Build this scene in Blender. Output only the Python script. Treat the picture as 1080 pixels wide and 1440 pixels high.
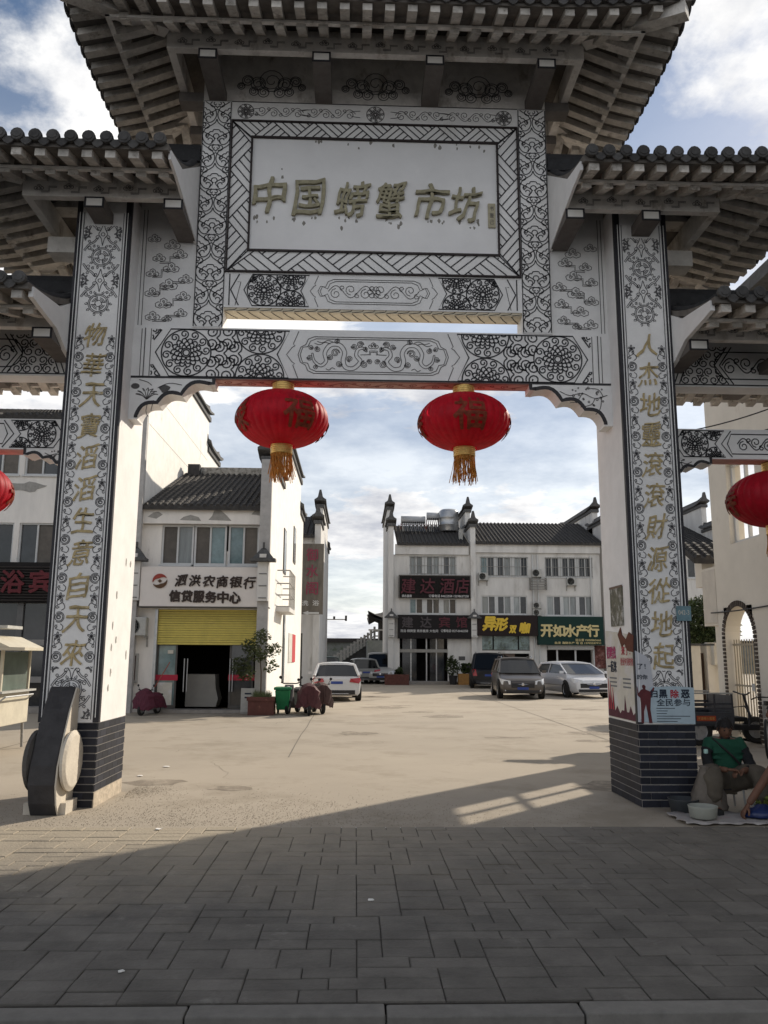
import bpy, bmesh, math, random
from mathutils import Vector, Matrix, Euler
R=random.Random(7)
PI=math.pi
for o in list(bpy.data.objects): bpy.data.objects.remove(o)
S=bpy.context.scene
COL=S.collection
# ---------------------------------------------------------------- camera
F=1137.86; CAM=Vector((-0.1722,-8.7651,1.55)); PITCH=.1757; YAW=.0337; ROLL=-.0056
def _axes():
    cy,sy=math.cos(YAW),math.sin(YAW); cp,sp=math.cos(PITCH),math.sin(PITCH); cr,sr=math.cos(ROLL),math.sin(ROLL)
    fw=Vector((sy*cp,cy*cp,sp)); r=Vector((cy,-sy,0)); u=Vector((-sy*sp,-cy*sp,cp))
    return (r*cr-u*sr),(r*sr+u*cr),fw
CR,CU,CF=_axes()
cam=bpy.data.objects.new('camera',bpy.data.cameras.new('camera')); COL.objects.link(cam)
cam.data.sensor_fit='VERTICAL'; cam.data.sensor_height=36; cam.data.lens=F/1440*36
cam.data.clip_start=.05; cam.data.clip_end=3000
M3=Matrix((CR,CU,-CF)).transposed()
cam.matrix_world=Matrix.Translation(CAM)@M3.to_4x4()
S.camera=cam
# ---------------------------------------------------------------- sky and sun
SUN_AZ=math.radians(44); SUN_EL=math.radians(29.3)
sd=Vector((math.sin(SUN_AZ)*math.cos(SUN_EL),math.cos(SUN_AZ)*math.cos(SUN_EL),math.sin(SUN_EL)))
SKYOFF=(.3,2.4,0)
W=bpy.data.worlds.new('World'); S.world=W; W.use_nodes=True
nt=W.node_tree; nt.nodes.clear()
def N(t,nt_=None,**k):
    n=(nt_ or nt).nodes.new(t)
    for a,b in k.items(): setattr(n,a,b)
    return n
def Lk(a,b,nt_=None): (nt_ or nt).links.new(a,b)
out=N('ShaderNodeOutputWorld'); bg=N('ShaderNodeBackground'); bg.inputs[1].default_value=.1
sky=N('ShaderNodeTexSky',sky_type='NISHITA',sun_disc=False,sun_elevation=SUN_EL,sun_rotation=SUN_AZ,air_density=1.0,dust_density=.4,ozone_density=1.5)
tc=N('ShaderNodeTexCoord'); sep=N('ShaderNodeSeparateXYZ'); Lk(tc.outputs['Generated'],sep.inputs[0])
zz=N('ShaderNodeMath',operation='MAXIMUM'); Lk(sep.outputs[2],zz.inputs[0]); zz.inputs[1].default_value=0
za=N('ShaderNodeMath',operation='ADD'); Lk(zz.outputs[0],za.inputs[0]); za.inputs[1].default_value=.16
dx=N('ShaderNodeMath',operation='DIVIDE'); Lk(sep.outputs[0],dx.inputs[0]); Lk(za.outputs[0],dx.inputs[1])
dy=N('ShaderNodeMath',operation='DIVIDE'); Lk(sep.outputs[1],dy.inputs[0]); Lk(za.outputs[0],dy.inputs[1])
cb=N('ShaderNodeCombineXYZ'); Lk(dx.outputs[0],cb.inputs[0]); Lk(dy.outputs[0],cb.inputs[1]); cb.inputs[2].default_value=3.7
n1=N('ShaderNodeTexNoise'); n1.inputs['Scale'].default_value=1.15; n1.inputs['Detail'].default_value=9; n1.inputs['Roughness'].default_value=.6; n1.inputs['Distortion'].default_value=.2
n2=N('ShaderNodeTexNoise'); n2.inputs['Scale'].default_value=2.3; n2.inputs['Detail'].default_value=8; n2.inputs['Roughness'].default_value=.62
of=N('ShaderNodeVectorMath',operation='ADD'); of.inputs[1].default_value=SKYOFF; Lk(cb.outputs[0],of.inputs[0])
Lk(of.outputs[0],n1.inputs['Vector']); Lk(cb.outputs[0],n2.inputs['Vector'])
# cloud cover: broken overhead, closing to an even veil towards the horizon
vl=N('ShaderNodeMapRange'); vl.inputs[1].default_value=.16; vl.inputs[2].default_value=.62; vl.inputs[3].default_value=.66; vl.inputs[4].default_value=0; Lk(zz.outputs[0],vl.inputs[0])
r1=N('ShaderNodeMapRange'); r1.inputs[1].default_value=.455; r1.inputs[2].default_value=.56; r1.interpolation_type='SMOOTHSTEP'; Lk(n1.outputs[0],r1.inputs[0])
mxf=N('ShaderNodeMath',operation='MAXIMUM'); Lk(vl.outputs[0],mxf.inputs[0]); Lk(r1.outputs[0],mxf.inputs[1])
hz=N('ShaderNodeMapRange'); hz.inputs[1].default_value=.02; hz.inputs[2].default_value=.16; hz.inputs[3].default_value=.97; hz.inputs[4].default_value=0; Lk(zz.outputs[0],hz.inputs[0])
mf2=N('ShaderNodeMath',operation='MAXIMUM'); Lk(mxf.outputs[0],mf2.inputs[0]); Lk(hz.outputs[0],mf2.inputs[1])
r2=N('ShaderNodeValToRGB'); r2.color_ramp.elements[0].position=.34; r2.color_ramp.elements[0].color=(5.6,5.8,6.4,1)
r2.color_ramp.elements[1].position=.64; r2.color_ramp.elements[1].color=(12.0,11.8,11.4,1); Lk(n2.outputs[0],r2.inputs[0])
mx=N('ShaderNodeMix',data_type='RGBA'); Lk(mf2.outputs[0],mx.inputs[0]); Lk(sky.outputs[0],mx.inputs[6]); Lk(r2.outputs[0],mx.inputs[7])
Lk(mx.outputs[2],bg.inputs[0]); Lk(bg.outputs[0],out.inputs[0])
sl=bpy.data.lights.new('sun','SUN'); sl.energy=4.8; sl.angle=math.radians(.5); sl.color=(1,.89,.74)
so=bpy.data.objects.new('sun',sl); COL.objects.link(so); so.rotation_euler=(-sd).to_track_quat('-Z','Y').to_euler()
S.render.engine='CYCLES'
S.view_settings.view_transform='Standard'; S.view_settings.look='None'; S.view_settings.gamma=1; S.view_settings.use_curve_mapping=False
S.view_settings.exposure=0.08
# ---------------------------------------------------------------- helpers
def ray(u,v):
    return CR*((u-540)/F)-CU*((v-720)/F)+CF
def at(u,v,**k):
    "world point seen at photograph pixel (u, v) on the plane X=, Y= or Z="
    d=ray(u,v)
    for ax,val in k.items():
        i='XYZ'.index(ax); return CAM+d*((val-CAM[i])/d[i])
MATS={}
def mat(name,col,rough=.8,var=.12,scale=6,bump=0,bscale=40,metal=0,streak=0,spec=.3,obj=0,trans=0,emit=0,dirt=None,dscale=1.5,dthr=.55,vert=0):
    if name in MATS: return MATS[name]
    m=bpy.data.materials.new(name); m.use_nodes=True; t=m.node_tree; b=t.nodes['Principled BSDF']
    b.inputs['Roughness'].default_value=rough; b.inputs['Metallic'].default_value=metal; b.inputs['Specular IOR Level'].default_value=spec
    g=N('ShaderNodeNewGeometry',t); vec=g.outputs['Position']
    n=N('ShaderNodeTexNoise',t); n.inputs['Scale'].default_value=scale; n.inputs['Detail'].default_value=6; n.inputs['Roughness'].default_value=.65
    if streak:
        mp=N('ShaderNodeMapping',t); mp.inputs['Scale'].default_value=(1,1,streak); Lk(vec,mp.inputs[0],t); Lk(mp.outputs[0],n.inputs['Vector'],t)
    else: Lk(vec,n.inputs['Vector'],t)
    mr=N('ShaderNodeMapRange',t); mr.inputs[1].default_value=.3; mr.inputs[2].default_value=.7; mr.inputs[3].default_value=1-var; mr.inputs[4].default_value=1+var*.6; Lk(n.outputs[0],mr.inputs[0],t)
    last=mr.outputs[0]
    if obj:
        oi=N('ShaderNodeObjectInfo',t); m2=N('ShaderNodeMapRange',t); m2.inputs[3].default_value=1-obj; m2.inputs[4].default_value=1+obj; Lk(oi.outputs['Random'],m2.inputs[0],t)
        mm=N('ShaderNodeMath',t,operation='MULTIPLY'); Lk(last,mm.inputs[0],t); Lk(m2.outputs[0],mm.inputs[1],t); last=mm.outputs[0]
    vm=N('ShaderNodeVectorMath',t,operation='SCALE'); vm.inputs[0].default_value=col; Lk(last,vm.inputs['Scale'],t)
    c=vm.outputs[0]
    if dirt:
        nd=N('ShaderNodeTexNoise',t); nd.inputs['Scale'].default_value=dscale; nd.inputs['Detail'].default_value=10; nd.inputs['Roughness'].default_value=.72
        if vert:
            mp2=N('ShaderNodeMapping',t); mp2.inputs['Scale'].default_value=(1,1,vert); Lk(vec,mp2.inputs[0],t); Lk(mp2.outputs[0],nd.inputs['Vector'],t)
        else: Lk(vec,nd.inputs['Vector'],t)
        rr=N('ShaderNodeMapRange',t); rr.inputs[1].default_value=dthr; rr.inputs[2].default_value=dthr+.13; Lk(nd.outputs[0],rr.inputs[0],t)
        x=N('ShaderNodeMix',t,data_type='RGBA'); Lk(rr.outputs[0],x.inputs[0],t); Lk(c,x.inputs[6],t); x.inputs[7].default_value=(*dirt,1); c=x.outputs[2]
    Lk(c,b.inputs['Base Color'],t)
    if bump:
        nb=N('ShaderNodeTexNoise',t); nb.inputs['Scale'].default_value=bscale; nb.inputs['Detail'].default_value=5; Lk(vec,nb.inputs['Vector'],t)
        bp=N('ShaderNodeBump',t); bp.inputs['Strength'].default_value=bump; bp.inputs['Distance'].default_value=.01; Lk(nb.outputs[0],bp.inputs['Height'],t); Lk(bp.outputs[0],b.inputs['Normal'],t)
    if trans:
        tr=N('ShaderNodeBsdfTranslucent',t); Lk(c,tr.inputs[0],t); ms=N('ShaderNodeMixShader',t); ms.inputs[0].default_value=trans
        Lk(b.outputs[0],ms.inputs[1],t); Lk(tr.outputs[0],ms.inputs[2],t); Lk(ms.outputs[0],t.nodes['Material Output'].inputs[0],t)
    MATS[name]=m; return m
def wm(o):
    m=Matrix.Identity(4)
    while o is not None:
        m=o.matrix_parent_inverse@o.matrix_basis@m if o.parent else o.matrix_basis@m
        o=o.parent
    return m
def par(o,p):
    if p is not None: o.parent=p; o.matrix_parent_inverse=wm(p).inverted()
def tag(o,label,cat,group=None,kind=None):
    if label: o['label']=label
    if cat: o['category']=cat
    if group: o['group']=group
    if kind: o['kind']=kind
    return o
def thing(name,loc,label,cat,group=None):
    o=bpy.data.objects.new(name,None); COL.objects.link(o); o.location=loc; o.empty_display_size=.2
    return tag(o,label,cat,group)
def copy_tree(o,parent=None):
    c=o.copy(); COL.objects.link(c)
    if parent is not None:
        pi=o.matrix_parent_inverse.copy(); c.parent=parent; c.matrix_parent_inverse=pi
    for ch in list(o.children): copy_tree(ch,c)
    return c
def piece(name,me,parent,loc=(0,0,0),rot=(0,0,0),scale=(1,1,1),m=None):
    o=bpy.data.objects.new(name,me); COL.objects.link(o); par(o,parent)
    o.location=loc; o.rotation_euler=rot; o.scale=scale
    return o
class MB:
    def __init__(s): s.v=[]; s.f=[]
    def add(s,vs,fs):
        k=len(s.v); s.v+= [tuple(p) for p in vs]; s.f+=[tuple(i+k for i in f) for f in fs]; return s
    def box(s,x0,x1,y0,y1,z0,z1,T=None):
        vs=[Vector((x,y,z)) for z in (z0,z1) for y in (y0,y1) for x in (x0,x1)]
        if T: vs=[T@p for p in vs]
        return s.add(vs,[(0,2,3,1),(4,5,7,6),(0,1,5,4),(2,6,7,3),(0,4,6,2),(1,3,7,5)])
    def quad(s,a,b,c,d): return s.add([a,b,c,d],[(0,1,2,3)])
    def prism(s,pts,axis,a,b,T=None):
        n=len(pts); vs=[]
        for t in (a,b):
            for p in pts:
                q={'X':(t,p[0],p[1]),'Y':(p[0],t,p[1]),'Z':(p[0],p[1],t)}[axis]; vs.append(T@Vector(q) if T else q)
        fs=[tuple(range(n)),tuple(range(2*n-1,n-1,-1))]+[(i,i+n,(i+1)%n+n,(i+1)%n) for i in range(n)]
        return s.add(vs,fs)
    def tube(s,path,r,n=8,cap=True):
        path=[Vector(p) for p in path]; m=len(path); rs=r if isinstance(r,(list,tuple)) else [r]*m
        vs=[]; ref=None
        for i,p in enumerate(path):
            d=(path[min(i+1,m-1)]-path[max(i-1,0)]).normalized()
            if ref is None: ref=Vector((0,0,1)) if abs(d.z)<.9 else Vector((1,0,0))
            a=d.cross(ref)
            if a.length<1e-4: a=d.orthogonal()
            a.normalize(); b=d.cross(a)
            for k in range(n):
                t=2*PI*k/n; vs.append(p+(a*math.cos(t)+b*math.sin(t))*rs[i])
        fs=[(i*n+k,i*n+(k+1)%n,(i+1)*n+(k+1)%n,(i+1)*n+k) for i in range(m-1) for k in range(n)]
        if cap: fs+=[tuple(range(n)),tuple(range((m-1)*n,m*n))[::-1]]
        return s.add(vs,fs)
    def lathe(s,prof,c=(0,0,0),n=20,T=None,cap=True):
        vs=[]
        for r,z in prof:
            for k in range(n):
                t=2*PI*k/n; p=Vector((c[0]+r*math.cos(t),c[1]+r*math.sin(t),c[2]+z)); vs.append(T@p if T else p)
        m=len(prof)
        fs=[(i*n+k,i*n+(k+1)%n,(i+1)*n+(k+1)%n,(i+1)*n+k) for i in range(m-1) for k in range(n)]
        if cap: fs+=[tuple(range(n))[::-1],tuple(range((m-1)*n,m*n))]
        return s.add(vs,fs)
    def mesh(s,name,m,smooth=False,fix=True):
        me=bpy.data.meshes.new(name); me.from_pydata(s.v,[],s.f)
        if fix:
            b=bmesh.new(); b.from_mesh(me); bmesh.ops.recalc_face_normals(b,faces=b.faces); b.to_mesh(me); b.free()
        if smooth:
            for p in me.polygons: p.use_smooth=True
        if m: me.materials.append(m)
        return me
    def build(s,name,m,parent=None,smooth=False,kind=None,label=None,fix=True,bevel=0):
        if not s.v: return None
        o=bpy.data.objects.new(name,s.mesh(name,m,smooth,fix)); COL.objects.link(o); par(o,parent)
        if kind: o['kind']=kind
        if label: o['label']=label
        if bevel:
            bv=o.modifiers.new('b','BEVEL'); bv.width=bevel; bv.segments=2; bv.limit_method='ANGLE'
        return o
def bx(name,m,parent,*a,**k):
    return MB().box(*a).build(name,m,parent,**k)
def frameT(o,u,v):
    u=Vector(u).normalized(); v=Vector(v).normalized(); n=u.cross(v)
    return Matrix.Translation(o)@Matrix((u,v,n)).transposed().to_4x4()
FRONT=((1,0,0),(0,0,1))      # faces -Y
_fc=[0]
def text_mesh(s,w=None,h=None,off=0,ext=.004,shear=0,mat_=None,fit=True,sp=1.0,warp=0):
    c=bpy.data.curves.new('t','FONT'); c.body=s; c.size=1; c.extrude=0; c.offset=0; c.shear=shear; c.resolution_u=3
    c.align_x='CENTER'; c.space_character=sp
    o=bpy.data.objects.new('t',c); COL.objects.link(o)
    dg=bpy.context.evaluated_depsgraph_get(); me=bpy.data.meshes.new_from_object(o.evaluated_get(dg))
    bpy.data.objects.remove(o)
    if not me.vertices: return me
    xs=[v.co.x for v in me.vertices]; ys=[v.co.y for v in me.vertices]
    cx,cy=(min(xs)+max(xs))/2,(min(ys)+max(ys))/2; sx=max(xs)-min(xs); sy=max(ys)-min(ys)
    kx=w/sx if w else (h/sy); ky=h/sy if h else kx
    if w and h and not fit: kx=ky=min(kx,ky)
    if warp:   # brush-like wobble and a rising baseline
        b=bmesh.new(); b.from_mesh(me); bmesh.ops.subdivide_edges(b,edges=[e for e in b.edges if e.calc_length()>.12],cuts=2); ph=ord(s[0])*.37
        for v in b.verts:
            x,y=v.co.x-cx,v.co.y-cy
            v.co.x+=warp*math.sin(5.2*y+ph)+warp*.5*math.sin(11*y+7*x+ph); v.co.y+=warp*.9*math.sin(4.6*x+ph*1.3)+warp*1.4*x+warp*.4*math.sin(13*x+5*y)
        b.to_mesh(me); b.free()
    for v in me.vertices: v.co=((v.co.x-cx)*kx,(v.co.y-cy)*ky,0)
    if ext:
        b=bmesh.new(); b.from_mesh(me); bmesh.ops.remove_doubles(b,verts=b.verts,dist=1e-5)
        r=bmesh.ops.extrude_face_region(b,geom=list(b.faces))
        for e in r['geom']:
            if isinstance(e,bmesh.types.BMVert): e.co.z+=ext
        bmesh.ops.recalc_face_normals(b,faces=b.faces); b.to_mesh(me); b.free()
    if off:
        k=off*ky; b=bmesh.new(); b.from_mesh(me); src=list(b.verts)+list(b.edges)+list(b.faces)
        for i,(ax,az) in enumerate(((1,0),(-1,0),(0,1),(0,-1),(.7,-.7),(-.7,.7))):
            r=bmesh.ops.duplicate(b,geom=src)
            for e in r['geom']:
                if isinstance(e,bmesh.types.BMVert): e.co.x+=ax*k; e.co.y+=az*k; e.co.z+=(i+1)*.0004
        b.to_mesh(me); b.free()
    me.materials.clear(); me.materials.append(mat_); return me
def text(name,s,o,m,parent,w=None,h=None,frame=FRONT,**k):
    me=text_mesh(s,w,h,mat_=m,**k); ob=bpy.data.objects.new(name,me); COL.objects.link(ob); par(ob,parent)
    ob.matrix_basis=frameT(Vector(o),*frame); return ob
# ------------- line ornament: 2-D paths turned into thin raised ribbons on a face
def ribbons(paths,w,T,d=.004,mb=None):
    mb=mb or MB()
    for p in paths:
        q=[p[0]]
        for a in p[1:]:
            if abs(a[0]-q[-1][0])+abs(a[1]-q[-1][1])>1e-4: q.append(a)
        if len(q)<2: continue
        closed=(abs(q[0][0]-q[-1][0])+abs(q[0][1]-q[-1][1])<1e-4) and len(q)>3
        n=len(q); vs=[]
        for i in range(n):
            if closed and i in (0,n-1): a,b=q[-2],q[1]
            else: a,b=q[max(i-1,0)],q[min(i+1,n-1)]
            dx_,dz_=b[0]-a[0],b[1]-a[1]; l=math.hypot(dx_,dz_) or 1; nx,nz=-dz_/l*w/2,dx_/l*w/2
            vs.append(T@Vector((q[i][0]+nx,q[i][1]+nz,d))); vs.append(T@Vector((q[i][0]-nx,q[i][1]-nz,d)))
        mb.add(vs,[(2*i,2*i+1,2*i+3,2*i+2) for i in range(n-1)])
    return mb
def spiral(cx,cz,r,a0,turns=1.3,dr=1,n=18,r1=.25):
    return [(cx+(r+(r*r1-r)*t)*math.cos(a0+dr*turns*2*PI*t),cz+(r+(r*r1-r)*t)*math.sin(a0+dr*turns*2*PI*t)) for t in [i/n for i in range(n+1)]]
def circ(cx,cz,r,n=24,a0=0,a1=2*PI): return [(cx+r*math.cos(a0+(a1-a0)*i/n),cz+r*math.sin(a0+(a1-a0)*i/n)) for i in range(n+1)]
def rosette(cx,cz,Rr,k=12):
    P=[circ(cx,cz,Rr,36),circ(cx,cz,Rr*.13,12),circ(cx,cz,Rr*.2,12)]
    for i in range(k):
        a=2*PI*i/k+.13; P.append(spiral(cx+.8*Rr*math.cos(a),cz+.8*Rr*math.sin(a),Rr*.185,a+PI,1.35,1,14))
    for ri,ro,nn,sh in ((.2,.33,8,0),(.33,.47,11,.2),(.46,.61,14,.4)):
        for i in range(nn):
            a=2*PI*(i+sh)/nn; b=2*PI*(i+1+sh)/nn
            P.append([(cx+Rr*(ri+(ro-ri)*math.sin(PI*t)**.45)*math.cos(a+(b-a)*t),cz+Rr*(ri+(ro-ri)*math.sin(PI*t)**.45)*math.sin(a+(b-a)*t)) for t in [j/6 for j in range(7)]])
    return P
def inside(p,poly):
    x,y=p; c=False; n=len(poly)
    for i in range(n):
        x1,y1=poly[i]; x2,y2=poly[(i+1)%n]
        if (y1>y)!=(y2>y) and x<(x2-x1)*(y-y1)/(y2-y1)+x1: c=not c
    return c
def dens(p,s=.012):
    q=[p[0]]
    for a,b in zip(p,p[1:]):
        l=math.hypot(b[0]-a[0],b[1]-a[1]); k=max(1,int(l/s))
        q+=[(a[0]+(b[0]-a[0])*i/k,a[1]+(b[1]-a[1])*i/k) for i in range(1,k+1)]
    return q
def clip(paths,poly,hole=None):
    o=[]
    for p in paths:
        ins=[inside(a,poly) and not (hole and inside(a,hole)) for a in p]
        if all(ins): o.append(p); continue
        if not any(ins) and len(p)>8: continue
        cur=[]
        for a in dens(p):
            if inside(a,poly) and not (hole and inside(a,hole)): cur.append(a)
            else:
                if len(cur)>1: o.append(cur)
                cur=[]
        if len(cur)>1: o.append(cur)
    return o
def mir(paths,x=0): return [[(2*x-a,b) for a,b in p] for p in paths]
def dbl(path,w,taper=True):
    L_,R_=[],[]; n=len(path)
    for i in range(n):
        a,b=path[max(i-1,0)],path[min(i+1,n-1)]; dx_,dz_=b[0]-a[0],b[1]-a[1]; l=math.hypot(dx_,dz_) or 1
        k=w/2*(math.sin(PI*min(1,max(0,(i/(n-1))*.92+.04)))**.5 if taper else 1)
        L_.append((path[i][0]-dz_/l*k,path[i][1]+dx_/l*k)); R_.append((path[i][0]+dz_/l*k,path[i][1]-dx_/l*k))
    return [L_+R_[::-1]+[L_[0]]]
def smooth(pts,n=6):
    o=[]; m=len(pts)
    for i in range(m-1):
        p0,p1,p2,p3=pts[max(i-1,0)],pts[i],pts[i+1],pts[min(i+2,m-1)]
        for j in range(n):
            t=j/n; o.append(tuple(.5*((2*p1[k])+(-p0[k]+p2[k])*t+(2*p0[k]-5*p1[k]+4*p2[k]-p3[k])*t*t+(-p0[k]+3*p1[k]-3*p2[k]+p3[k])*t**3) for k in (0,1)))
    o.append(tuple(pts[-1])); return o
def lattice(x0,x1,z0,z1,r):
    P=[]; j=0; z=z0+r*.8
    while z<z1+r:
        x=x0+(r*.95 if j%2 else 0)
        i=0
        while x<x1+r:
            P.append(spiral(x,z,r*.98,(.5 if i%2 else .3)*PI+(PI if j%2 else 0),1.35,1 if (i+j)%2 else -1,12,.3)); x+=2*r*.96; i+=1
        z+=1.75*r; j+=1
    return P
def vine(x0,x1,zc,amp,per,w=1):
    P=[]; n=max(8,int((x1-x0)/per*14)); P.append([(x0+(x1-x0)*i/n,zc+amp*.7*math.sin(2*PI*(x1-x0)/per*i/n)) for i in range(n+1)])
    k=0; x=x0+per*.25
    while x<x1-per*.1:
        s=1 if k%2==0 else -1
        P.append(spiral(x,zc-s*amp*.25,amp*.62,s*PI/2,1.3,s,12)); P.append(spiral(x+per*.22,zc+s*amp*.45,amp*.35,-s*PI/2,1.1,-s,8))
        x+=per/2; k+=1
    return P
def cloud(cx,cz,s,fl=1):
    P=[]
    lob=[(-.9,-.1),(-.75,.32),(-.4,.3),(-.25,.7),(.2,.72),(.35,.32),(.7,.3),(.9,-.05),(.55,-.35),(0,-.25),(-.55,-.35),(-.9,-.1)]
    out_=[]
    for a,b in zip(lob,lob[1:]):
        mx_,mz_=(a[0]+b[0])/2,(a[1]+b[1])/2; l=math.hypot(mx_,mz_-.1) or 1
        m_=(mx_+.16*mx_/l,mz_+.16*(mz_-.1)/l)
        out_+=[a,((a[0]+m_[0])/2+.05*mx_,(a[1]+m_[1])/2+.04*(mz_)),m_]
    out_.append(lob[-1])
    P.append([(cx+fl*x*s,cz+y*s) for x,y in out_])
    P.append(spiral(cx-.35*s*fl,cz+.02*s,.25*s,0,1.3,fl,10)); P.append(spiral(cx+.35*s*fl,cz+.02*s,.25*s,PI,1.3,-fl,10)); P.append(spiral(cx,cz+.42*s,.2*s,-PI/2,1.2,1,8))
    return P
def tail(x0,z0,x1,z1,w=.02):
    xm=(x0+x1)/2
    return dbl([(x0,z0),(xm,z0),(xm,z1),(x1,z1)],w,False)
def ruyi(cx,cz,s=1):
    h=[]
    half=[[(0,.30),(.02,.25),(.07,.21),(.13,.17),(.165,.10),(.165,.03),(.13,-.03),(.08,-.05),(.045,-.02),(.05,.025),(.085,.035),(.10,.01)],
          [(0,.155),(.035,.15),(.05,.125),(.075,.125),(.095,.10),(.115,.095),(.13,.07),(.12,.045),(.10,.04)],
          [(0,.10),(.025,.09),(.035,.06),(.02,.03),(.03,0),(.06,-.02)],
          [(0,-.055),(.03,-.06),(.045,-.085),(.03,-.105),(.012,-.09)],[(.02,-.05),(.075,-.07),(.085,-.11),(.05,-.135),(.02,-.12),(0,-.145)],
          [(0,-.16),(.04,-.19),(.10,-.22),(.17,-.27)]]
    for p in half:
        q=smooth([(cx+a*s,cz+b*s) for a,b in p],4); h.append(q); h.append([(2*cx-a,b) for a,b in q])
    h.append(circ(cx+.105*s,cz+.075*s,.016*s,8)); h.append(circ(cx-.105*s,cz+.075*s,.016*s,8))
    return h
def cartouche(x0,x1,z0,z1,dx_=.16,fill='dragon'):
    "pointed cartouche band: outer chevron outline, moulded second line, rounded inner frame; returns thick, thin paths"
    zc=(z0+z1)/2; hw=(x1-x0)/2; xc=(x0+x1)/2; hh=(z1-z0)/2
    thick=[[(x0+dx_,z1),(x0,zc),(x0+dx_,z0)],[(x1-dx_,z1),(x1,zc),(x1-dx_,z0)]]
    g=.11; a=x0+dx_+g; thin=[]
    l=[(a,z1),(a-dx_*.45,zc+hh*.45),(a-dx_*.3,zc+hh*.38),(a-dx_*.55,zc+hh*.3),(a-dx_,zc),(a-dx_*.55,zc-hh*.3),(a-dx_*.3,zc-hh*.38),(a-dx_*.45,zc-hh*.45),(a,z0)]
    thin+=[l]+mir([l],xc)
    for k in (0,.025):
        b=x0+dx_*1.0+g*1.6+k; t=zc+hh*.78-k; c=zc-hh*.78+k
        half=[(xc,t),(b+.12,t),(b+.05,t-.03),(b+.02,t-.1),(b-.04,zc+hh*.32),(b-.07,zc),(b-.04,zc-hh*.32),(b+.02,c+.1),(b+.05,c+.03),(b+.12,c),(xc,c)]
        thin+=[half]+mir([half],xc)
    return thick,thin
def dragons(xc,zc,W_,H_):
    P=[]
    def m(p): return [(xc-x*W_,zc+z*H_) for x,z in p]
    body=smooth(m([(.10,.25),(.16,.45),(.24,.35),(.26,0),(.2,-.35),(.3,-.75),(.42,-.7),(.46,-.3),(.44,.2),(.52,.62),(.66,.6),(.74,.15),(.72,-.35),(.8,-.62),(.9,-.35),(.93,.1)]),5)
    P+=dbl(body,.05)
    for x,z,r,a,d in [(.2,.66,.11,0,1),(.13,.4,.07,1,-1),(.3,.55,.09,2,1),(.58,.15,.14,0,1),(.36,-.2,.1,3,-1),(.14,-.5,.12,1,1),(.06,-.35,.08,2,-1),(.85,.35,.09,1,1),(.95,.45,.07,0,-1),(.66,-.1,.09,2,1),(.52,-.5,.1,0,-1),(.97,-.15,.09,2,1),(.88,-.7,.07,1,-1),(.56,.85,.08,1,-1)]:
        s=spiral(xc-x*W_,zc+z*H_,r*H_*1.7,a*PI/2,1.25,d,12); P+=dbl(s,.018)
    for x0,x1,z in ((.62,.86,.8),(.66,.9,.68),(.58,.72,-.82)): P.append(smooth(m([(x0,z),((x0*2+x1)/3,z+.08),((x0+2*x1)/3,z-.06),(x1,z+.02)]),4))
    P.append(m([(.06,.05),(.06,.3),(0,.3)])); P.append(m([(.045,.05),(.045,.22),(0,.22)])); P.append(m([(.06,.08),(.2,.05)]))
    P+=mir(P,xc); P+=cloud(xc,zc+.55*H_,.06)
    return P
# ---------------------------------------------------------------- materials
PLA=mat('white_wall_paint',(.80,.78,.74),.85,.1,3,bump=.15,bscale=60,dirt=(.40,.37,.32),dscale=2.2,dthr=.62,vert=.35)
PLG=mat('gate_paint',(.80,.79,.78),.8,.08,4,bump=.12,bscale=70,dirt=(.56,.54,.50),dscale=2.6,dthr=.63,vert=.4)
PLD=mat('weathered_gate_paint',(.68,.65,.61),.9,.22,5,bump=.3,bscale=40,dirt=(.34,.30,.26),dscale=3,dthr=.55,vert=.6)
FAC=mat('facade_plaster',(.63,.62,.60),.9,.2,1.6,bump=.15,bscale=30,streak=.25,dirt=(.42,.40,.37),dscale=1.3,dthr=.57,vert=.22)
FAB=mat('bank_plaster',(.78,.75,.71),.9,.15,2.2,bump=.15,bscale=30,streak=.25,dirt=(.52,.49,.45),dscale=2.2,dthr=.60,vert=.25)
GREY=mat('bare_render_patch',(.33,.32,.30),.95,.2,8,bump=.4,bscale=50)
INK=mat('black_line_paint',(.035,.034,.038),.6,.2,20)
INK2=mat('faded_line_paint',(.10,.095,.095),.7,.3,20)
INKR=mat('red_line_paint',(.30,.05,.045),.7,.2,20)
GOLD=mat('gold_character_paint',(.46,.36,.19),.6,.5,12,spec=.3,dirt=(.60,.56,.46),dscale=9,dthr=.56)
BRZ=mat('weathered_gilt_letters',(.33,.30,.20),.6,.35,25,bump=.3,bscale=60)
BAND=mat('dark_slate_trim',(.028,.027,.033),.55,.25,10)
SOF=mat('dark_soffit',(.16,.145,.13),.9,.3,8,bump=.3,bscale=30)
RAF=mat('rafter_paint',(.52,.49,.45),.9,.3,9,bump=.3,bscale=35,obj=.2,dirt=(.20,.18,.155),dscale=6,dthr=.54)
TIL=mat('grey_roof_tile',(.040,.040,.043),.75,.3,12,bump=.4,bscale=50,obj=.35)
TIE=mat('roof_tile_end',(.075,.072,.07),.8,.3,20,bump=.4,bscale=60,obj=.3)
BRK=mat('dark_blue_glazed_brick',(.020,.022,.032),.55,.25,18,obj=.35,spec=.25)
MOR=mat('pale_mortar',(.36,.34,.32),.9,.2,15)
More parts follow.
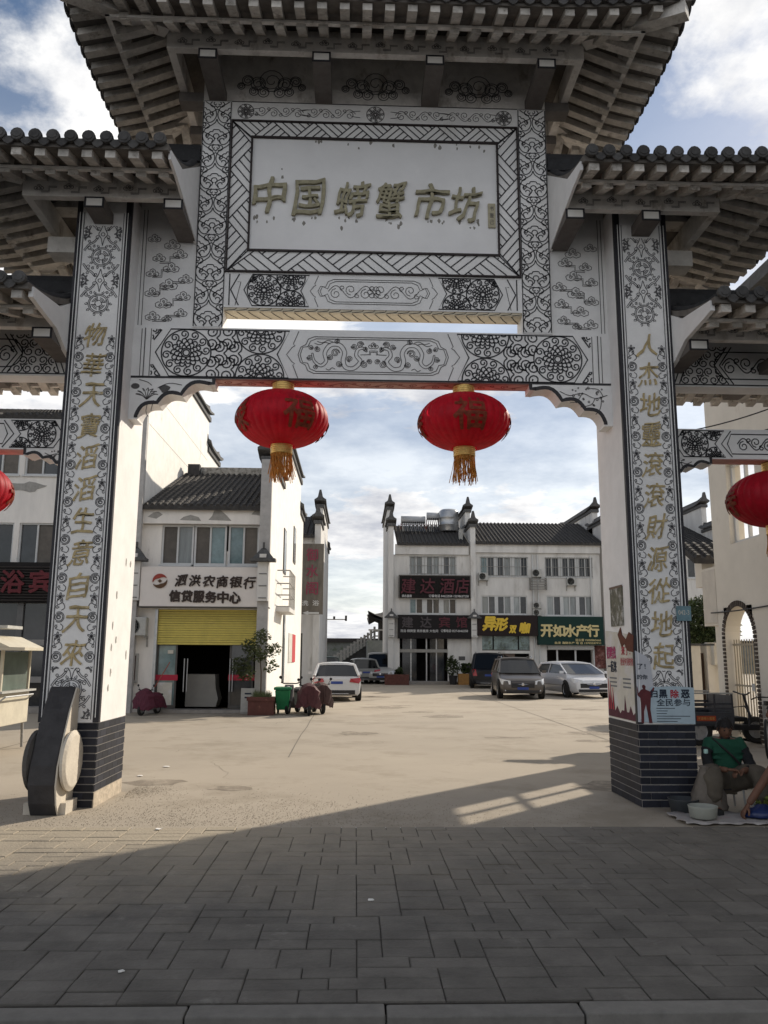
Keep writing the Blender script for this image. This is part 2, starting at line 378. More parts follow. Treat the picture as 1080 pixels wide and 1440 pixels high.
# ---------------------------------------------------------------- ground
PLZ=mat('worn_concrete',(.365,.318,.255),.9,.12,.35,bump=.25,bscale=60,dirt=(.285,.245,.19),dscale=.6,dthr=.5)
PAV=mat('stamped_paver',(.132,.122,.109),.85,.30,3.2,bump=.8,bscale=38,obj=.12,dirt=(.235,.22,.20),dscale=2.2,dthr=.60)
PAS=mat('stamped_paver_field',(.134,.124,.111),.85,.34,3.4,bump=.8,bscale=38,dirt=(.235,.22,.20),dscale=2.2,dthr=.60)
def dust_sunlit_left(m,col,y0,y1):
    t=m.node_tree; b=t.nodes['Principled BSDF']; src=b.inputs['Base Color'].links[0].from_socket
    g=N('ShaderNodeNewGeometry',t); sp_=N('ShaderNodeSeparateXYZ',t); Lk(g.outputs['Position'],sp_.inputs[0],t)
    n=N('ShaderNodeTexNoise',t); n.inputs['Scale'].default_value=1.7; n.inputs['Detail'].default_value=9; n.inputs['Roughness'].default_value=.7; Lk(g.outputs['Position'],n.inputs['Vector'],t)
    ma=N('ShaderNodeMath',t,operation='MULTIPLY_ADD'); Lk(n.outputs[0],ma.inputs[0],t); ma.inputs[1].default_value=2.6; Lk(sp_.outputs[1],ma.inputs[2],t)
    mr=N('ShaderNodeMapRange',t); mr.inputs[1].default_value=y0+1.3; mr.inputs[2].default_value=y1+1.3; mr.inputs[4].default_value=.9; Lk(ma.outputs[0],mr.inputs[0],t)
    mxr=N('ShaderNodeMapRange',t); mxr.inputs[1].default_value=-1.5; mxr.inputs[2].default_value=1.8; mxr.inputs[3].default_value=1; mxr.inputs[4].default_value=.22; Lk(sp_.outputs[0],mxr.inputs[0],t)  # dust thins to the right; extra brightness of the sunlit left is painted in
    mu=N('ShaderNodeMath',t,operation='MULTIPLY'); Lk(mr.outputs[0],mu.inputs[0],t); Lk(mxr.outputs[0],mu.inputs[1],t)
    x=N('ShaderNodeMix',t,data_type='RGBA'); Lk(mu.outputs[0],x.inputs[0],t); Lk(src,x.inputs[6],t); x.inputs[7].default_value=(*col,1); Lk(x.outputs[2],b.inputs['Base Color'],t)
dust_sunlit_left(PAV,(.36,.31,.235),-3.6,-1.3); dust_sunlit_left(PAS,(.36,.31,.235),-3.6,-1.3)
JNT=mat('paver_joint',(.07,.063,.055),.95,.3,9)
KRB=mat('kerb_stone',(.18,.17,.155),.85,.2,9,bump=.3,bscale=60,obj=.12)
ASP=mat('asphalt',(.05,.05,.05),.9,.3,30,bump=.6,bscale=120)
PY0,PY1=-4.76,-.95
g=MB()
xs=[-300,-8,-3.6,3.6,8,300]
g.quad((-300,PY1-.018,0),(300,PY1-.018,0),(300,900,0),(-300,900,0)); g.build('plaza_ground',PLZ,kind='structure',fix=False)
bx('paving_bed',JNT,None,-40,40,PY0,PY1,-.2,-.010,kind='structure')
pavement=bx('pavement',JNT,None,-40,40,PY0,PY1-.002,-.18,-.006,kind='structure')
# ashlar pattern of stamped pavers on a 0.2 m module
U=.1355; nx=112; ny=28; x0p=-7.6; occ=[[0]*nx for _ in range(ny)]; cells=[]
for j in range(ny):
    for i in range(nx):
        if occ[j][i]: continue
        ch=[(2,1),(2,1),(2,1),(2,1),(3,1),(3,1),(2,1),(2,2),(1,2)]; R.shuffle(ch)
        for w_,h_ in ch+[(1,1)]:
            if i+w_<=nx and j+h_<=ny and all(not occ[j+b][i+a] for a in range(w_) for b in range(h_)):
                for a in range(w_):
                    for b in range(h_): occ[j+b][i+a]=1
                cells.append((x0p+i*U,PY0+.003+j*U,w_*U,h_*U)); break
def inview(c):
    x,y=c[0]+c[2]/2,c[1]+c[3]/2; d=Vector((x,y,0))-CAM; z=d.dot(CF); 
    return z>0 and abs(d.dot(CR)/z)*F<560
cells.sort(key=lambda c:(not inview(c),(c[1]+c[3]/2-CAM.y)**2-c[2]*c[3]*30))
PM={}; rest=MB()
def paver(mb,w_,d_,g_=.003,h_=.05):
    b=.006; x1,y1=w_-g_,d_-g_
    mb.add([(g_,g_,-h_),(x1,g_,-h_),(x1,y1,-h_),(g_,y1,-h_),(g_,g_,-b*.6),(x1,g_,-b*.6),(x1,y1,-b*.6),(g_,y1,-b*.6),(g_+b,g_+b,0),(x1-b,g_+b,0),(x1-b,y1-b,0),(g_+b,y1-b,0)],
       [(0,1,5,4),(1,2,6,5),(2,3,7,6),(3,0,4,7),(4,5,9,8),(5,6,10,9),(6,7,11,10),(7,4,8,11),(8,9,10,11)])
for k,(x,y,w_,d_) in enumerate(cells):
    z=.004+R.uniform(-.003,.003)
    if k<300:
        key=(round(w_/U),round(d_/U))
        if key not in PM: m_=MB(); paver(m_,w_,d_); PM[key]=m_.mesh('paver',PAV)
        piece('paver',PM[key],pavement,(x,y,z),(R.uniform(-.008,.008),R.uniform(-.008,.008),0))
    else:
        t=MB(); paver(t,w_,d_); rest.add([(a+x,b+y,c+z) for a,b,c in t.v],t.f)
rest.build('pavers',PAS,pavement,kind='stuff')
kerb=bx('kerb',KRB,None,-40,40,-4.86,-4.79,-.3,-.04,kind='structure')
for k in range(16):
    x=-7.1+k*.88+.04
    bx('kerb_stone',KRB,kerb,x+.004,x+.876,-4.90,-4.775,-.28,.002+R.uniform(-.004,.004),bevel=.008)
MB().quad((-300,-60,-.13),(300,-60,-.13),(300,-4.88,-.13),(-300,-4.88,-.13)).build('road',ASP,kind='structure',fix=False)
# expansion joints and cracks in the concrete
jn=MB(); Tg=frameT((0,0,0),(1,0,0),(0,1,0))
for a,b in [((-30,10.6),(40,10.9)),((-30,16.6),(40,16.9)),((-30,24),(40,24)),((-1.2,4.2),(-1.4,40)),((4.6,4.0),(4.9,40)),((-6,2),(-6.1,13)),((9.8,12),(9.9,40))]:
    p=[(a[0]+(b[0]-a[0])*t/20+R.uniform(-.02,.02),a[1]+(b[1]-a[1])*t/20+R.uniform(-.02,.02)) for t in range(21)]
    ribbons([p],.018,Tg,.004,jn)
for k in range(16):
    x,y=R.uniform(-5,8),R.uniform(1.5,22); a=R.uniform(0,6.3); p=[(x,y)]
    for _ in range(R.randint(12,30)): a+=R.gauss(0,.35); x+=.16*math.cos(a); y+=.16*math.sin(a); p.append((x,y))
    ribbons([p],R.uniform(.004,.009),Tg,.0035,jn)
jn.build('expansion_joints',mat('joint_filler',(.17,.15,.125),.9),None,kind='structure',fix=False)
STAI=mat('oil_and_mud_stain',(.225,.19,.148),.9,.25,6,dirt=(.33,.285,.225),dscale=4.5,dthr=.47)
stn=MB(); rs_=random.Random(21)
for k in range(26):
    x,y=rs_.uniform(-4.5,9),rs_.uniform(.2,26); w_=rs_.uniform(.08,.5)*(1+y/14); h_=w_*rs_.uniform(.3,1.2); n=14
    stn.add([(x+w_*math.cos(2*PI*i/n)*rs_.uniform(.6,1.2),y+h_*math.sin(2*PI*i/n)*rs_.uniform(.6,1.2),.002) for i in range(n)],[tuple(range(n))])
stn.build('stains',STAI,None,kind='stuff',fix=False)
# grit and mud washed against the paving edge
gr=MB()
for k in range(7000):
    x=R.gauss(-1.6,1.5) if k%3 else R.uniform(-4,5); y=-.92+abs(R.gauss(0,.8)); s=R.uniform(.002,.006)
    if k%9==0: x,y=-2.75+abs(R.gauss(0,.25)),1.0+R.gauss(0,.25)
    a=R.uniform(0,6.3); gr.add([(x+s*math.cos(a),y+s*math.sin(a),0.002),(x+s*math.cos(a+2.1),y+s*math.sin(a+2.1),.002),(x+s*math.cos(a+4.2),y+s*math.sin(a+4.2),.002),(x,y,.002+s)],[(0,1,3),(1,2,3),(2,0,3)])
gr.build('loose_grit',mat('grit',(.31,.265,.205),.95,.4,40),None,kind='stuff')
# ================================================================ the memorial archway
GATE=thing('memorial_archway',(0,.5,0),'white three-bay ceremonial archway with black scrollwork, grey tiled roofs and gilt name board','archway')
FY=.386; BY=.646
def Tf(y): return frameT((0,y,0),(1,0,0),(0,0,1))
orn={}
# ---- main pillars
brick_f=MB().box(.004,.2-.004,0,.02,.006,.077-.006).mesh('brick',BRK)
def pillar(x0,x1,main,chars=None,side=1):
    z1=6.9 if main else 5.1
    P=MB().box(x0,x1,0,1.02,.848,z1).box(x0+.015,x1-.015,.015,1.005,-.3,.848).build('pillar',PLG,GATE)
    # dark mortar core + bricks
    bx('brick_core',MOR,P,x0+.006,x1-.006,.006,1.014,0.0,.847)
    far=MB()
    for c in range(11):
        z=c*.077; off=(.1 if c%2 else 0)
        for (n,org,rz,L,vis) in ((0,(x0,0),0,x1-x0,True),(1,(x1,0),PI/2,1.02,main and side<0),(2,(x0,1.02),-PI/2,1.02,main and side>0),(3,(x1,1.02),PI,x1-x0,False),
                             (4,(x1,0),PI/2,1.02,main and side>0),(5,(x0,1.02),-PI/2,1.02,main and side<0)):
            if n in (1,4) and not main and n==4: continue
            if n in (2,5) and not main and n==5: continue
            if n in (4,5) and not main: continue
            if main and ((n==4 and side<0) or (n==5 and side>0) or (n==1 and side>0) or (n==2 and side<0)): continue
            if side<0 and main and n==1 and c<2: continue   # lowest courses have fallen off
            t=-off
            while t<L-.01:
                a=max(t,0)+.002; b=min(t+.2,L)-.002
                if b-a>.03:
                    if main and (vis or n in(4,5)) :
                        o=piece('brick',brick_f,P,(org[0]+math.cos(rz)*a,org[1]+math.sin(rz)*a,z),(0,0,rz),((b-a)/.192,1,1))
                        # push it 12 mm proud of the core
                        o.location+=Vector((math.sin(rz),-math.cos(rz),0))*.004
                    else:
                        T_=Matrix.Translation((org[0]+math.cos(rz)*a,org[1]+math.sin(rz)*a,z))@Matrix.Rotation(rz,4,'Z')
                        far.box(0,b-a,-.004,.016,.004,.073,T_)
                t+=.2
    far.build('bricks',BRK,P,kind='stuff')
    # trim bands
    tb=MB()
    for xa,xb in ((x0-.006,x0+.055),(x1-.055,x1+.006)): tb.box(xa,xb,-.008,.02,.85,z1-.02)
    for ys in (-.008,):
        for xx in (x0-.008,x1-.012): tb.box(xx,xx+.02,.0,.05,.85,z1-.02)
    tb.build('edge_band',BAND,P)
    if not main: return P
    T=Tf(0); xc=(x0+x1)/2
    w_=[];t_=[]
    # white hairline inside the band
    wl=MB()
    for xx in (x0+.062,x1-.062): ribbons([[(xx,.9),(xx,6.6)]],.012,T,.007,wl)
    ribbons([[(x0+.03,.9),(x0+.03,6.6)]],.008,T,.0125,wl); ribbons([[(x1-.03,.9),(x1-.03,6.6)]],.008,T,.0125,wl)
    wl.build('edge_line',PLG,P,fix=False)
    bl=MB()
    for xx in (x0+.078,x1-.078): ribbons([[(xx,.88),(xx,6.6)]],.008,T,.004,bl)
    # lattice of medallions at head and foot
    def medal(cx,cz,r):
        q=[circ(cx,cz,r,26),circ(cx,cz,r*.86,24),circ(cx,cz,r*.34,12)]
        for i in range(4):
            a=i*PI/2; ca,sa=math.cos(a),math.sin(a)
            q.append([(cx+ca*r*.2-sa*r*.12,cz+sa*r*.2+ca*r*.12),(cx+ca*r*.72-sa*r*.12,cz+sa*r*.72+ca*r*.12),(cx+ca*r*.72-sa*r*.4,cz+sa*r*.72+ca*r*.4)])
            q.append(circ(cx,cz,r*.62,8,a+.2,a+PI/2-.2)); q.append(circ(cx,cz,r*.48,6,a+.3,a+PI/2-.3))
        for i in range(10):
            a=2*PI*i/10; q.append(spiral(cx+r*1.18*math.cos(a),cz+r*1.18*math.sin(a),r*.17,a,1,1 if i%2 else -1,7))
        return q
    box_=lambda a,b:[(x0+.085,a),(x1-.085,a),(x1-.085,b),(x0+.085,b)]
    L=[]
    for za,zb in ((5.30,6.44),(.88,1.42)):
        q=[]; zc=za+.02 if za>5 else za+.0
        k=0
        zz_=(5.48,6.05) if za>5 else (1.18,)
        for z in zz_:
            q+=medal(xc,z,.115)
        for z in ((5.48,5.76,6.05,6.34) if za>5 else (.9,1.18,1.45)):
            for sx in (-1,1):
                if (round(z*100) in (576,634,90,145)): q+=medal(xc+sx*.22,z,.07)
            # knots and diagonals
        for z in ((5.76,6.33) if za>5 else (1.42,.92)):
            q+=[smooth([(xc,z+.14),(xc+.025,z+.06),(xc+.05,z),(xc+.02,z-.05),(xc,z-.14)],4),smooth([(xc,z+.14),(xc-.025,z+.06),(xc-.05,z),(xc-.02,z-.05),(xc,z-.14)],4)]
            q+=[circ(xc,z,.022,8),spiral(xc-.06,z-.04,.03,0,1.2,1,8),spiral(xc+.06,z-.04,.03,PI,1.2,-1,8),spiral(xc-.05,z+.07,.03,0,1.2,-1,8),spiral(xc+.05,z+.07,.03,PI,1.2,1,8)]
            for sx in (-1,1):
                for sz in (-1,1):
                    q+=dbl(smooth([(xc+sx*.06,z+sz*.05),(xc+sx*.1,z+sz*.1),(xc+sx*.15,z+sz*.13),(xc+sx*.2,z+sz*.2)],4),.018,False)
                    q+=[spiral(xc+sx*.14,z+sz*.17,.028,sx,1.2,sx,8),spiral(xc+sx*.09,z+sz*.15,.02,sx+2,1.2,-sx,8),circ(xc+sx*.15,z+sz*.09,.014,6)]
        L+=clip(q,box_(za,zb))
    # running border either side of the couplet
    z=1.52; i=0; q=[]
    while z<5.25:
        for sx in (-1,1):
            bx_=xc+sx*.178
            q+=[circ(bx_,z,.055,18),circ(bx_,z,.042,14),circ(bx_,z,.018,8),spiral(bx_,z,.034,1,1.2,1,8)]
            q.append(smooth([(bx_-sx*.02,z+.07),(bx_-sx*.055,z+.10),(bx_-sx*.03,z+.15),(bx_+sx*.02,z+.13),(bx_+sx*.03,z+.17),(bx_,z+.2)],4))
            q.append(smooth([(bx_-sx*.02,z-.07),(bx_-sx*.05,z-.10),(bx_-sx*.03,z-.14),(bx_+sx*.03,z-.12)],4))
            q+=[spiral(bx_+sx*.025,z+.11,.022,0,1.2,sx,8),spiral(bx_-sx*.02,z+.17,.018,2,1.2,-sx,7),spiral(bx_+sx*.02,z-.1,.02,1,1.2,-sx,7)]
            c=z+.215
            for a in range(5): 
                t=a*2*PI/5+.3; q.append(smooth([(bx_,c),(bx_+.03*math.cos(t-.3),c+.03*math.sin(t-.3)),(bx_+.045*math.cos(t),c+.045*math.sin(t)),(bx_+.03*math.cos(t+.3),c+.03*math.sin(t+.3)),(bx_,c)],2))
        z+=.415
    L+=clip(q,box_(1.45,5.27))
    ribbons(L,.0078,T,.004,bl); bl.build('painted_scrollwork',mat('grey_black_line_paint',(.07,.068,.075),.7,.3,15),P,fix=False)
    for k,c in enumerate(chars):
        z=5.10-(5.10-1.56)*k/10
        text('character',c,(xc+.0,-.004,z),GOLD,P,w=.25,h=.27,ext=.006,off=.008,shear=.18,warp=.03)
    return P
PL=pillar(-3.45,-2.84,True,'物華天寶滔滔生意自天來',-1)
PR=pillar(2.84,3.45,True,'人杰地靈滾滾財源從地起',1)
PO=pillar(-6.56,-5.95,False,side=-1); PO2=pillar(5.95,6.56,False,side=1)
bx('plinth_render',mat('crumbling_render',(.50,.43,.34),.95,.3,14,bump=.8,bscale=40),PL,-2.852,-2.836,0.004,1.016,.0,.15)
for k in range(9):
    y=R.uniform(.1,.9);z=R.uniform(1.0,3.0)
    MB().prism([(y+.02*math.cos(a)*R.uniform(.5,1.6),z+.035*math.sin(a)*R.uniform(.5,1.8)) for a in [i*PI/4 for i in range(8)]],'X',-2.8395,-2.837).build('paint_chip',GREY,PL)
# ---- beams
def hband(name,x0,x1,z0,z1,y0=FY,y1=BY,m=PLG,parent=GATE): return bx(name,m,parent,x0,x1,y0,y1,z0,z1)
lower=hband('lower_beam',-2.84,2.84,4.744,5.372)
T=Tf(FY); za,zb=4.765,5.35; rect=lambda a,b,c,d:[(a,c),(b,c),(b,d),(a,d)]
th=[];tn=[]
for s in (-1,1):
    X=lambda v:s*v
    # chevron edged field between the end panels and the cartouche
    zc=(za+zb)/2
    fld=[(s*2.57,zc),(s*2.40,zb),(s*1.0,zb),(s*1.14,zc),(s*1.0,za),(s*2.40,za)]
    ths=rosette(s*2.21,zc,.29)+rosette(s*1.34,zb-.005,.285)+rosette(s*1.34,za+.005,.285)
    lat=[]
    for (a,b) in ((1.83,0),(1.66,0),(1.92,.19),(1.92,-.19),(1.74,.2),(1.74,-.2),(1.05,0)):
        for q in (-1,1):
            lat.append(spiral(s*a,zc+b+q*.075,.075,PI/2*q,1.35,q*s,14)); lat.append(smooth([(s*a+.0,zc+b+q*.15),(s*(a-.08),zc+b+q*.13),(s*(a-.10),zc+b+q*.05),(s*(a-.06),zc+b)],4))
    th+=clip(ths,fld)+clip([p for p in clip(lat,fld)],fld)
    th.append(fld+[fld[0]])
    th+=clip([[(s*2.70,zc),(s*2.50,zb)],[(s*2.70,zc),(s*2.50,za)]],rect(-2.6,2.6,za,zb))
    th+=clip(lattice(2.44,2.62,zb-.14,zb,.05)+lattice(2.44,2.62,za,za+.14,.05) if s>0 else mir(lattice(2.44,2.62,zb-.14,zb,.05)+lattice(2.44,2.62,za,za+.14,.05)),[(s*2.615,za),(s*2.615,zb),(s*2.5,zb),(s*2.68,zc),(s*2.5,za)])
    tn+=[[(s*2.63,za),(s*2.63,zb)],[(s*2.74,za),(s*2.74,zb)]]
a,b=cartouche(-1.14,1.14,za,zb,.14); tn+=b
mb=ribbons(th,.016,T); ribbons([[(-2.84,za-.012),(2.84,za-.012)]],.022,T,.004,mb); mb.build('painted_rosettes',INK,lower,fix=False)
mb=ribbons(tn,.009,T); ribbons(dragons(0,zc,.78,.21),.008,T,.004,mb); mb.build('painted_dragons',INK2,lower,fix=False)
# underside scroll
Tu=frameT((0,FY,4.744),(1,0,0),(0,1,0)); Tu=Matrix(((1,0,0,0),(0,1,0,0),(0,0,-1,4.744),(0,0,0,1)))
bx('beam_underside',mat('red_washed_paint',(.62,.40,.36),.8,.15,6),lower,-1.88,1.88,FY+.01,BY-.01,4.738,4.744)
mb=ribbons(vine(-1.85,1.85,FY+.13,.09,.55)+[[(-1.88,FY+.02),(1.88,FY+.02)],[(-1.88,BY-.02),(1.88,BY-.02)]],.011,Matrix(((1,0,0,0),(0,1,0,0),(0,0,-1,4.738),(0,0,0,1))),.003)
mb.build('underside_scrollwork',INKR,lower,fix=False)
# upper posts
for s in (-1,1):
    x0,x1=(1.795,2.15) if s>0 else (-2.15,-1.795)
    po=MB().box(x0,x1,FY-.012,BY+.05,5.372,8.372).build('upper_post',PLG,GATE)
    q=[]
    for k in range(-1,7):
        q+=ruyi((x0+x1)/2,5.42+k*.6,1.0); q+=ruyi(x0,5.72+k*.6,1.0); q+=ruyi(x1,5.72+k*.6,1.0)
    q=clip(q,rect(x0+.008,x1-.008,5.385,8.36)); q.append([(x0+.008,5.385),(x0+.008,8.36),(x1-.008,8.36),(x1-.008,5.385),(x0+.008,5.385)])
    ribbons(q,.012,Tf(FY-.012)).build('painted_cloud_motif',INK,po,fix=False)
    # cloud panel between post and pillar
    a0,a1=(2.15,2.84) if s>0 else (-2.84,-2.15)
    cp=MB().box(a0,a1,FY+.02,BY,5.372,7.0).build('cloud_panel',PLG,GATE)
    c0=(a0+a1)/2+s*-.03; q=[]
    for dx_,z,sc in ((-.12,6.3,.09),(.13,6.25,.08),(-.02,6.12,.1),(.2,6.05,.08),(-.2,5.98,.09),(0,5.9,.11),(.19,5.8,.09),(-.18,5.76,.09),(.05,5.66,.1),(-.16,5.55,.08),(.17,5.5,.09),(0,5.48,.06),(-.02,6.42,.1),(.2,6.5,.08),(-.2,6.6,.08)):
        q+=cloud(c0+s*dx_,z,sc,s)
    for a_,b_,c_,d_ in ((-.12,6.27,.12,6.2),(-.2,5.95,.1,5.9),(.0,5.86,.2,5.8),(-.18,5.73,.05,5.66),(-.16,5.52,.17,5.46),(.2,6.02,-.02,6.1)): q+=tail(c0+s*a_,b_,c0+s*c_,d_,.02)
    q.append([(s*2.80,5.40),(s*2.80,6.9)]); q.append([(s*2.76,5.40),(s*2.76,6.9)])
    ribbons(clip(q,rect(a0+.02,a1-.01,5.38,6.9)),.008,Tf(FY+.02)).build('painted_clouds',INK2,cp,fix=False)
    # vertical end strip
    ribbons([[(s*2.70,4.75),(s*2.70,5.36)]],.012,Tf(FY)).build('end_strip_line',INK2,lower,fix=False)
# upper beam under the name board
ub=hband('upper_beam',-1.795,1.795,5.64,6.085)
za,zb=5.665,6.065; zc=(za+zb)/2; th=[];tn=[]
for s in (-1,1):
    fld=[(s*1.56,zc),(s*1.46,zb),(s*.78,zb),(s*.88,zc),(s*.78,za),(s*1.46,za)]
    q=rosette(s*1.32,zc,.2,11)+rosette(s*1.0,zb-.03,.17,10)+rosette(s*1.0,za+.03,.17,10)+rosette(s*1.5,zb,.1,8)
    th+=clip(q,fld)+[fld+[fld[0]]]; th+=[[(s*1.62,zb),(s*1.72,zc)],[(s*1.62,za),(s*1.72,zc)]]
    tn+=[[(s*1.66,za),(s*1.60,zc+.1),(s*1.64,zc+.1)]]
    th+=[[(s*1.735,za),(s*1.735,zb)]]
a,b=cartouche(-.88,.88,za,zb,.1); tn+=b
q=vine(-.55,.55,zc,.11,.36); tn+=clip(q,rect(-.56,.56,za+.05,zb-.05))
q=[];  
for i in range(6): 
    a_=i*PI/3; q.append(circ(.05*math.cos(a_),zc+.05*math.sin(a_),.03,8))
tn+=q
mb=ribbons(th,.014,Tf(FY)); mb.build('painted_rosettes',INK,ub,fix=False); ribbons(tn,.008,Tf(FY)).build('painted_scrollwork',INK2,ub,fix=False)
# rope moulding under it (lit cream strips)
rp=bx('rope_moulding',mat('cream_moulding',(.62,.55,.42),.8,.15,9),ub,-1.795,1.795,FY+.01,BY,5.60,5.64)
q=[]
for k in range(26):
    x=-1.78+k*.138; q+=[[(x,5.602),(x+.12,5.618),(x+.14,5.638)]]
ribbons(q,.008,Tf(FY+.01),.003).build('moulding_line',INK,rp,fix=False)
q=[]
for k in range(26):
    x=-1.78+k*.138; q+=[[(x,FY+.03),(x+.05,FY+.13),(x+.12,BY-.03)]]
ribbons(q,.012,Matrix(((1,0,0,0),(0,1,0,0),(0,0,-1,5.60),(0,0,0,1))),.003).build('moulding_line',INK,rp,fix=False)
bx('beam_top',PLG,lower,-1.795,1.795,FY,BY+.0,5.372,5.375)
# name board
fr=MB()
FX,F0,F1=1.79,6.09,8.115; IX,I0,I1=1.515,6.385,7.875
bd=bx('name_board',mat('name_board_paint',(.80,.79,.79),.7,.06,2.2,bump=.05,dirt=(.66,.64,.61),dscale=3,dthr=.68),GATE,-IX,IX,FY,BY,I0,I1)
frm=MB().box(-FX,FX,FY-.006,BY+.006,F0,I0).box(-FX,FX,FY-.006,BY+.006,I1,F1).box(-FX,-IX,FY-.006,BY+.006,I0,I1).box(IX,FX,FY-.006,BY+.006,I0,I1).build('board_frame',PLG,GATE)
q=[]
def band(p0,ds,dt,L,h,corner):
    "zigzag triangles hatched alternately; ds along, dt across"
    n=max(2,round(L/(2*h*1.12))); st=L/n; out=[]
    def P_(s,t): return (p0[0]+ds[0]*s+dt[0]*t,p0[1]+ds[1]*s+dt[1]*t)
    trap=[P_(0,0),P_(L,0),P_(L-h,h),P_(h,h)]
    seg=[]
    for k in range(-1,n+1):
        a=k*st; m=a+st/2; b=a+st
        seg.append([P_(a,0),P_(m,h)]); seg.append([P_(m,h),P_(b,0)])
        for j in range(1,5):   # up triangle, lines parallel to its left edge
            t=j/5; seg.append([P_(a+(b-a)*t,0),P_(m+(b-m)*t,h*(1-t))])
        for j in range(1,5):   # down triangle, lines parallel to its left edge (falling)
            t=j/5; seg.append([P_(m+st*t,h),P_(m+st*t+(b-m)*(1-t),h*t)])
    return clip([dens(s) for s in seg],trap)
h_=FX-IX
q+=band((-FX,F1),(1,0),(0,-1),2*FX,F1-I1,1)+band((FX,F0),(-1,0),(0,1),2*FX,I0-F0,1)+band((-FX,F0),(0,1),(1,0),F1-F0,h_,1)+band((FX,F1),(0,-1),(-1,0),F1-F0,h_,1)
q+=[[(-FX,F1),(-IX,I1)],[(FX,F1),(IX,I1)],[(-FX,F0),(-IX,I0)],[(FX,F0),(IX,I0)]]
ribbons(q,.0145,Tf(FY-.006)).build('painted_lattice',INK,frm,fix=False)
tr=MB()
for (a,b,c,d,w_) in ((-IX-.012,IX+.012,I0-.012,I1+.012,.024),(-FX+.008,FX-.008,F0+.008,F1-.008,.018)):
    tr.box(a-w_/2,b+w_/2,FY-.03,FY-.004,c-w_/2,c+w_/2).box(a-w_/2,b+w_/2,FY-.03,FY-.004,d-w_/2,d+w_/2).box(a-w_/2,a+w_/2,FY-.03,FY-.004,c+w_/2,d-w_/2).box(b-w_/2,b+w_/2,FY-.03,FY-.004,c+w_/2,d-w_/2)
tr.build('frame_trim',mat('dark_brown_trim',(.035,.026,.026),.6,.2,10),frm)
for c,u,v,w_ in zip('中国螃蟹市坊',(380,435,496,550,607,655),(276,279,281,283,286,288),(.43,.42,.42,.36,.42,.40)):
    p=at(u,v,Y=FY); text('letter',c,(p.x,FY-.002,p.z),BRZ,bd,w=w_,h=.46 if c not in'蟹' else .48,off=.010,ext=.035,shear=.16,warp=.032)
pq=bx('signature_plaque',mat('aged_cream_plaque',(.42,.38,.27),.7,.2,20),bd,1.40,1.49,FY-.02,FY,6.74,7.06)
for c,z in zip('书壹己',(6.99,6.90,6.81)): text('plaque_character',c,(1.445,FY-.02,z),INK2,pq,w=.05,h=.06,ext=.002)
rs=MB()
for x,z in [(-1.15,7.47),(-1.14,7.36)]+[(R.uniform(-1.4,1.4),7.87-abs(R.gauss(0,.04))) for _ in range(14)]+[(at(u,0,Y=FY).x+R.uniform(-.14,.14),6.84-abs(R.gauss(0,.05))) for u in (380,435,496,550,607,655) for _ in range(5)]:
    s=R.uniform(.01,.028); rs.prism([(x+s*math.cos(a)*R.uniform(.5,1),z+s*1.5*math.sin(a)*R.uniform(.4,1.2)) for a in [i*PI/4 for i in range(8)]],'Y',FY-.002,FY+.01)
rs.build('rust_stains',mat('rust_stain',(.26,.245,.22),.9,.3,30),bd,kind='stuff')
# top beam with scroll ornament and panel above
tbm=hband('top_beam',-1.795,1.795,8.115,8.372,FY-.004,BY)
q=[]
for s in (-1,1):
    for c in (.55,1.2): q+=vine(c-.3,c+.3,8.245,.085,.3) if s>0 else mir(vine(c-.3,c+.3,8.245,.085,.3))
    q+=rosette(s*1.62,8.245,.1,8)
    for e in (.25,.86,.9,1.5): q.append([(s*(e-.06),8.29),(s*e,8.285),(s*(e+.06),8.27)]); q.append([(s*(e-.06),8.2),(s*e,8.205),(s*(e+.06),8.22)])
q+=rosette(0,8.245,.11,8)
ribbons(clip(q,rect(-1.78,1.78,8.13,8.36)),.008,Tf(FY-.004)).build('painted_scrollwork',INK2,tbm,fix=False)
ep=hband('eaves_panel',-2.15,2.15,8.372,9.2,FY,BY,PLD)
q=[]
for s in (-1,0,1):
    c=s*1.31
    for dx_,dz,r in ((0,.1,.13),(-.17,.06,.08),(.17,.06,.08),(-.3,.1,.06),(.3,.1,.06),(-.1,-.06,.06),(.1,-.06,.06),(-.22,-.05,.05),(.22,-.05,.05),(-.38,.02,.04),(.38,.02,.04)):
        q.append(spiral(c+dx_,8.58+dz,r,0 if dx_<0 else PI,1.5,1 if dx_<=0 else -1,14)); q.append(circ(c+dx_,8.58+dz,r*1.15,14))
mb=ribbons(q,.011,Tf(FY)); ribbons([[(-2.15,8.378),(2.15,8.378)]],.014,Tf(FY),.005,mb); mb.build('painted_flower_scroll',INK2,ep,fix=False)
